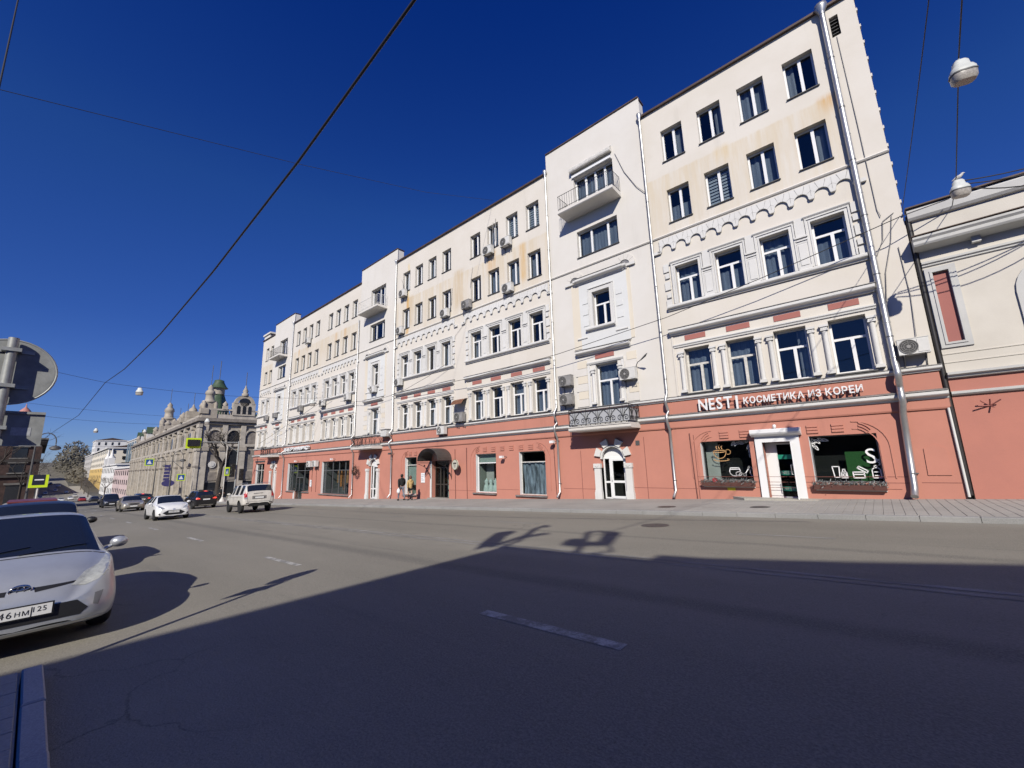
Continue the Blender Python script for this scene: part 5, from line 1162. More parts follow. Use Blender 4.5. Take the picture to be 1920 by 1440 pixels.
mb = MB(); 
t = thing('cable_anchor', 'rusty star shaped cable anchor on the salmon wall at the right', 'cable anchor', (2.75, Y0, 1.3)); mb = MB()
for dx, dz in ((-.28, .02), (-.2, .16), (0, .2), (.22, .16), (.05, -.06)): mb.tube([(2.75, Y0, 1.27), (2.75 + dx, Y0 - .18, 1.27 + dz)], .02, 5)
part('spike', mb, M_RED2, t)['kind'] = 'stuff'
# dark pipe and recess in the gap
part('gap_wall', MB().box(1.84, 2.0, Y0 + .25, Y0 + .3, -2, 8.0), M_DKSILL, N); 
part('downpipe', MB().tube([(1.92, Y0 - .02, 8.0), (1.92, Y0 - .02, 1.2), (1.92, Y0 - .0, -1.4)], .055, 8), mat('black_pipe', (.03, .028, .028), .5), N); part('downpipe', MB().tube([(1.86, Y0 - .06, 1.3), (1.87, Y0 - .06, -1.45)], .035, 8), M_TRIM, N)
for i in range(12): z = 8.6 + i * .76; part('brick_tooth', MB().box(1.84, 1.88, Y0, Y0 + .2, z, z + .12), M_WALL, B)
# ------------------------------------------------------------------ ornate department store across the side street
M_ST = mat('grey_stone', (.38, .335, .275), .85, var=.30, scale=.9, bump=.3, bscale=4, detail=6); M_ST2 = mat('pale_stone', (.46, .415, .35), .85, var=.25, scale=1.1); M_STD = mat('dark_stone', (.25, .22, .19), .9, var=.35, scale=1.3); M_GRN = mat('green_roof', (.05, .085, .045), .6, var=.3, scale=2); M_WIN = mat('far_dark_glass', (.02, .022, .026), .12, spec=.7)
GC_ = Vector((-92.5, 18.9, 0)); G = thing('department_store', 'ornate grey stone store with green turret and pinnacles across the side street', 'building', (-92.5, 18.9, zs(-92)), math.atan2(.028, -1))
GZ = zs(-92.5)
# local frame: x runs along the street facade away from the corner, -y ... street side is +? (rotated pi): local y points to the street
class GB(MB): pass
def gl(mb, name, m, parent=None): return part(name, mb, m, parent or G, local=True)
L, Hc = 112.0, 9.1 - GZ
# local coordinates: x along the facade (0..L), y = +out towards the street, z up from the pavement; the side facade is the plane x=0 with depth y<0
mb = MB(); mb.box(0, L, -40, 0, -9, Hc); gl(mb, 'wall', M_ST)
mb = MB(); mb.box(-.8, L, -40, .8, Hc - .05, Hc + .55); mb.box(-.45, L, -40, .45, Hc - .55, Hc - .05); gl(mb, 'cornice', M_STD)
mb = MB(); mb.box(-.15, L, -40, .15, Hc + .55, Hc + 1.35); gl(mb, 'attic', M_ST2)
mb = MB(); mb.box(-.35, L, -40, .35, 9.2, 9.7); gl(mb, 'string_course', M_ST2)
# street facade bays
nb_bays = 17; bw = L / nb_bays
for i in range(nb_bays + 1):
    x = min(max(i * bw, .5), L - .5); w = 1.1 if i % 3 == 0 else .55
    mb = MB(); mb.box(x - w, x + w, 0, .45 if i % 3 == 0 else .3, -2.5, Hc - .6); mb.box(x - w - .15, x + w + .15, 0, .6, 8.4, 9.1); mb.box(x - w - .15, x + w + .15, 0, .55, Hc - 1.2, Hc - .6); gl(mb, 'pilaster', M_ST2)
    for zz in (5.4,): mb = MB(); mb.box(x - w - .1, x + w + .1, 0, .5, zz, zz + .35); gl(mb, 'pilaster_band', M_STD)
    if i % 3 == 0: mb = MB(); mb.box(x - 1, x + 1, -.7, .5, Hc + 1.35, Hc + 2.3); mb.lathe([(.5, 0), (.7, .5), (.3, 1.0), (.0, 1.4)], (x, 0, Hc + 2.3), 8); gl(mb, 'urn', M_ST)
def arch_win(x, z0, z1, hw, fr=.16, y=.0, m=M_WIN):
    n = 7; pts = [(x - hw, z0), (x + hw, z0)] + [(x + hw * math.cos(math.pi * i / n), z1 - hw + hw * math.sin(math.pi * i / n)) for i in range(n + 1)]
    mb = MB(); mb.prism([(a, b) for a, b in pts], y + .02, y + .03); return mb
for i in range(nb_bays):
    x0 = i * bw
    for k in range(3):
        x = x0 + bw * (.25 + .25 * k)
        w = gl(arch_win(x, 9.9, 12.3, .55).xf(Matrix.Identity(4)), 'window', M_WIN); w = gl(arch_win(x, 6.0, 8.2, .52), 'window', M_WIN)
        mb = MB(); mb.box(x - .5, x + .5, .02, .03, .8, 4.9); gl(mb, 'window', M_WIN)
        for dx in (-.75,): mb = MB(); mb.box(x + dx - .11, x + dx + .11, 0, .2, .2, 8.3); gl(mb, 'shaft', M_ST2)
# side facade (x = 0 plane, facing the side street): three wide bays seen
def sx(y0, y1, z0, z1, o, name, m): mb = MB(); mb.box(-o, .05, y0, y1, z0, z1); return gl(mb, name, m)
YS = [-.6, -3.6, -6.6, -9.6, -12.6, -15.6]
for i, y in enumerate(YS):
    sx(y - .55, y + .55, -.5, 9.2, .45, 'pilaster', M_ST2); sx(y - .42, y + .42, 9.7, Hc - .6, .35, 'pilaster', M_ST2); sx(y - .7, y + .7, 8.4, 9.1, .6, 'pilaster_band', M_ST)
for i, (ya, yb_) in enumerate(zip(YS[:-1], YS[1:])):
    c = (ya + yb_) / 2
    n = 10; mb = MB(); r0, r1 = .95, 1.25; zc = 11.3
    for k in range(n):
        a, b = math.pi * k / n, math.pi * (k + 1) / n
        mb.add([(-.3, c + r0 * math.cos(a), zc + r0 * math.sin(a)), (-.3, c + r1 * math.cos(a), zc + r1 * math.sin(a)), (-.3, c + r1 * math.cos(b), zc + r1 * math.sin(b)), (-.3, c + r0 * math.cos(b), zc + r0 * math.sin(b)), (0, c + r0 * math.cos(a), zc + r0 * math.sin(a)), (0, c + r1 * math.cos(a), zc + r1 * math.sin(a)), (0, c + r1 * math.cos(b), zc + r1 * math.sin(b)), (0, c + r0 * math.cos(b), zc + r0 * math.sin(b))], [(0, 1, 2, 3), (1, 5, 6, 2), (0, 3, 7, 4)])
    gl(mb, 'arch_trim', M_ST2)
    mb = MB(); pts = [(c - .95, 9.75), (c + .95, 9.75)] + [(c + .95 * math.cos(math.pi * k / 8), zc + .95 * math.sin(math.pi * k / 8)) for k in range(9)]; mb.prismx(pts, -.05, -.03); gl(mb, 'window', M_WIN if i == 1 else M_STD)
    sx(c - .95, c + .95, 4.9, 8.6, .03, 'window' if i % 2 else 'stone_panel', M_WIN if i % 2 else M_STD); sx(c - .95, c + .95, 3.0, 4.5, .12, 'relief_panel', M_STD); sx(c - .9, c + .9, .1, 2.7, .03, 'shop_window', M_WIN)
    if i == 0: mb = MB(); mb.lathe([(.62, -.22), (.62, -.08)], (0, c, 5.9), 16, 'x'); mb.lathe([(.34, -.3), (.34, -.22)], (0, c, 5.9), 14, 'x'); gl(mb, 'medallion', M_PVCO)
    for k in range(7): sx(c - 1.2 + k * .4, c - 1.06 + k * .4, Hc + 1.35, Hc + 2.1, .08, 'baluster', M_ST)
sx(-16, .2, Hc + 2.1, Hc + 2.4, .3, 'balustrade_rail', M_ST2)
# gable with an arch over the side facade
gy = -6.4; mb = MB(); mb.box(-.3, .8, gy - 1.9, gy + 1.9, Hc + 1.3, Hc + 3.8); gl(mb, 'gable', M_ST2)
mb = MB(); n = 12
for k in range(n):
    a, b = math.pi * k / n, math.pi * (k + 1) / n; r0, r1 = 1.15, 1.75; zc = Hc + 3.6
    mb.add([(x, gy + r * math.cos(q), zc + r * math.sin(q)) for x in (-.35, .5) for r, q in ((r0, a), (r1, a), (r1, b), (r0, b))], [(0, 1, 2, 3), (7, 6, 5, 4), (1, 5, 6, 2), (0, 3, 7, 4)])
gl(mb, 'gable_arch', M_ST)
gl(MB().lathe([(.85, 0), (.95, .12), (.7, .14)], (-.30, gy, Hc + 3.9), 14, 'x'), 'round_frame', M_WIN)
for k in (-1, 0, 1): mb = MB(); pts = [(gy + k * .95 - .3, Hc + 1.6), (gy + k * .95 + .3, Hc + 1.6)] + [(gy + k * .95 + .3 * math.cos(math.pi * q / 6), Hc + 2.9 + .3 * math.sin(math.pi * q / 6)) for q in range(7)]; mb.prismx(pts, -.33, -.31); gl(mb, 'window', M_WIN)
gl(MB().lathe([(.55, 0), (.6, .5), (.35, .6), (.5, 1.0), (.3, 1.4), (.12, 1.9), (.05, 2.2)], (0, gy, Hc + 5.2), 10), 'finial', M_ST); gl(MB().tube([(0, gy, Hc + 7.2), (-.05, gy, Hc + 10.0)], .06, 5), 'mast', M_ALU)
for y in (-3.3, -9.6, -12.6): gl(MB().box(-.4, .4, y - .4, y + .4, Hc + 2.3, Hc + 3.0).lathe([(.35, 0), (.45, .4), (.2, .7), (.0, 1.0)], (0, y, Hc + 3.0), 8), 'urn', M_ST)
def pinnacle(x, y, z, s, name='pinnacle'):
    mb = MB(); mb.box(x - 1.2 * s, x + 1.2 * s, y - 1.2 * s, y + 1.2 * s, z, z + 1.6 * s); mb.box(x - .9 * s, x + .9 * s, y - .9 * s, y + .9 * s, z + 1.6 * s, z + 3.0 * s); mb.lathe([(1.1 * s, 0), (1.2 * s, .3 * s), (.75 * s, .5 * s), (.7 * s, 1.5 * s), (.85 * s, 1.7 * s), (.75 * s, 2.2 * s), (.4 * s, 2.6 * s), (.45 * s, 3.0 * s), (.1 * s, 3.5 * s)], (x, y, z + 3.0 * s), 10)
    for k in range(4): a = k * 1.5708 + .785; mb.lathe([(.3 * s, 0), (.35 * s, 1.2 * s), (0, 1.7 * s)], (x + 1.3 * s * math.cos(a), y + 1.3 * s * math.sin(a), z + 1.6 * s), 6)
    gl(mb, name, M_ST)['kind'] = 'stuff'; gl(MB().tube([(x, y, z + 6.3 * s), (x - .1, y, z + 6.3 * s + 4.0)], .055, 5), 'mast', M_ALU)
pinnacle(.9, -.9, Hc + .6, .98); pinnacle(47, -.9, Hc + .6, 1.30)
gl(MB().lathe([(2.9, 0), (1.1, 5.6)], (10.5, -4, Hc + 1.2), 4), 'green_turret', M_GRN); gl(MB().lathe([(1.15, 0), (1.15, 1.3)], (10.5, -4, Hc + 6.7), 8), 'lantern', M_ST); gl(MB().lathe([(1.7, 0), (1.3, .5), (.9, 1.3), (.85, 1.7), (.3, 1.9)], (10.5, -4, Hc + 8.0), 10), 'turret_cap', M_GRN); gl(MB().tube([(10.5, -4, Hc + 9.8), (10.4, -4, Hc + 14.0)], .07, 5), 'mast', M_ALU)
for x, s in ((16, .75), (22, .55), (31, .55)): gl(MB().box(x - 1.4 * s, x + 1.4 * s, -2.6, .2, Hc + 1.3, Hc + 3.2 * s + 1).lathe([(.9 * s, 0), (1.0 * s, .6 * s), (.4 * s, 1.3 * s), (.0, 2.4 * s)], (x, -1, Hc + 3.2 * s + 1), 8), 'dormer', M_ST); gl(MB().tube([(x, -1, Hc + 3), (x, -1, Hc + 8 * s + 1.5)], .05, 4), 'mast', M_ALU)
mb = MB(); mb.add([(3, -12, Hc + 1), (3, -38, Hc + 1), (20, -38, Hc + 1), (20, -12, Hc + 1), (9, -14, Hc + 6), (9, -36, Hc + 6), (14, -36, Hc + 6), (14, -14, Hc + 6)], [(0, 4, 5, 1), (3, 2, 6, 7), (0, 3, 7, 4), (4, 7, 6, 5)]); gl(mb, 'green_roof', M_GRN); gl(MB().box(5, 7, -13, -11.6, Hc + 2, Hc + 7.2), 'chimney', M_PVCO)
for x in (78, 90, 102): gl(MB().prismx([(-4, Hc + 1.3), (.1, Hc + 1.3), (.1, Hc + 3.0), (-.2, Hc + 3.1)], x - 1.5, x + 1.5), 'dormer', M_PVCO); gl(MB().add([(x - 1.7, .2, Hc + 2.9), (x + 1.7, .2, Hc + 2.9), (x, .2, Hc + 5.0), (x, -4, Hc + 5.0), (x - 1.7, -4, Hc + 2.9), (x + 1.7, -4, Hc + 2.9)], [(0, 1, 2), (0, 2, 3, 4), (1, 5, 3, 2)]), 'dormer_roof', M_GRN)
# ------------------------------------------------------------------ far street: houses on the right-hand side
def far_house(x0, x1, y, depth, ztop, m, label, rows, cols, roof=None, mw=None, base=None, two=None, name='far_house'):
    zb = min(zr(x0), zr(x1)) - 2; h = thing(name, label, 'building', ((x0 + x1) / 2, y, zr((x0 + x1) / 2)))
    zm = ztop if two is None else two[0]
    part('wall', MB().box(x0, x1, y, y + depth, zb, zm), m, h)
    if two: part('upper_wall', MB().box(x0 + .3, x1 - .3, y + .3, y + depth, zm, ztop), two[1], h)
    part('cornice', MB().box(x0 - .5, x1 + .5, y - .5, y + depth + .5, ztop, ztop + .7), roof or M_TRIM, h)
    part('roof', MB().prismx([(y - .3, ztop + .7), (y + depth * .5, ztop + 3.2), (y + depth, ztop + .7)], x0, x1), M_ROOF if roof is None else roof, h)
    z0 = max(zr(x0), zr(x1)); fh = (ztop - z0) / rows
    for r in range(rows):
        for c in range(cols):
            xc = x0 + (x1 - x0) * (c + .5) / cols; zc = z0 + r * fh + fh * .25; part('window', MB().box(xc - 1.1, xc + 1.1, y - .04, y, zc, zc + fh * .52), mw or M_WIN, h)
        for c in range(max(1, int(depth / 5))):
            yc = y + 2.5 + c * 5; zc = z0 + r * fh + fh * .25; part('window', MB().box(x1, x1 + .05, yc - .8, yc + .8, zc, zc + fh * .52), mw or M_WIN, h)
    return h
fy = lambda x: 18.9 + .028 * (-x - 92.5)
M_PINK = mat('far_pink', (.58, .45, .43), .9, var=.1, scale=.3); M_YEL = mat('far_yellow', (.68, .47, .17), .9); M_CRM = mat('far_cream', (.74, .68, .56), .9); M_WHT = mat('far_white', (.74, .73, .70), .9); M_GRY = mat('far_grey', (.52, .50, .47), .9, var=.15, scale=.3); M_SLATE = mat('far_slate', (.06, .09, .11), .35, .2)
far_house(-262, -209, fy(-235), 30, 2.0, M_PINK, 'rosy low house with dark awnings beside the ornate store', 3, 9)
h = far_house(-330, -266, fy(-298) - .8, 40, 4.0, M_WHT, 'pale pink house with white pinnacles under the glass roof', 3, 9)
for x in (-310, -292): part('pinnacle', MB().box(x - 1.2, x + 1.2, fy(-298) - 2, fy(-298) + .4, 4.5, 8).lathe([(1.3, 0), (.6, 1.5), (.1, 5)], (x, fy(-298) - .8, 8), 8), M_WHT, h)
t = thing('glass_roof_building', 'dark blue glass roofed block with a pyramid top behind the pink house', 'building', (-300, 40, -10))
part('wall', MB().box(-330, -262, fy(-298) + 9, 70, -10, 11), M_SLATE, t); part('glass_slope', MB().prismx([(fy(-298) + 8.5, 8), (fy(-298) + 14, 18), (60, 18), (66, 8)], -328, -264), M_SLATE, t); part('pyramid', MB().lathe([(15, 0), (.3, 11)], (-296, fy(-298) + 26, 17.5), 4), mat('glass_pyramid', (.10, .15, .19), .25, .1), t)
for i in range(5): part('glass_rib', MB().box(-327 + i * 9, -325 + i * 9, fy(-298) + 7.9, fy(-298) + 8.4, 4, 17), mat('blue_rib', (.20, .27, .32), .4), t)
far_house(-455, -345, fy(-400) - 1.5, 30, 15, M_YEL, 'yellow and white corner house with a tall white upper storey', 5, 10, None, None, None, (3.5, M_CRM))
far_house(-600, -470, fy(-535) - 1.5, 30, 17, M_GRY, 'grey row of houses beyond the yellow one', 4, 12)
far_house(-560, -470, fy(-515) + 24, 30, 30, M_GRY, 'long pale house with grey roof high behind the grey row', 5, 10)
far_house(-640, -602, fy(-620) + 2, 24, 34, M_WHT, 'white house with balconies at the far end of the street', 6, 4)
# far end: wooded slope, buildings with shade put into their dark colour
def blob(name, c, r, n, leaf, m, label, cat, kind=None, seed=1, flat=.7):
    rr = random.Random(seed); mb = MB()
    for i in range(n):
        d = Vector((rr.gauss(0, 1), rr.gauss(0, 1), rr.gauss(0, 1))).normalized() * (rr.random() ** .45); p = Vector((c[0] + d.x * r[0], c[1] + d.y * r[1], c[2] + d.z * r[2])); a = Vector((rr.gauss(0, 1), rr.gauss(0, 1), rr.gauss(0, 1))).normalized(); b = a.cross(Vector((rr.random(), rr.random(), 1))).normalized()
        l = leaf * rr.uniform(.5, 1.3); mb.quad(p - a * l - b * l * .4, p + a * l - b * l * .4, p + a * l + b * l * .4, p - a * l + b * l * .4)
    o = part(name, mb, m); tag(o, label, cat, None, kind); return o
M_BARE = mat('bare_twigs', (.16, .145, .11), .95, var=.4, scale=.4); M_DKTW = mat('shaded_twigs', (.06, .05, .042), .95, var=.4, scale=1)  # second twig colour is darkened to stand for woods in shade
blob('wooded_hill', (-720, 26, 14), (60, 16, 26), 2600, 1.5, M_BARE, 'bare brown wooded hill closing the street', 'woods', 'stuff', 3)
blob('dark_thicket', (-330, -13, -3), (90, 11, 7), 1500, 1.0, M_DKTW, 'bare thicket coloured dark for shade on the left side of the far slope', 'woods', 'stuff', 5); blob('dark_thicket', (-420, 17, 0), (90, 4, 6), 900, .8, M_BARE, 'tangle of bare street trees before the grey houses', 'woods', 'stuff', 6)
hl = struct('hill', MB().lathe([(260, -6), (200, 6), (120, 14), (40, 18), (0, 19)], (-900, -20, 0), 24), M_BARE)
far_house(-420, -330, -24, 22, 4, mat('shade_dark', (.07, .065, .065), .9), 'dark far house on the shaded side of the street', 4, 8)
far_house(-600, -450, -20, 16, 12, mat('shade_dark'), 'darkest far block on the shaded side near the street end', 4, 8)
for x0, x1, y, hh, lb in ((-30, -8, -34, 11, 'unseen block across the car park, added to darken window reflections'), (-58, -33, -30, 12, 'unseen block further along the car park, added to darken window reflections'), (-7, 0.4, -36, 10, 'narrow unseen block behind the car park, added to darken window reflections')):  # unseen blocks, added so the lower windows reflect something dark
    o = thing('reflection_block', lb, 'building', ((x0 + x1) / 2, y, zr(x0))); part('wall', MB().box(x0, x1, y - 8, y, zr(x0) - .5, zr(x0) + hh), mat('dim_render', (.20, .185, .165), .9, var=.2, scale=.5), o); part('roof', MB().box(x0 - .3, x1 + .3, y - 8.3, y + .3, zr(x0) + hh, zr(x0) + hh + .3), M_ROOF, o)
    for i in range(int((x1 - x0) / 3)):
        for z in (1.2, 4.4, 7.4): part('window', MB().box(x0 + 1 + i * 3, x0 + 2.3 + i * 3, y, y + .05, zr(x0) + z, zr(x0) + z + 1.7), M_WIN, o)
h = thing('cream_tower', 'narrow cream house with round gable behind the brick building', 'building', (-190, -6, zr(-190)))
part('wall', MB().box(-205, -185, -9, -1.6, -9, 7.2), M_CRM, h); part('gable', MB().lathe([(3.4, -1), (3.4, .8)], (-185.5, -5.2, 7.0), 14, 'x'), M_CRM, h)
for r in range(3): part('window', MB().box(-185, -184.9, -6.4, -4.6, -4 + r * 3.4, -2 + r * 3.4), M_WIN, h)
# brick building on the near side, its shade put into brick and trim colours
M_BRICK = mat('shaded_brick', (.060, .034, .028), .9, var=.5, scale=1.2, bump=.3, bscale=5); M_DKT = mat('shaded_trim', (.050, .044, .04), .9, var=.3, scale=1); M_LTR = mat('shaded_pale_trim', (.16, .15, .135), .9, var=.3, scale=2)
h = thing('brick_building', 'red brick building coloured dark for shade, with heavy cornice at the left edge', 'building', (-100, -14, zr(-100))); bz = zr(-100); ZT = 5.1
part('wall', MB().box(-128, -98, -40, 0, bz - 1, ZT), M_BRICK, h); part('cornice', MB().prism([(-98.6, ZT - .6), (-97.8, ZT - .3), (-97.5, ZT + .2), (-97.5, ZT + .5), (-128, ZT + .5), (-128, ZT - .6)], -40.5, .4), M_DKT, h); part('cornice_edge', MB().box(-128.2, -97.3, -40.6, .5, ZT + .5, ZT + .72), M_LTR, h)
for z in (-.1, 2.2): part('string_course', MB().box(-98.3, -97.7, -40.2, .3, z, z + .35), M_DKT, h)
for c in range(10):
    y = -2.2 - c * 3.6
    for z0, z1 in ((2.8, 4.4), (.6, 2.0), (-4.2, -1.2)):
        part('window', MB().box(-98.0, -97.93, y - .75, y + .75, z0, z1), M_WIN, h); part('lintel', MB().box(-98.1, -97.75, y - 1.0, y + 1.0, z1, z1 + .28), M_LTR, h); part('sill', MB().box(-98.1, -97.72, y - .95, y + .95, z0 - .18, z0), M_LTR, h)
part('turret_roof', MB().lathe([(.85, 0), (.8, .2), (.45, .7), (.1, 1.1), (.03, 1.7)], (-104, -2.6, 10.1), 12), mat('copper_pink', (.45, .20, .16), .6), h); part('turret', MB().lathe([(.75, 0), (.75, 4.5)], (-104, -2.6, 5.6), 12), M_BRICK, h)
# bare trees
def bare_tree(x, y, h, label, seed, m, lean=0.0, spread=1.0, r=.14):
    rr = random.Random(seed); t = thing('bare_tree', label, 'tree', (x, y, zr(x) + .1), 0, None); z0 = zr(x) + .05
    tr = MB(); br = MB(); tip = Vector((x + lean, y + lean * .3, z0 + h * .45)); tr.tube([(x, y, z0), (x + lean * .4, y, z0 + h * .22), tuple(tip)], [r, r * .8, r * .62], 7)
    def grow(p, d, l, rad, lev):
        q = p + d * l; mid = p + d * l * .5 + Vector((rr.gauss(0, .05), rr.gauss(0, .05), rr.gauss(0, .05))) * l
        br.tube([p, mid, q], [rad, rad * .85, rad * .7], 5 if lev < 2 else 3, False)
        if lev < 5:
            for k in range(rr.choice([2, 2, 3])):
                nd = (d + Vector((rr.gauss(0, .45), rr.gauss(0, .45), rr.gauss(.06, .32))) * spread).normalized(); grow(q, nd, l * rr.uniform(.62, .85), rad * .62, lev + 1)
    for k in range(4): a = k * 1.57 + rr.random(); grow(tip, Vector((math.cos(a) * .6 * spread, math.sin(a) * .6 * spread, 1)).normalized(), h * .19, r * .5, 0)
    part('trunk', tr, m, t); part('crown', br, m, t); return t
M_BARK = mat('dark_bark', (.055, .045, .038), .95, var=.4, scale=6, bump=.4, bscale=20); M_BARK2 = mat('grey_bark', (.12, .10, .085), .95, var=.4, scale=6)
bare_tree(-58, -2.6, 8.5, 'bare dark tree in front of the brick building, nearest the parked cars', 5, M_BARK); bare_tree(-72, -4.4, 9.5, 'bare dark tree by the brick wall, further back', 6, M_BARK); bare_tree(-66, -7.5, 9, 'bare tree at the left edge before the brick building', 8, M_BARK); bare_tree(-90, -1.4, 8, 'bare tree at the right corner of the brick building', 9, M_BARK)
bare_tree(-71.5, 17.2, 10.0, 'thick pruned dark tree at the corner beside the traffic light', 12, M_BARK, .4, .9, .38)
for i, (x, y) in enumerate(((-285, 17), (-330, 18), (-370, 18.5), (-240, 19))): bare_tree(x, y, 9, ['small grey bare tree at the foot of the pink house', 'small grey bare tree between pink and yellow houses', 'small grey bare tree before the yellow house', 'small bare tree at the rosy low house'][i], 20 + i, M_BARK2, 0, 1.2, .25)
# ------------------------------------------------------------------ block behind the viewer whose roof shades the near road
sb = thing('shading_building', 'plain building on the near side whose roof line shades the road', 'building', (12, -10, zs(12)))
zg = -1.85; 
def caster(gx, gy, y):                                # world point on the plane y=const that shades the road point (gx, gy)
    t = gy - y; return (gx + .6 * t, gy - t, zr(gx) + .81 * t)
ycast = -6.4
P = [caster(-6.05, 5.3, ycast), caster(-6.65, 6.2, ycast), caster(-6.9, 7.55, ycast), caster(-3.45, 7.62, ycast), caster(-3.42, 8.05, ycast), caster(-2.6, 8.15, ycast), caster(-.56, 8.82, ycast), caster(1.33, 9.56, ycast), caster(8, 11.6, ycast)]
prof = [(p[0], p[2]) for p in P]
front = [(prof[0][0], -3.0)] + prof + [(prof[-1][0] + 30, prof[-1][1] + 4), (prof[-1][0] + 30, -3.0)]
mb = MB(); mb.prism(front[::-1], ycast - 16, ycast); part('wall', mb, mat('plain_render', (.40, .37, .33), .9, var=.1, scale=.5), sb)
GR_ = 'unseen roof fixtures shaped for their shadows'
def fixture(gpts, label, nm='roof_shadow_shape'):  # unseen roof shapes and their parts, outlines cut to throw the road shadows
    q = [caster(a, b, ycast - .5) for a, b in gpts]; t = thing(nm, label, 'shadow shape', (q[0][0], ycast - .5, q[0][2]), 0, GR_); mb = MB(); mb.prism([(p[0], p[2]) for p in q], ycast - .62, ycast - .5); return t, mb
t, mb = fixture([(-7.25, 6.9), (-8.0, 8.0), (-8.66, 9.1), (-8.5, 9.5), (-8.2, 9.4), (-7.9, 8.6), (-7.3, 7.7)], 'left unseen roof fixture, outline shaped to throw a bent shadow on the road'); part('panel', mb, M_ALU, t)
q = [caster(a, b, ycast - .55) for a, b in ((-7.2, 7.3), (-7.45, 8.9), (-8.05, 10.1), (-8.15, 10.75), (-7.9, 10.5))]; part('mast', MB().tube(q, .10, 6), M_ALU, t)
q = [caster(a, b, ycast - .55) for a, b in ((-7.15, 8.2), (-7.2, 8.8), (-7.0, 9.4), (-7.25, 9.5), (-7.45, 9.0))]; part('shadow_plate', MB().prism([(p[0], p[2]) for p in q], ycast - .6, ycast - .5), M_ALU, t)
q = [caster(a, b, ycast - .55) for a, b in ((-6.9, 7.3), (-7.1, 8.3))]; part('leg', MB().tube(q, .07, 5), M_ALU, t)
t, mb = fixture([(-5.80, 8.25), (-6.05, 8.9), (-5.9, 9.1), (-5.5, 8.75), (-5.1, 8.9), (-4.95, 8.6), (-5.3, 8.2)], 'right unseen roof fixture, outline shaped to throw a looped shadow on the road'); part('panel', mb, M_ALU, t)
q = [caster(a, b, ycast - .55) for a, b in ((-5.0, 7.6), (-5.45, 8.6), (-6.2, 10.05), (-5.95, 10.25), (-5.4, 10.2))]; part('mast', MB().tube(q, .08, 6), M_ALU, t)
q = [caster(a, b, ycast - .55) for a, b in ((-5.75, 10.15), (-5.35, 10.25), (-4.75, 8.6), (-5.0, 8.35))]; part('shadow_plate', MB().prism([(p[0], p[2]) for p in q], ycast - .6, ycast - .5), M_ALU, t)
q = [caster(a, b, ycast - .55) for a, b in ((-4.75, 8.5), (-4.4, 8.0), (-4.65, 7.55))]; part('shadow_loop', MB().tube(q, .05, 5), M_ALU, t)
# ------------------------------------------------------------------ vehicles
M_TYRE = mat('tyre', (.018, .018, .018), .85); M_RIM = mat('alloy_rim', (.42, .42, .43), .35, .8); M_CARGL = mat('car_glass', (.012, .016, .024), .06, spec=.9); M_CARGL2 = mat('car_side_glass', (.015, .018, .022), .08, spec=.8)
M_BLK = mat('black_plastic', (.016, .016, .017), .5); M_CHR = mat('chrome', (.75, .75, .76), .12, 1.0); M_HEAD = mat('headlight', (.50, .51, .46), .15, .1, var=.25, scale=14, spec=.8, coat=.6); M_HEADC = mat('clear_headlight', (.45, .47, .50), .1, .3, var=.5, scale=18, coat=.8); M_TAIL = mat('tail_lamp', (.42, .02, .02), .2, coat=.6); M_PLATE = mat('plate_white', (.72, .72, .70), .4); M_PTXT = mat('plate_black', (.02, .02, .02), .5); M_UNDER = mat('underbody', (.012, .012, .012), .9); M_REDLIT = mat('brake_lamp', (.6, .03, .02), .3, emit=((1, .08, .05), 1.2))
def paint(name, col, rough=.28, metal=.0, var=.06): return mat(name, col, rough, metal, var=var, scale=2.5, coat=.55)
PSILV = paint('silver_paint', (.50, .52, .54), .33, .45, .10); PWHT = paint('white_paint', (.74, .74, .73)); PDRT = paint('dusty_white_paint', (.66, .63, .57), .42, 0, .18); PBLK = paint('black_paint', (.012, .012, .014), .18); PDRK = mat('dark_blue_paint', (.020, .022, .028), .35, var=.1, coat=.15); PGLD = paint('beige_paint', (.36, .33, .27), .35, .45, .1); PGRY = paint('dark_grey_paint', (.05, .05, .05), .25); PRED = paint('red_paint', (.30, .03, .03)); PBRN = paint('pale_paint', (.50, .48, .44), .4)
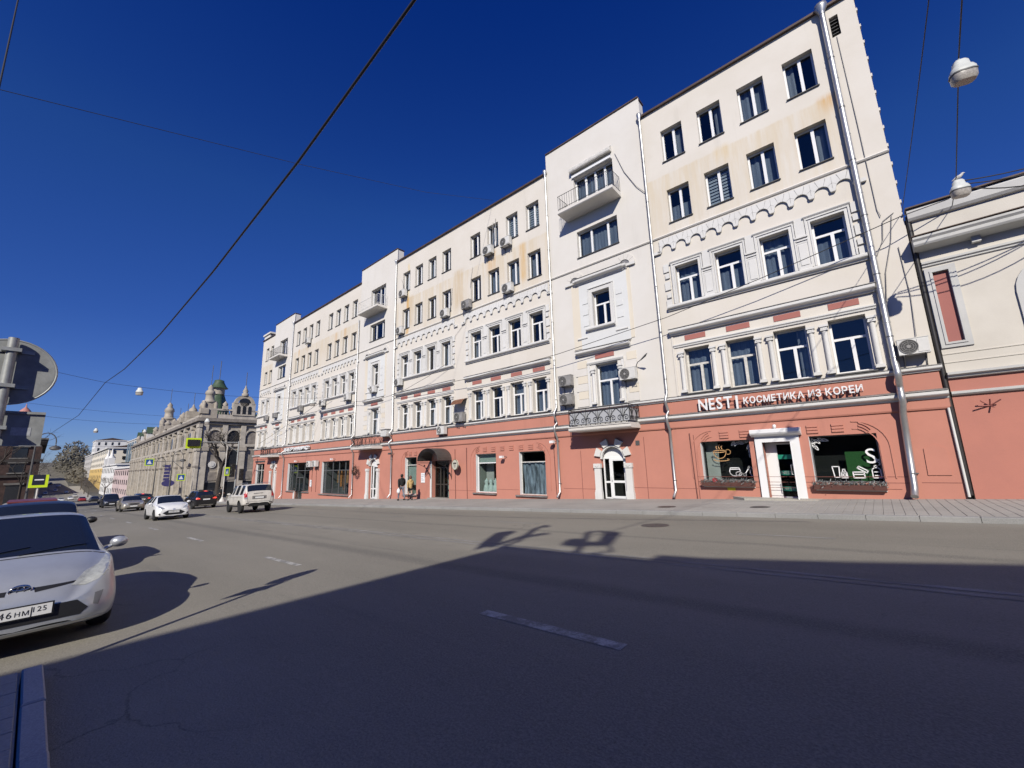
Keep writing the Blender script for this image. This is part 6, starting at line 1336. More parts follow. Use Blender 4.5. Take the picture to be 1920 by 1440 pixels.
def car_mesh(sp, level=2, wells=True):
    """sp: stations (x, zlow, zbelt, ztop, wlow, wbelt, wtop, glass) from the rear to the front"""
    bm = bmesh.new(); rings = []
    for (x, zl, zb, zt, wl, wb, wt, _) in sp['st']:
        zm = zl + (zb - zl) * .52; wm = wl + (max(wb, wl) - wl) * .5 + .03 * sp.get('bulge', 1)
        half = [(0, zl), (wl * .88, zl), (wl, zl + .07), (wm, zm), (wb, zb - .035), (wb - .035, zb), (wt + .015, zt - .065), (wt * .80, zt - .008), (0, zt)]
        pts = [(y, z) for y, z in half] + [(-y, z) for y, z in half[-2:0:-1]]
        rings.append([bm.verts.new((x, y, z)) for y, z in pts])
    n = len(rings[0]); st = sp['st']
    for i in range(len(rings) - 1):
        g = st[i][7]                                  # what the piece between station i and i+1 carries
        for j in range(n):
            f = bm.faces.new((rings[i][j], rings[i][(j + 1) % n], rings[i + 1][(j + 1) % n], rings[i + 1][j])); f.smooth = True; f.material_index = 0
            side = j in (5, n - 6); top = j in (6, 7, n - 8, n - 7)
            if 's' in g and side: f.material_index = 2
            if 'w' in g and top: f.material_index = 1
            if j in (0, n - 1): f.material_index = 3
    for r, rev in ((rings[0], False), (rings[-1], True)):
        f = bm.faces.new(r if not rev else r[::-1]); f.smooth = True
    bmesh.ops.recalc_face_normals(bm, faces=bm.faces)
    cl = bm.edges.layers.float.new('crease_edge')
    for i in range(len(rings)):
        for j in range(n):
            e = bm.edges.get((rings[i][j], rings[i][(j + 1) % n]))
    for i in range(len(rings) - 1):
        for j in (5, 6, n - 5, n - 6, 2, n - 2):
            e = bm.edges.get((rings[i][j], rings[i + 1][j]))
            if e: e[cl] = .55 if j not in (2, n - 2) else .4
    for i in range(len(rings) - 1):
        if 'w' in st[i][7]:
            for ring in (rings[i], rings[i + 1]):
                for j in (6, 7, n - 8, n - 7):
                    e = bm.edges.get((ring[j], ring[(j + 1) % n]))
                    if e: e[cl] = .5
    for r in (rings[0], rings[-1]):
        for j in range(n):
            e = bm.edges.get((r[j], r[(j + 1) % n])); e[cl] = .3
    me = bpy.data.meshes.new('body'); bm.to_mesh(me); bm.free()
    o = bpy.data.objects.new('tmp', me); COL.objects.link(o)
    sb = o.modifiers.new('s', 'SUBSURF'); sb.levels = level; sb.render_levels = level
    cutters = []
    if wells:
        for wx in sp['wheels']:
            for s in (-1, 1):
                mb = MB(); r = sp['wr'] + .055; w = sp['st'][len(sp['st']) // 2][4]; k = 22
                mb.lathe([(r, s * (w - .26)), (r, s * (w + .3))], (wx, 0, sp['wr'] + .01), k, 'y', False)
                bmc = bmesh.new(); cme = mb.mesh('cut'); bmc.from_mesh(cme); bmesh.ops.remove_doubles(bmc, verts=bmc.verts, dist=1e-5); bmesh.ops.recalc_face_normals(bmc, faces=bmc.faces); bmc.to_mesh(cme); bmc.free()
                for _ in range(4): cme.materials.append(None)
                for p in cme.polygons: p.material_index = 3
                c = bpy.data.objects.new('cut', cme); COL.objects.link(c); cutters.append(c)
                b = o.modifiers.new('b', 'BOOLEAN'); b.operation = 'DIFFERENCE'; b.solver = 'EXACT'; b.object = c
    for _ in range(4): me.materials.append(None)
    dg = bpy.context.evaluated_depsgraph_get(); dg.update()
    out = bpy.data.meshes.new_from_object(o.evaluated_get(dg))
    for c in cutters: bpy.data.objects.remove(c)
    bpy.data.objects.remove(o)
    return out
def split(me, idx, name, m):
    bm = bmesh.new(); bm.from_mesh(me); kill = [f for f in bm.faces if f.material_index not in idx]
    bmesh.ops.delete(bm, geom=kill, context='FACES'); 
    for f in bm.faces: f.material_index = 0
    r = bpy.data.meshes.new(name); bm.to_mesh(r); bm.free(); r.materials.append(m); return r
def seg(pts, step=.05, closed=True):
    out = []; k = len(pts)
    for i in range(k if closed else k - 1):
        a, b = Vector(pts[i]), Vector(pts[(i + 1) % k]); n = max(1, int((b - a).length / step))
        out += [a.lerp(b, t / n) for t in range(n)]
    if not closed: out.append(Vector(pts[-1]))
    return out
AX = {'f': (Vector((6, 0, 0)), Vector((-1, 0, 0)), lambda u, v: Vector((0, u, v))), 'r': (Vector((-6, 0, 0)), Vector((1, 0, 0)), lambda u, v: Vector((0, u, v))), 'l': (Vector((0, 6, 0)), Vector((0, -1, 0)), lambda u, v: Vector((u, 0, v))), 'k': (Vector((0, -6, 0)), Vector((0, 1, 0)), lambda u, v: Vector((u, 0, v))), 't': (Vector((0, 0, 6)), Vector((0, 0, -1)), lambda u, v: Vector((u, v, 0)))}
def ray_(bvh, ax, u, v):
    o, d, f = AX[ax]; h = bvh.ray_cast(o + f(u, v), d); return h[0]
def patch(bvh, ax, poly, off=.006, rings=4, step=.05):
    """a skin of the given outline laid on the body, seen along axis ax"""
    b = seg(poly, step); c = sum(b, Vector((0, 0))) / len(b); d = AX[ax][1]; mb = MB(); n = len(b); vs = []; last = None
    for k in range(rings, 0, -1):
        for q in b:
            p = c.lerp(q, k / rings); h = ray_(bvh, ax, p.x, p.y)
            if h is None: h = last if last is not None else Vector((0, 0, 0))
            last = h; vs.append(h - d * off)
    h = ray_(bvh, ax, c.x, c.y) or last; vs.append(h - d * off)
    # skirt back into the body
    sk = [v + d * (off + .02) for v in vs[:n]]; o = len(vs); vs += sk
    fs = [(k * n + i, k * n + (i + 1) % n, (k + 1) * n + (i + 1) % n, (k + 1) * n + i) for k in range(rings - 1) for i in range(n)]
    fs += [((rings - 1) * n + i, (rings - 1) * n + (i + 1) % n, rings * n) for i in range(n)] + [(o + i, o + (i + 1) % n, (i + 1) % n, i) for i in range(n)]
    mb.add(vs, fs, False); return mb
def ribbon(bvh, ax, pts, w=.006, off=.003):
    b = seg(pts, .06, False); d = AX[ax][1]; mb = MB(); P = []
    for q in b:
        h = ray_(bvh, ax, q.x, q.y)
        if h is not None: P.append(h - d * off)
    vs = []
    for i, p in enumerate(P):
        t = (P[min(i + 1, len(P) - 1)] - P[max(0, i - 1)]).normalized() if len(P) > 1 else Vector((1, 0, 0)); s = t.cross(d).normalized() * w; vs += [p - s, p + s]
    mb.add(vs, [(2 * i, 2 * i + 1, 2 * i + 3, 2 * i + 2) for i in range(len(P) - 1)]); return mb
def mir(poly): return [(-a, b) for a, b in poly][::-1]
def wheel_meshes(r, w):
    t = MB().lathe([(r * .64, -w / 2), (r * .90, -w / 2), (r * .99, -w / 2 + .03), (r, -w * .2), (r, w * .2), (r * .99, w / 2 - .03), (r * .90, w / 2), (r * .64, w / 2)], (0, 0, 0), 24, 'y')
    q = MB().lathe([(r * .66, -w / 2 + .01), (r * .60, -w / 2 + .05), (.10, -w / 2 + .09), (.06, -w / 2 + .05), (.0, -w / 2 + .05)], (0, 0, 0), 20, 'y')
    sp = MB()
    for i in range(7):
        a = i * 6.2832 / 7; c, s = math.cos(a), math.sin(a); x0, x1, h = .05, r * .63, .028
        vs = [(c * x - s * y, -w / 2 + (.035 if x < .1 else .015) + dz, s * x + c * y) for x in (x0, x1) for y in (-h, h) for dz in (0, .03)]
        sp.add(vs, [(0, 1, 5, 4), (2, 6, 7, 3), (0, 4, 6, 2), (1, 3, 7, 5), (4, 5, 7, 6)])
    sp.lathe([(r * .66, -w / 2 + .005), (r * .62, -w / 2 + .02)], (0, 0, 0), 24, 'y')
    return mk(t, 'tyre', M_TYRE), mk(q, 'rim_dish', M_UNDER), mk(sp, 'rim', M_RIM)
WM = {}
def build_car(name, label, sp, pm, loc, rz, level=2, group=None, cat='car', rimm=None):
    t = thing(name, label, cat, loc, rz, group); t.rotation_euler = (0, 0, rz)
    me = car_mesh(sp, level); bvh_bm = bmesh.new(); bvh_bm.from_mesh(me); bvh = BVHTree.FromBMesh(bvh_bm); bvh_bm.free()
    b = inst('body', split(me, (0,), 'body', pm), t, (0, 0, 0), local=True); inst('underbody', split(me, (3,), 'underbody', M_UNDER), t, (0, 0, 0), local=True)
    gw = split(me, (1,), 'windscreen', M_CARGL)
    for nm, keep in (('windscreen', 1), ('rear_window', -1)):
        bmw = bmesh.new(); bmw.from_mesh(gw); bmesh.ops.delete(bmw, geom=[f for f in bmw.faces if f.calc_center_median().x * keep < 0], context='FACES'); g2 = bpy.data.meshes.new(nm)
        if len(bmw.faces): bmw.to_mesh(g2); g2.materials.append(M_CARGL); inst(nm, g2, t, (0, 0, 0), local=True)
        bmw.free()
    
    inst('side_window', split(me, (2,), 'side_window', M_CARGL2), t, (0, 0, 0), local=True)
    k = round(sp['wr'], 3)
    if k not in WM: WM[k] = wheel_meshes(sp['wr'], .205)
    for wx in sp['wheels']:
        for s in (-1, 1):
            w = inst('wheel', WM[k][0], t, (wx, s * (sp['tr']), sp['wr']), (0, 0, 0 if s < 0 else math.pi), local=True)
            for nm, m in (('rim_dish', WM[k][1]), ('rim', WM[k][2])): inst(nm, m, w, (0, 0, 0), local=True)
    def pt(nm, mb, m, p=None, lab=None): return part(nm, mb, m, p or t, local=True, label=lab)
    # doors: seams and handles, mirrors
    for ax, s in (('l', 1), ('k', -1)):
        for pts in sp.get('seams', ()): pt('door_seam', ribbon(bvh, ax, pts, .005), M_BLK)
        for (hx, hz) in sp.get('handles', ()):
            h = ray_(bvh, ax, hx, hz)
            if h is not None: pt('door_handle', MB().box(hx - .09, hx + .09, h.y - .0 * s - (.03 if s < 0 else 0), h.y + (.03 if s > 0 else 0), hz - .015, hz + .015), pm)
        if 'mirror' in sp:
            mx, mz = sp['mirror']; h = ray_(bvh, ax, mx, mz - .1); y = abs(h.y) if h is not None else .8
            pt('wing_mirror', MB().lathe([(.085, -.05), (.098, -.03), (.098, .02), (.075, .06), (.03, .085), (0, .09)], (0, 0, 0), 12, 'x').xf(Matrix.Translation((mx, s * (y + .13), mz)) @ Matrix.Diagonal((.9, 1.05, .78, 1))).tube([(mx + .02, s * (y - .05), mz - .09), (mx, s * (y + .06), mz - .04)], .026, 5), sp.get('mirm', pm))
    for nm, ax, poly, m, off, both in sp.get('patches', ()):
        pt(nm, patch(bvh, ax, poly, off), m)
        if both: pt(nm, patch(bvh, ax, mir(poly), off), m)
    if 'plate' in sp:
        for ax, (z, dx) in sp['plate'].items():
            h = ray_(bvh, ax, 0, z); s = 1 if ax == 'f' else -1; x = h.x + s * dx
            p = pt('licence_plate', MB().box(min(x, x + s * .012), max(x, x + s * .012), -.26, .26, z - .056, z + .056), M_PLATE)
            pt('plate_frame', MB().box(min(x - s * .004, x + s * .006), max(x - s * .004, x + s * .006), -.275, .275, z - .07, z + .07), M_BLK)
            txt = sp.get('ptxt')
            if txt and ax == 'f':
                x2 = x + s * .0135; cur = -.245
                for ch, size, dz, adv in txt:
                    m2, a, bb = text_mesh(ch, size, .0008, 'plate_text'); m2.materials.append(M_PTXT)
                    o = inst('plate_text', m2, p, (x2, cur - a, z + dz), (R(90), 0, R(90)), local=True); cur += adv
    if 'wiper' in sp:
        for q in sp['wiper']: pt('wiper', ribbon(bvh, 't', q, .012, .012), M_BLK)
    for nm, mb, m in sp.get('extra', ()): pt(nm, mb, m)
    return t, bvh
# ---- profiles (x, zlow, zbelt, ztop, wlow, wbelt, wtop, glass tag)
S_PRIUS = dict(st=[(-2.20, .42, .74, .80, .62, .66, .55, ''), (-2.17, .26, .86, 1.06, .76, .80, .60, ''), (-1.85, .22, .93, 1.18, .83, .83, .56, 'w'), (-1.15, .20, .93, 1.38, .85, .85, .55, 's'), (-.35, .19, .91, 1.475, .86, .865, .57, ''), (-.28, .19, .91, 1.48, .86, .865, .575, 's'), (.22, .19, .90, 1.475, .86, .865, .575, ''), (.34, .19, .90, 1.465, .86, .865, .575, 'w'), (1.28, .19, .895, .985, .855, .845, .70, ''), (1.36, .19, .89, .965, .855, .84, .70, ''), (1.80, .19, .80, .86, .85, .79, .60, ''), (2.08, .19, .70, .745, .80, .70, .48, ''), (2.20, .22, .60, .66, .70, .62, .42, ''), (2.26, .28, .52, .56, .55, .52, .36, '')],
    wheels=(-1.35, 1.35), wr=.315, tr=.765, seams=([(.95, .30), (1.0, .85)], [(-.30, .28), (-.30, .88)], [(.95, .28), (-1.0, .28)], [(-1.0, .55), (-1.15, .88)]), handles=((-.05, .80), (-.95, .82)), mirror=(.86, 1.0),
    patches=[('headlight', 'f', [(.40, .66), (.52, .64), (.70, .70), (.80, .79), (.82, .90), (.76, .90), (.66, .82), (.52, .77)], M_HEAD, .006, True), ('upper_grille', 'f', [(.11, .655), (.46, .685), (.44, .70), (.10, .70)], M_BLK, .004, True), ('lower_grille', 'f', [(-.50, .335), (.50, .335), (.56, .40), (.46, .50), (-.46, .50), (-.56, .40)], M_BLK, .004, False), ('fog_recess', 'f', [(.60, .42), (.65, .40), (.69, .55), (.61, .54)], mat('fog_grey', (.20, .20, .20), .5), .004, True), ('lip', 'f', [(-.72, .235), (.72, .235), (.70, .275), (-.70, .275)], M_CHR if False else PSILV, .010, False), ('bonnet_gap', 't', [(1.30, -.76), (1.32, -.74), (1.32, .74), (1.30, .76)], M_BLK, .003, False)],
    plate={'f': (.475, .025)}, ptxt=[('А', .066, -.032, .056), ('7', .092, -.034, .056), ('4', .092, -.034, .057), ('6', .092, -.034, .060), ('Н', .066, -.032, .054), ('М', .066, -.032, .062), ('|', .11, -.034, .016), ('1', .074, -.014, .030), ('2', .074, -.014, .042), ('5', .074, -.014, .042)],
    wiper=([(1.24, -.62), (1.10, .05)], [(1.26, -.05), (1.12, .58)]))
t, bvh = build_car('silver_hatchback', 'silver hatchback parked at the left with oval badge and dusty headlight', S_PRIUS, PSILV, (-9.62, -.03, zr(-9.6)), 0, 2); t.rotation_euler = (0, -math.atan(.0343), R(1.6))
# oval badge of three ellipses
h = ray_(bvh, 'f', 0, .70); mb = MB(); e = lambda a, b, cy, cz: [(h.x + .026, cy + a * math.cos(6.2832 * i / 24), cz + b * math.sin(6.2832 * i / 24)) for i in range(25)]
mb.tube(e(.085, .056, 0, .69), .009, 5).tube(e(.030, .054, 0, .69), .007, 5).tube(e(.068, .020, 0, .718), .007, 5)
bd = part('badge', mb, M_CHR, t, local=True); part('badge_back', MB().lathe([(.083, 0), (.083, .018)], (0, 0, 0), 20, 'x').xf(Matrix.Translation((h.x + .002, 0, .69)) @ Matrix.Diagonal((1, 1, .66, 1))), mat('badge_blue', (.05, .08, .16), .2), t, local=True)
part('mirror_trinket', MB().lathe([(.02, 0), (.03, .05), (.0, .08)], (.62, -.05, 1.16), 8), M_INL, t, local=True)
S_CROSS = dict(st=[(-2.28, .45, .85, .92, .66, .70, .55, ''), (-2.24, .30, 1.0, 1.25, .82, .84, .66, 'w'), (-1.95, .26, 1.03, 1.56, .86, .87, .62, 's'), (-1.0, .24, 1.01, 1.62, .88, .89, .64, ''), (-.92, .24, 1.01, 1.62, .88, .89, .64, 's'), (.10, .24, .99, 1.62, .88, .89, .64, ''), (.18, .24, .99, 1.615, .88, .89, .64, 's'), (.50, .24, .985, 1.58, .88, .89, .64, 'w'), (1.22, .24, .98, 1.09, .88, .87, .72, ''), (1.32, .24, .97, 1.07, .88, .86, .72, ''), (1.90, .25, .90, .98, .86, .80, .60, ''), (2.18, .27, .80, .86, .78, .70, .50, ''), (2.30, .35, .66, .72, .62, .60, .42, '')],
    wheels=(-1.36, 1.38), wr=.35, tr=.78, seams=([(.98, .38), (1.0, .92)], [(-.02, .36), (-.05, .97)], [(-1.0, .55), (-1.05, .97)], [(.98, .36), (-1.0, .36)]), handles=((.2, .88), (-.8, .9)), mirror=(.78, 1.13), mirm=M_BLK,
    patches=[('headlight', 'f', [(.42, .74), (.62, .74), (.78, .80), (.76, .90), (.62, .88), (.44, .82)], M_HEADC, .006, True), ('grille', 'f', [(-.40, .60), (.40, .60), (.42, .80), (-.42, .80)], M_BLK, .004, False), ('lower_grille', 'f', [(-.55, .34), (.55, .34), (.58, .50), (-.58, .50)], M_BLK, .004, False), ('tail_lamp', 'r', [(.52, .86), (.76, .84), (.78, 1.0), (.68, 1.04), (.54, .98)], M_TAIL, .006, True)],
    plate={'f': (.55, .02), 'r': (.80, .02)})
M_ROOFR = M_ALU
t, bvh = build_car('dark_crossover', 'dark blue crossover parked right behind the silver hatchback', S_CROSS, PDRK, (-15.2, .05, zr(-15.2)), 0, 2); t.rotation_euler = (0, -math.atan(.0343), R(-1))
def rails(t, y, z, x0, x1, m): 
    for s in (-1, 1): part('roof_rail', MB().tube([(x0, s * y, z - .05), (x0 + .08, s * y, z), (x1 - .1, s * y, z), (x1, s * y, z - .05)], .018, 6), m, t, local=True)
S_PALE = dict(S_CROSS); S_PALE['plate'] = {'f': (.55, .02)}
t3, _ = build_car('pale_minivan', 'pale minivan with a maroon roof parked third in the row', S_PALE, PBRN, (-21.5, .0, zr(-21.5)), 0, 1)
part('roof_panel', MB().box(-1.6, .3, -.55, .55, 1.60, 1.645), mat('maroon', (.16, .04, .04), .4), t3, local=True)
S_AQUA = dict(st=[(-2.0, .42, .80, .88, .62, .66, .52, ''), (-1.97, .27, .92, 1.14, .76, .78, .60, 'w'), (-1.70, .22, .96, 1.32, .81, .81, .56, 's'), (-1.0, .20, .95, 1.42, .83, .835, .56, 's'), (-.35, .19, .93, 1.45, .83, .84, .57, ''), (-.28, .19, .93, 1.45, .83, .84, .57, 's'), (.35, .19, .91, 1.43, .83, .84, .57, ''), (.46, .19, .91, 1.415, .83, .84, .57, 'w'), (1.16, .19, .90, .99, .83, .82, .68, ''), (1.24, .19, .895, .975, .83, .815, .68, ''), (1.62, .19, .82, .88, .82, .77, .58, ''), (1.86, .19, .72, .77, .77, .68, .46, ''), (1.98, .22, .58, .64, .66, .60, .40, '')],
    wheels=(-1.25, 1.28), wr=.30, tr=.735, seams=([(.88, .30), (.92, .86)], [(-.20, .28), (-.22, .90)], [(.88, .28), (-.95, .28)]), handles=((.0, .82), (-.85, .84)), mirror=(.74, .98),
    patches=[('headlight', 'f', [(.42, .66), (.56, .64), (.72, .72), (.76, .84), (.66, .82), (.50, .74)], M_HEADC, .006, True), ('grille', 'f', [(-.36, .30), (.36, .30), (.54, .42), (.30, .56), (-.30, .56), (-.54, .42)], M_BLK, .006, False), ('fog_lamp', 'f', [(.60, .32), (.68, .30), (.72, .38), (.66, .42)], M_BLK, .006, True), ('badge', 'f', [(-.06, .60), (.06, .60), (.06, .64), (-.06, .64)], M_CHR, .008, False)],
    plate={'f': (.47, .02)}, ptxt=[('О', .075, -.036, .066), ('8', .105, -.038, .066), ('0', .105, -.038, .066), ('8', .105, -.038, .066), ('К', .075, -.036, .064), ('М', .075, -.036, .08), ('1', .085, -.02, .036), ('2', .085, -.02, .046), ('5', .085, -.02, .046)])
t, _ = build_car('white_hatchback', 'white hatchback driving towards the viewer with a black trapezoid grille', S_AQUA, PWHT, (-34.55, 5.72, zr(-34.5)), 0, 2); t.rotation_euler = (0, -math.atan(.0343), R(1))
S_SEDAN = dict(st=[(-2.33, .42, .78, .84, .62, .68, .52, ''), (-2.28, .28, .92, 1.0, .80, .80, .62, ''), (-1.75, .23, .95, 1.06, .84, .83, .66, 'w'), (-1.05, .21, .93, 1.42, .86, .86, .58, 's'), (-.32, .20, .92, 1.465, .87, .87, .585, ''), (-.25, .20, .92, 1.465, .87, .87, .585, 's'), (.28, .20, .91, 1.45, .87, .87, .585, ''), (.38, .20, .91, 1.43, .87, .87, .585, 'w'), (1.12, .20, .91, 1.0, .87, .85, .72, ''), (1.22, .20, .90, .985, .87, .845, .72, ''), (1.85, .20, .83, .90, .85, .80, .60, ''), (2.15, .21, .74, .79, .79, .70, .50, ''), (2.28, .26, .60, .66, .66, .62, .42, '')],
    wheels=(-1.36, 1.36), wr=.315, tr=.77, seams=([(.92, .32), (.95, .86)], [(-.18, .30), (-.20, .88)]), handles=((.05, .82),), mirror=(.76, .99),
    patches=[('headlight', 'f', [(.42, .64), (.60, .64), (.76, .72), (.74, .82), (.58, .78), (.42, .74)], M_HEADC, .006, True), ('grille', 'f', [(-.38, .60), (.38, .60), (.40, .74), (-.40, .74)], M_BLK, .005, False), ('lower_grille', 'f', [(-.60, .26), (.60, .26), (.62, .38), (-.62, .38)], M_BLK, .005, False)], plate={'f': (.48, .02)})
t, _ = build_car('beige_sedan', 'dusty beige sedan following the white hatchback', S_SEDAN, PGLD, (-56.4, 6.45, zr(-56.4)), 0, 1); t.rotation_euler = (0, -math.atan(.0343), 0)
S_VAN = dict(S_CROSS); S_VAN['st'] = [(a, b, c, d + .12 if d > 1.3 else d, e, f, g, h) for a, b, c, d, e, f, g, h in S_CROSS['st']]
t, _ = build_car('dark_minivan', 'dark minivan in the next lane behind the beige sedan', S_VAN, PDRK, (-78.5, 6.9, zr(-78.5)), 0, 1)
S_BSUV = dict(S_CROSS); S_BSUV['patches'] = [('tail_lamp', 'r', [(.44, .93), (.74, .90), (.78, 1.02), (.60, 1.04)], M_REDLIT, .006, True), ('brake_light', 'r', [(-.16, 1.55), (.16, 1.55), (.16, 1.60), (-.16, 1.60)], M_REDLIT, .012, False), ('skid_plate', 'r', [(-.52, .36), (.52, .36), (.56, .42), (-.56, .42)], M_CHR, .006, False)]; S_BSUV['plate'] = {'r': (.88, .02)}
t, _ = build_car('black_crossover', 'black crossover with lit brake lamps and roof rails driving away', S_BSUV, PBLK, (-48.3, 10.35, zr(-48.3)), math.pi, 2); rails(t, .58, 1.70, -1.5, .3, M_BLK)
for i, y in enumerate((-.3, .3)): part('roof_pod', MB().box(-1.9, -1.3, y - .16, y + .16, 1.62, 1.70), M_BLK, t, local=True)
t, _ = build_car('grey_crossover', 'dark grey crossover waiting beyond the beige sedan', S_BSUV, PGRY, (-80.5, 10.2, zr(-80.5)), math.pi, 1)
S_PRADO = dict(st=[(-2.32, .62, 1.0, 1.08, .70, .76, .60, ''), (-2.29, .50, 1.16, 1.40, .86, .89, .70, 'w'), (-2.12, .46, 1.18, 1.80, .90, .92, .70, ''), (-2.0, .46, 1.18, 1.83, .91, .93, .70, 's'), (-1.15, .44, 1.17, 1.87, .92, .935, .71, ''), (-1.05, .44, 1.17, 1.87, .92, .935, .71, 's'), (-.05, .44, 1.16, 1.86, .92, .935, .71, ''), (.03, .44, 1.16, 1.855, .92, .935, .71, 's'), (.62, .44, 1.15, 1.80, .92, .935, .70, 'w'), (1.14, .44, 1.14, 1.24, .92, .92, .76, ''), (1.24, .44, 1.14, 1.22, .92, .915, .76, ''), (1.95, .45, 1.08, 1.16, .90, .86, .66, ''), (2.24, .48, .96, 1.02, .84, .76, .56, ''), (2.34, .56, .80, .86, .68, .66, .46, '')],
    wheels=(-1.38, 1.41), wr=.39, tr=.80, seams=([(1.0, .60), (1.0, 1.08)], [(-.0, .58), (-.02, 1.14)], [(-1.0, .80), (-1.08, 1.14)], [(1.0, .58), (-.9, .58)], [(1.95, .9), (.9, 1.02), (-1.9, 1.04)]), handles=((.12, 1.04), (-.9, 1.06)), mirror=(.88, 1.24),
    patches=[('tail_lamp', 'r', [(.70, 1.02), (.87, 1.0), (.88, 1.36), (.80, 1.42), (.72, 1.30)], M_TAIL, .008, True), ('lower_lens', 'r', [(.72, .92), (.86, .90), (.87, 1.0), (.72, 1.02)], M_HEADC, .009, True), ('plate_recess', 'r', [(-.42, .88), (.42, .88), (.42, 1.08), (-.42, 1.08)], mat('grey_garnish', (.20, .19, .18), .5), .005, False), ('rear_wiper', 'r', [(-.2, 1.24), (.35, 1.22), (.35, 1.24), (-.2, 1.26)], M_BLK, .014, False), ('bumper_vent', 'r', [(.58, .62), (.76, .60), (.76, .65), (.58, .67)], M_BLK, .006, True)], plate={'r': (.97, .022)})
t, bvh = build_car('white_offroader', 'dusty white off-roader driving away in front of the salmon wall', S_PRADO, PDRT, (-33.55, 10.02, zr(-33.5)), math.pi, 2); rails(t, .64, 1.93, -1.9, .2, M_RIM); t.rotation_euler = (0, math.atan(.0343), R(178))
part('tailgate_seam', ribbon(bvh, 'r', [(-.68, .74), (-.72, 1.15), (-.66, 1.78)], .006), M_BLK, t, local=True); part('tailgate_seam', ribbon(bvh, 'r', [(.68, .74), (.72, 1.15), (.66, 1.78)], .006), M_BLK, t, local=True); part('tailgate_seam', ribbon(bvh, 'r', [(-.70, .72), (.70, .72)], .008), M_BLK, t, local=True)
part('side_step', MB().box(-.9, .9, .86, .96, .40, .46).box(-.9, .9, -.96, -.86, .40, .46), M_BLK, t, local=True)['kind'] = 'stuff'; part('hitch', MB().box(-2.36, -2.1, -.55, .55, .42, .56), M_UNDER, t, local=True)
# ---- distant traffic: one plain car with its parts, copied
S_FAR = dict(S_SEDAN); S_FAR['seams'] = (); S_FAR['handles'] = (); S_FAR.pop('plate', None)
far0, _ = build_car('far_car', 'small white car low on the far road, nearest of the far traffic', S_FAR, PWHT, (-128, 2.2, zr(-128)), 0, 1, 'cars on the far road')
pos = [(-165, 1.6, 0, PWHT, 'small white far car in the nearside lane'), (-205, 2.6, 0, PRED, 'small red far car between white ones'), (-118, 9.5, 1, PBLK, 'small black far car driving away on the far road'), (-150, 10.2, 1, PDRK, 'small dark blue far car driving away behind the black one'), (-185, 9.9, 1, PRED, 'small red far car in the outer lane'), (-235, 7.0, 0, PWHT, 'white far car at the bottom of the dip'), (-262, 10.5, 1, PWHT, 'white far car climbing in the outer lane'), (-346, 4.0, 0, PWHT, 'white far car coming down the opposite slope'), (-368, 8.0, 0, PWHT, 'second white far car coming down the opposite slope'), (-347, 12.0, 1, PWHT, 'white far car crossing near the grey houses'), (-400, 9.8, 0, PWHT, 'white far van at the top of the opposite slope'), (-420, 6.5, 0, PGRY, 'grey far car at the top of the opposite slope'), (-300, 13.4, 1, PBRN, 'beige far car parked under the pink house'), (-97, 13.0, 1, PDRK, 'dark far car parked before the ornate store'), (-300, 2, 0, PGRY, 'grey far car in the dip near the dark block')]
for x, y, d, pm_, lb in pos:
    c = copy_tree(far0); c.location = (x, y, zr(x)); c.rotation_euler = (0, 0, math.pi * d); c['label'] = lb
    for ch in c.children:
        if ch.name.startswith('body') and pm_ is not PWHT:
            ch.data = ch.data.copy(); ch.data.materials.clear(); ch.data.materials.append(pm_)
# ------------------------------------------------------------------ sign post at the near kerb
M_GALV = mat('galvanised', (.36, .37, .36), .5, .35, var=.2, scale=12); M_SIGNB = mat('sign_back', (.30, .31, .30), .65, .1, var=.22, scale=9); M_FLUO = mat('fluorescent_yellow', (.62, .80, .02), .5); M_BLUE = mat('sign_blue', (.02, .09, .32), .5)
zp = zs(-6.35); t = thing('sign_post', 'grey post with a round sign and a plate seen from behind at the left edge', 'road sign', (-6.32, -.32, zp))
part('pole', MB().tube([(-6.30, -.32, zp - .1), (-6.30, -.32, 1.36)], .038, 12), M_GALV, t)
ds = part('round_sign', MB().lathe([(.325, -.004), (.325, .004), (.31, .006)], (-6.375, -.32, 1.03), 40, 'x', False), M_SIGNB, t); part('rim', MB().tube([(-6.375, -.32 + .325 * math.cos(6.2832 * i / 40), 1.03 + .325 * math.sin(6.2832 * i / 40)) for i in range(41)], .010, 6), M_GALV, t)
for z in (.86, 1.22): part('clamp', MB().box(-6.37, -6.25, -.385, -.255, z, z + .035).box(-6.371, -6.355, -.47, -.17, z, z + .035), M_GALV, t)['kind'] = 'stuff'
part('plate', MB().box(-6.382, -6.376, -.67, -.02, .30, .64).box(-6.376, -6.36, -.67, -.02, .615, .64), M_SIGNB, t); part('sticker', MB().box(-6.376, -6.374, -.23, -.10, .40, .48), mat('pale_sticker', (.46, .47, .48), .6, var=.2, scale=60), t); part('clamp', MB().box(-6.376, -6.25, -.385, -.255, .45, .485), M_GALV, t)
part('plate_edge', MB().box(-6.385, -6.352, -.68, -.01, .296, .302), M_GALV, t)
# yellow framed crossing sign on the near side
zq = zr(-45) + .1; t = thing('crossing_sign', 'yellow framed crossing sign on a white post over the parked cars', 'road sign', (-45, -.05, zq))
part('pole', MB().tube([(-45.05, .12, zq - .1), (-45.05, .12, -.1)], .05, 8), M_PVCO, t); part('board', MB().box(-45.0, -44.96, -.36, .56, -.80, .08), M_FLUO, t); part('panel', MB().box(-44.96, -44.95, -.20, .40, -.62, .08), mat('navy', (.012, .016, .03), .5), t); part('figure', MB().box(-44.95, -44.94, -.10, .34, -.30, -.22), M_PRINT, t)
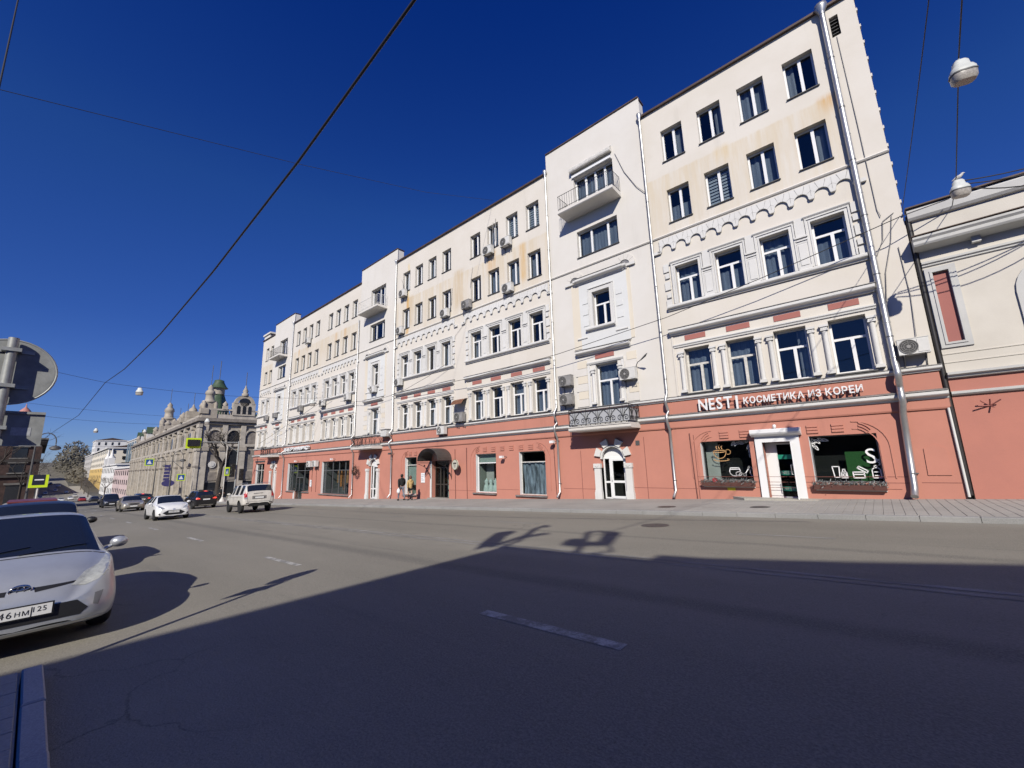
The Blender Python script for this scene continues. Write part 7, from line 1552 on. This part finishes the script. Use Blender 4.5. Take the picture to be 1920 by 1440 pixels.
# street lamps with curled arms
def crook(x, y, h, label):
    z = zr(x) + .1; t = thing('street_lamp', label, 'street lamp', (x, y, z), 0, 'street lamps with curled arms'); part('pole', MB().tube([(x, y, z), (x, y, z + h - 1.2)], [.14, .07], 8), M_DKSILL, t)
    part('arm', MB().tube([(x, y, z + h - 1.25)] + [(x, y + .75 - .75 * math.cos(math.pi * i / 8), z + h - 1.2 + .95 * math.sin(math.pi * i / 8)) for i in range(9)] + [(x, y + 1.5, z + h - 1.5)], .05, 6), M_DKSILL, t)
    part('shade', MB().lathe([(.50, -.28), (.46, -.10), (.30, .02), (.08, .10), (.05, .22)], (x, y + 1.5, z + h - 1.75), 14), M_DKSILL, t); part('globe', MB().lathe([(.10, -.16), (.36, -.10), (.40, 0)], (x, y + 1.5, z + h - 2.03), 12), M_LAMPG, t)
crook(-70, -.55, 9.0, 'tall street lamp with curled arm beside the brick building'); crook(-150, .2, 8.8, 'far street lamp with curled arm further down the street')
crook(-98, 16.2, 9, 'street lamp with curled arm before the ornate store'); crook(-118, 16.8, 9, 'street lamp with curled arm further along the ornate store')
# corner of the side street: mast arm with signal, crossing sign, crossing signs on the far side
z = zs(-60); t = thing('traffic_light', 'grey mast with traffic lights and a long arm at the street corner', 'traffic light', (-60, 16.25, z))
part('pole', MB().tube([(-60, 16.25, z), (-60, 16.25, 3.55)], [.12, .09], 8), M_GALV, t); part('mast_arm', MB().tube([(-60, 16.25, 3.40), (-60, 11.1, 3.42)], [.07, .05], 8).tube([(-60, 16.25, 2.2), (-60, 14.6, 3.38)], .04, 6), M_GALV, t)['kind'] = 'stuff'
def signal(y, z, s, x=-59.8):
    o = part('signal_head', MB().box(x - .12, x + .10, y - .22 * s, y + .22 * s, z - .7 * s, z + .7 * s), M_BLK, t)
    for k in (-1, 0, 1): part('lens', MB().lathe([(.15 * s, 0), (.13 * s, .02)], (x + .10, y, z + k * .45 * s), 12, 'x'), mat('dim_lens', (.02, .022, .02), .3), o); part('visor', MB().tube([(x + .10, y + .17 * s * math.cos(a), z + k * .45 * s + .17 * s * math.sin(a)) for a in [math.pi * q / 8 for q in range(9)]], .03, 4), M_BLK, o)
signal(15.75, .0, 1.15); signal(16.75, -.55, 1.0)
fr = part('arm_sign', MB().box(-59.92, -59.88, 10.9, 12.35, 2.65, 3.85), M_FLUO, t); part('arm_lamp', MB().box(-59.86, -59.6, 11.05, 12.2, 2.9, 3.65), mat('black_box', (.012, .012, .016), .5), fr)
for pv_, lb, hy in (((-60.0, 15.05), 'white post with a yellow and blue crossing plate at the street corner', 1.05),):
    x, y = pv_; z = zs(x); t = thing('crossing_sign', lb, 'road sign', (x, y, z)); part('pole', MB().tube([(x, y, z), (x, y, 3.0)], .05, 8), M_PVCO, t); part('base', MB().lathe([(.34, 0), (.30, .12), (.08, .5)], (x, y, z), 10), M_PVCO, t); part('board', MB().box(x + .05, x + .09, y - .06, y + .46, -.62, .40), M_FLUO, t); part('panel', MB().box(x + .09, x + .10, y + .04, y + .36, -.46, .22), M_BLUE, t); part('figure', MB().prismx([(y + .12, -.36), (y + .28, -.36), (y + .2, .1)], x + .10, x + .105), M_PRINT, t)
x = -91.6; z = zs(x); t = thing('crossing_sign', 'thin mast with two blue crossing signs in front of the ornate store', 'road sign', (x, 16.9, z)); part('pole', MB().tube([(x, 16.9, z), (x, 16.6, 1.9)], .06, 8), M_ALU, t); part('mast_arm', MB().tube([(x, 16.6, 1.9), (x, 11.0, 1.75)], .045, 6).tube([(x, 16.65, .5), (x, 15.2, 1.85)], .035, 6), M_ALU, t)['kind'] = 'stuff'
for y, zz in ((12.1, 1.75), (16.55, -.95)):
    b_ = part('board', MB().box(x + .08, x + .12, y - .58, y + .58, zz - .58, zz + .58), M_FLUO, t); part('panel', MB().box(x + .12, x + .13, y - .45, y + .45, zz - .45, zz + .45), M_BLUE, b_); part('triangle', MB().prismx([(y - .32, zz - .3), (y + .32, zz - .3), (y, zz + .32)], x + .13, x + .135), M_PRINT, b_)
x = -104; z = zs(x); t = thing('shop_banner', 'blue lettered banner column with an oval board before the ornate store', 'sign', (x, 16.8, z)); part('pole', MB().tube([(x, 16.9, z), (x, 16.9, 1.6)], .05, 6), M_ALU, t)
for i in range(5): part('banner', MB().box(x, x + .05, 16.1, 17.0, .9 - i * .62, 1.4 - i * .62), mat('banner_violet', (.05, .045, .16), .6), t)
part('oval_board', MB().lathe([(1.0, 0), (1.0, .06)], (0, 0, 0), 18, 'x').xf(Matrix.Translation((x, 16.9, -2.1)) @ Matrix.Diagonal((1, 1, .6, 1))), mat('banner_violet'), t)
# ------------------------------------------------------------------ people
M_SKIN = mat('skin', (.50, .31, .23), .6); M_JKB = mat('black_jacket', (.016, .017, .018), .85, var=.3, scale=20); M_JKY = mat('mustard_coat', (.50, .34, .14), .75, var=.2, scale=10); M_TRG = mat('grey_jeans', (.17, .18, .22), .9, var=.2, scale=15); M_TRB = mat('black_leggings', (.02, .018, .018), .85); M_HAIRB = mat('dark_hair', (.012, .010, .009), .6); M_HAIRC = mat('reddish_hair', (.13, .05, .035), .6); M_SHOE = mat('dark_shoe', (.03, .03, .03), .6); M_JKN = mat('navy_coat', (.02, .022, .035), .85)
def skin(name, verts, edges, m, parent, root=0, lv=1):
    me = bpy.data.meshes.new(name); me.from_pydata([v[:3] for v in verts], edges, []); o = bpy.data.objects.new('tmp', me); COL.objects.link(o)
    md = o.modifiers.new('s', 'SKIN'); md.use_smooth_shade = True
    for i, v in enumerate(verts):
        sv = me.skin_vertices[0].data[i]; r = v[3]; sv.radius = (r if not isinstance(r, tuple) else r[0], r if not isinstance(r, tuple) else r[1]); sv.use_root = (i == root)
    sd = o.modifiers.new('d', 'SUBSURF'); sd.levels = lv; sd.render_levels = lv
    dg = bpy.context.evaluated_depsgraph_get(); dg.update(); out = bpy.data.meshes.new_from_object(o.evaluated_get(dg)); bpy.data.objects.remove(o)
    out.name = name; out.materials.clear(); out.materials.append(m); out.polygons.foreach_set('use_smooth', [True] * len(out.polygons)); out.update()
    return inst(name, out, parent, (0, 0, 0), local=True)
def person(label, loc, rz, H=1.78, jacket=M_JKB, trousers=M_TRG, hair=M_HAIRB, stride=.22, female=False, hood=True, coat=.0, bend=.35, sh=1.0):
    """faces +x in its own frame"""
    t = thing('person', label, 'person', loc, rz); k = H / 1.78; S = lambda x, y, z, r: (x * k, y * k, z * k, r * k)
    hp, shw = (.10, .17 * sh)
    fl, bl = stride, -stride; arm = bend
    # joints
    hips = {1: (.0, .09), -1: (.0, -.09)}
    legs = {}
    for s in (1, -1):
        d = fl if s > 0 else bl; kn = (d * .55 + .05, s * .10, .50 + (.02 if s < 0 else 0)); an = (d, s * .10, .09 if s > 0 else .13); legs[s] = (kn, an)
    arms = {}
    for s in (1, -1):
        d = (-.10 if s > 0 else .10); el = (d * .8 - .02, s * (shw + .07), 1.13); ha = (d * 1.4 + (arm * .5 if s < 0 else .06), s * (shw + .06), .88 + (arm * .45 if s < 0 else 0)); arms[s] = (el, ha)
    V = [S(0, 0, .96, .115), S(.0, 0, 1.12, .11), S(-.01, 0, 1.30, .125), S(-.005, 0, 1.44, .085), S(.0, 0, 1.50, .052), S(.02, 0, 1.58, .075), S(.02, 0, 1.68, .088), S(.01, 0, 1.745, .055)]
    E = [(0, 1), (1, 2), (2, 3), (3, 4), (4, 5), (5, 6), (6, 7)]
    def ch(start, pts):
        p = start
        for q in pts: V.append(S(*q)); E.append((p, len(V) - 1)); p = len(V) - 1
        return p
    for s in (1, -1):
        kn, an = legs[s]; a = ch(0, [(0, s * .095, .90, .095), (kn[0] * .6, s * .10, .70, .078), (*kn, .058), (an[0] * .95 + kn[0] * .05, an[1], .30, .050), (*an, .038)]); ch(a, [(an[0] + .10, an[1], an[2] - .055, .032), (an[0] + .18, an[1], an[2] - .06, .024)])
        el, ha = arms[s]; b = ch(3, [(0, s * shw, 1.42, .058), (el[0] * .5, s * (shw + .05), 1.28, .048), (*el, .040), ((el[0] + ha[0]) / 2, ha[1], (el[2] + ha[2]) / 2, .034), (*ha, .026)])
        dx, dz = ha[0] - el[0], ha[2] - el[2]; ln = math.hypot(dx, dz); dx, dz = dx / ln, dz / ln; pm_ = (ha[0] + dx * .06, ha[1], ha[2] + dz * .06); c = ch(b, [(*pm_, .028)])
        for f, (off, l) in enumerate(((-.03, .068), (-.01, .078), (.012, .072), (.032, .058))): ch(c, [(pm_[0] + dx * .03 - dz * off, pm_[1], pm_[2] + dz * .03 + dx * off, .010), (pm_[0] + dx * (.03 + l * .6) - dz * off, pm_[1] - s * .008, pm_[2] + dz * (.03 + l * .6) + dx * off, .009), (pm_[0] + dx * (.03 + l) - dz * off, pm_[1] - s * .022, pm_[2] + dz * (.03 + l) + dx * off, .007)])
        ch(b, [(ha[0] + dx * .03 + .035, ha[1] - s * .012, ha[2] + dz * .03, .012), (ha[0] + dx * .06 + .05, ha[1] - s * .02, ha[2] + dz * .06, .009)])
    skin('body', V, E, M_SKIN, t)
    # face
    part('nose', MB().lathe([(.016 * k, 0), (.010 * k, .035 * k), (0, .05 * k)], (.105 * k, 0, 1.62 * k), 6), M_SKIN, t, local=True)
    for s in (1, -1): part('eye', MB().lathe([(.0, -.01 * k), (.011 * k, 0), (0, .01 * k)], (.098 * k, s * .032 * k, 1.665 * k), 6), M_SHOE, t, local=True); part('ear', MB().lathe([(.0, -.03 * k), (.016 * k, 0), (0, .03 * k)], (.0, s * .092 * k, 1.64 * k), 6), M_SKIN, t, local=True)
    # clothes
    J = [S(0, 0, .93 - coat, .17 if not coat else .185), S(0, 0, 1.10, .165), S(-.01, 0, 1.28, .175), S(-.01, 0, 1.42, .12), S(-.005, 0, 1.50, .085)]; JE = [(0, 1), (1, 2), (2, 3), (3, 4)]
    for s in (1, -1):
        el, ha = arms[s]; n0 = len(J); J += [S(0, s * (shw + .005), 1.42, .083), S(el[0] * .5, s * (shw + .055), 1.27, .074), S(*el, .066), S((el[0] + ha[0]) / 2, ha[1], (el[2] + ha[2]) / 2, .058), S(ha[0] * .92 + el[0] * .08, ha[1], ha[2] * .92 + el[2] * .08, .05)]
        JE += [(3, n0)] + [(n0 + i, n0 + i + 1) for i in range(4)]
    skin('coat' if coat else 'jacket', J, JE, jacket, t)
    Tt = [S(0, 0, .93, .125)]; TE = []
    for s in (1, -1):
        kn, an = legs[s]; n0 = len(Tt); r = .8 if female else 1; Tt += [S(0, s * .095, .86, .105), S(kn[0] * .6, s * .10, .70, .092 * r), S(*kn, .072 * r), S(an[0] * .95 + kn[0] * .05, an[1], .30, .064 * r), S(an[0], an[1], an[2] + .02, .056 * r)]; TE += [(0, n0)] + [(n0 + i, n0 + i + 1) for i in range(4)]
    skin('trousers', Tt, TE, trousers, t)
    for s in (1, -1):
        kn, an = legs[s]; part('shoe', MB().tube([((an[0] - .06) * k, an[1] * k, (an[2] - .03) * k), ((an[0] + .04) * k, an[1] * k, (an[2] - .04) * k), ((an[0] + .14) * k, an[1] * k, (an[2] - .052) * k), ((an[0] + .20) * k, an[1] * k, (an[2] - .058) * k)], [.05 * k, .052 * k, .042 * k, .022 * k], 8), M_SHOE, t, local=True)
    part('hair', MB().lathe([(.02, -.12), (.088, -.08), (.108, .0), (.098, .06), (.06, .105), (0, .12)], (-.02 * k, 0, 1.675 * k), 12), hair, t, local=True)
    if female: part('bun', MB().lathe([(0, -.05), (.045, -.02), (.05, .02), (0, .055)], (-.06 * k, 0, 1.79 * k), 8), hair, t, local=True)
    if hood: part('hood', MB().lathe([(.10, -.06), (.125, .0), (.10, .07), (.05, .09)], (-.06 * k, 0, 1.47 * k), 10), jacket, t, local=True)
    return t, arms, k
px, py = -25.75, 17.55
t, arms, k = person('person in black jacket and grey jeans walking away with a white bag', (px - .5, py, zs(px - .5)), R(172), 1.86, M_JKB, M_TRG, M_HAIRB, .26, sh=1.12, bend=.15)
ha = arms[1][1]; bg_ = thing('carrier_bag', 'small white carrier bag in the hand of the person in black', 'bag', (px - .5 - ha[0] * k, py - ha[1] * k, zs(px) + .48), 0); part('sack', MB().lathe([(.05, 0), (.12, .05), (.13, .18), (.09, .28), (.03, .36)], (px - .5 - ha[0] * k - .03, py - ha[1] * k - .02, zs(px) + .50), 9), M_PRINT, bg_)
person('person in long mustard puffer coat and black leggings beside the person in black', (px + .35, py + .15, zs(px + .35)), R(165), 1.68, M_JKY, M_TRB, M_HAIRC, .12, True, True, .16, .5)
for (x, y, rz, j, tr_, lb) in ((-60.9, 14.95, 90, M_JKB, M_TRB, 'person in black waiting left of the white crossing post'), (-61.4, 15.35, 200, M_JKN, M_TRB, 'person in dark navy jacket waiting by the crossing'), (-58.6, 16.0, 30, M_JKB, M_TRG, 'person in black jacket standing beside the traffic light mast')):
    person(lb, (x, y, zs(x)), R(rz), 1.76, j, tr_, M_HAIRB, .10)
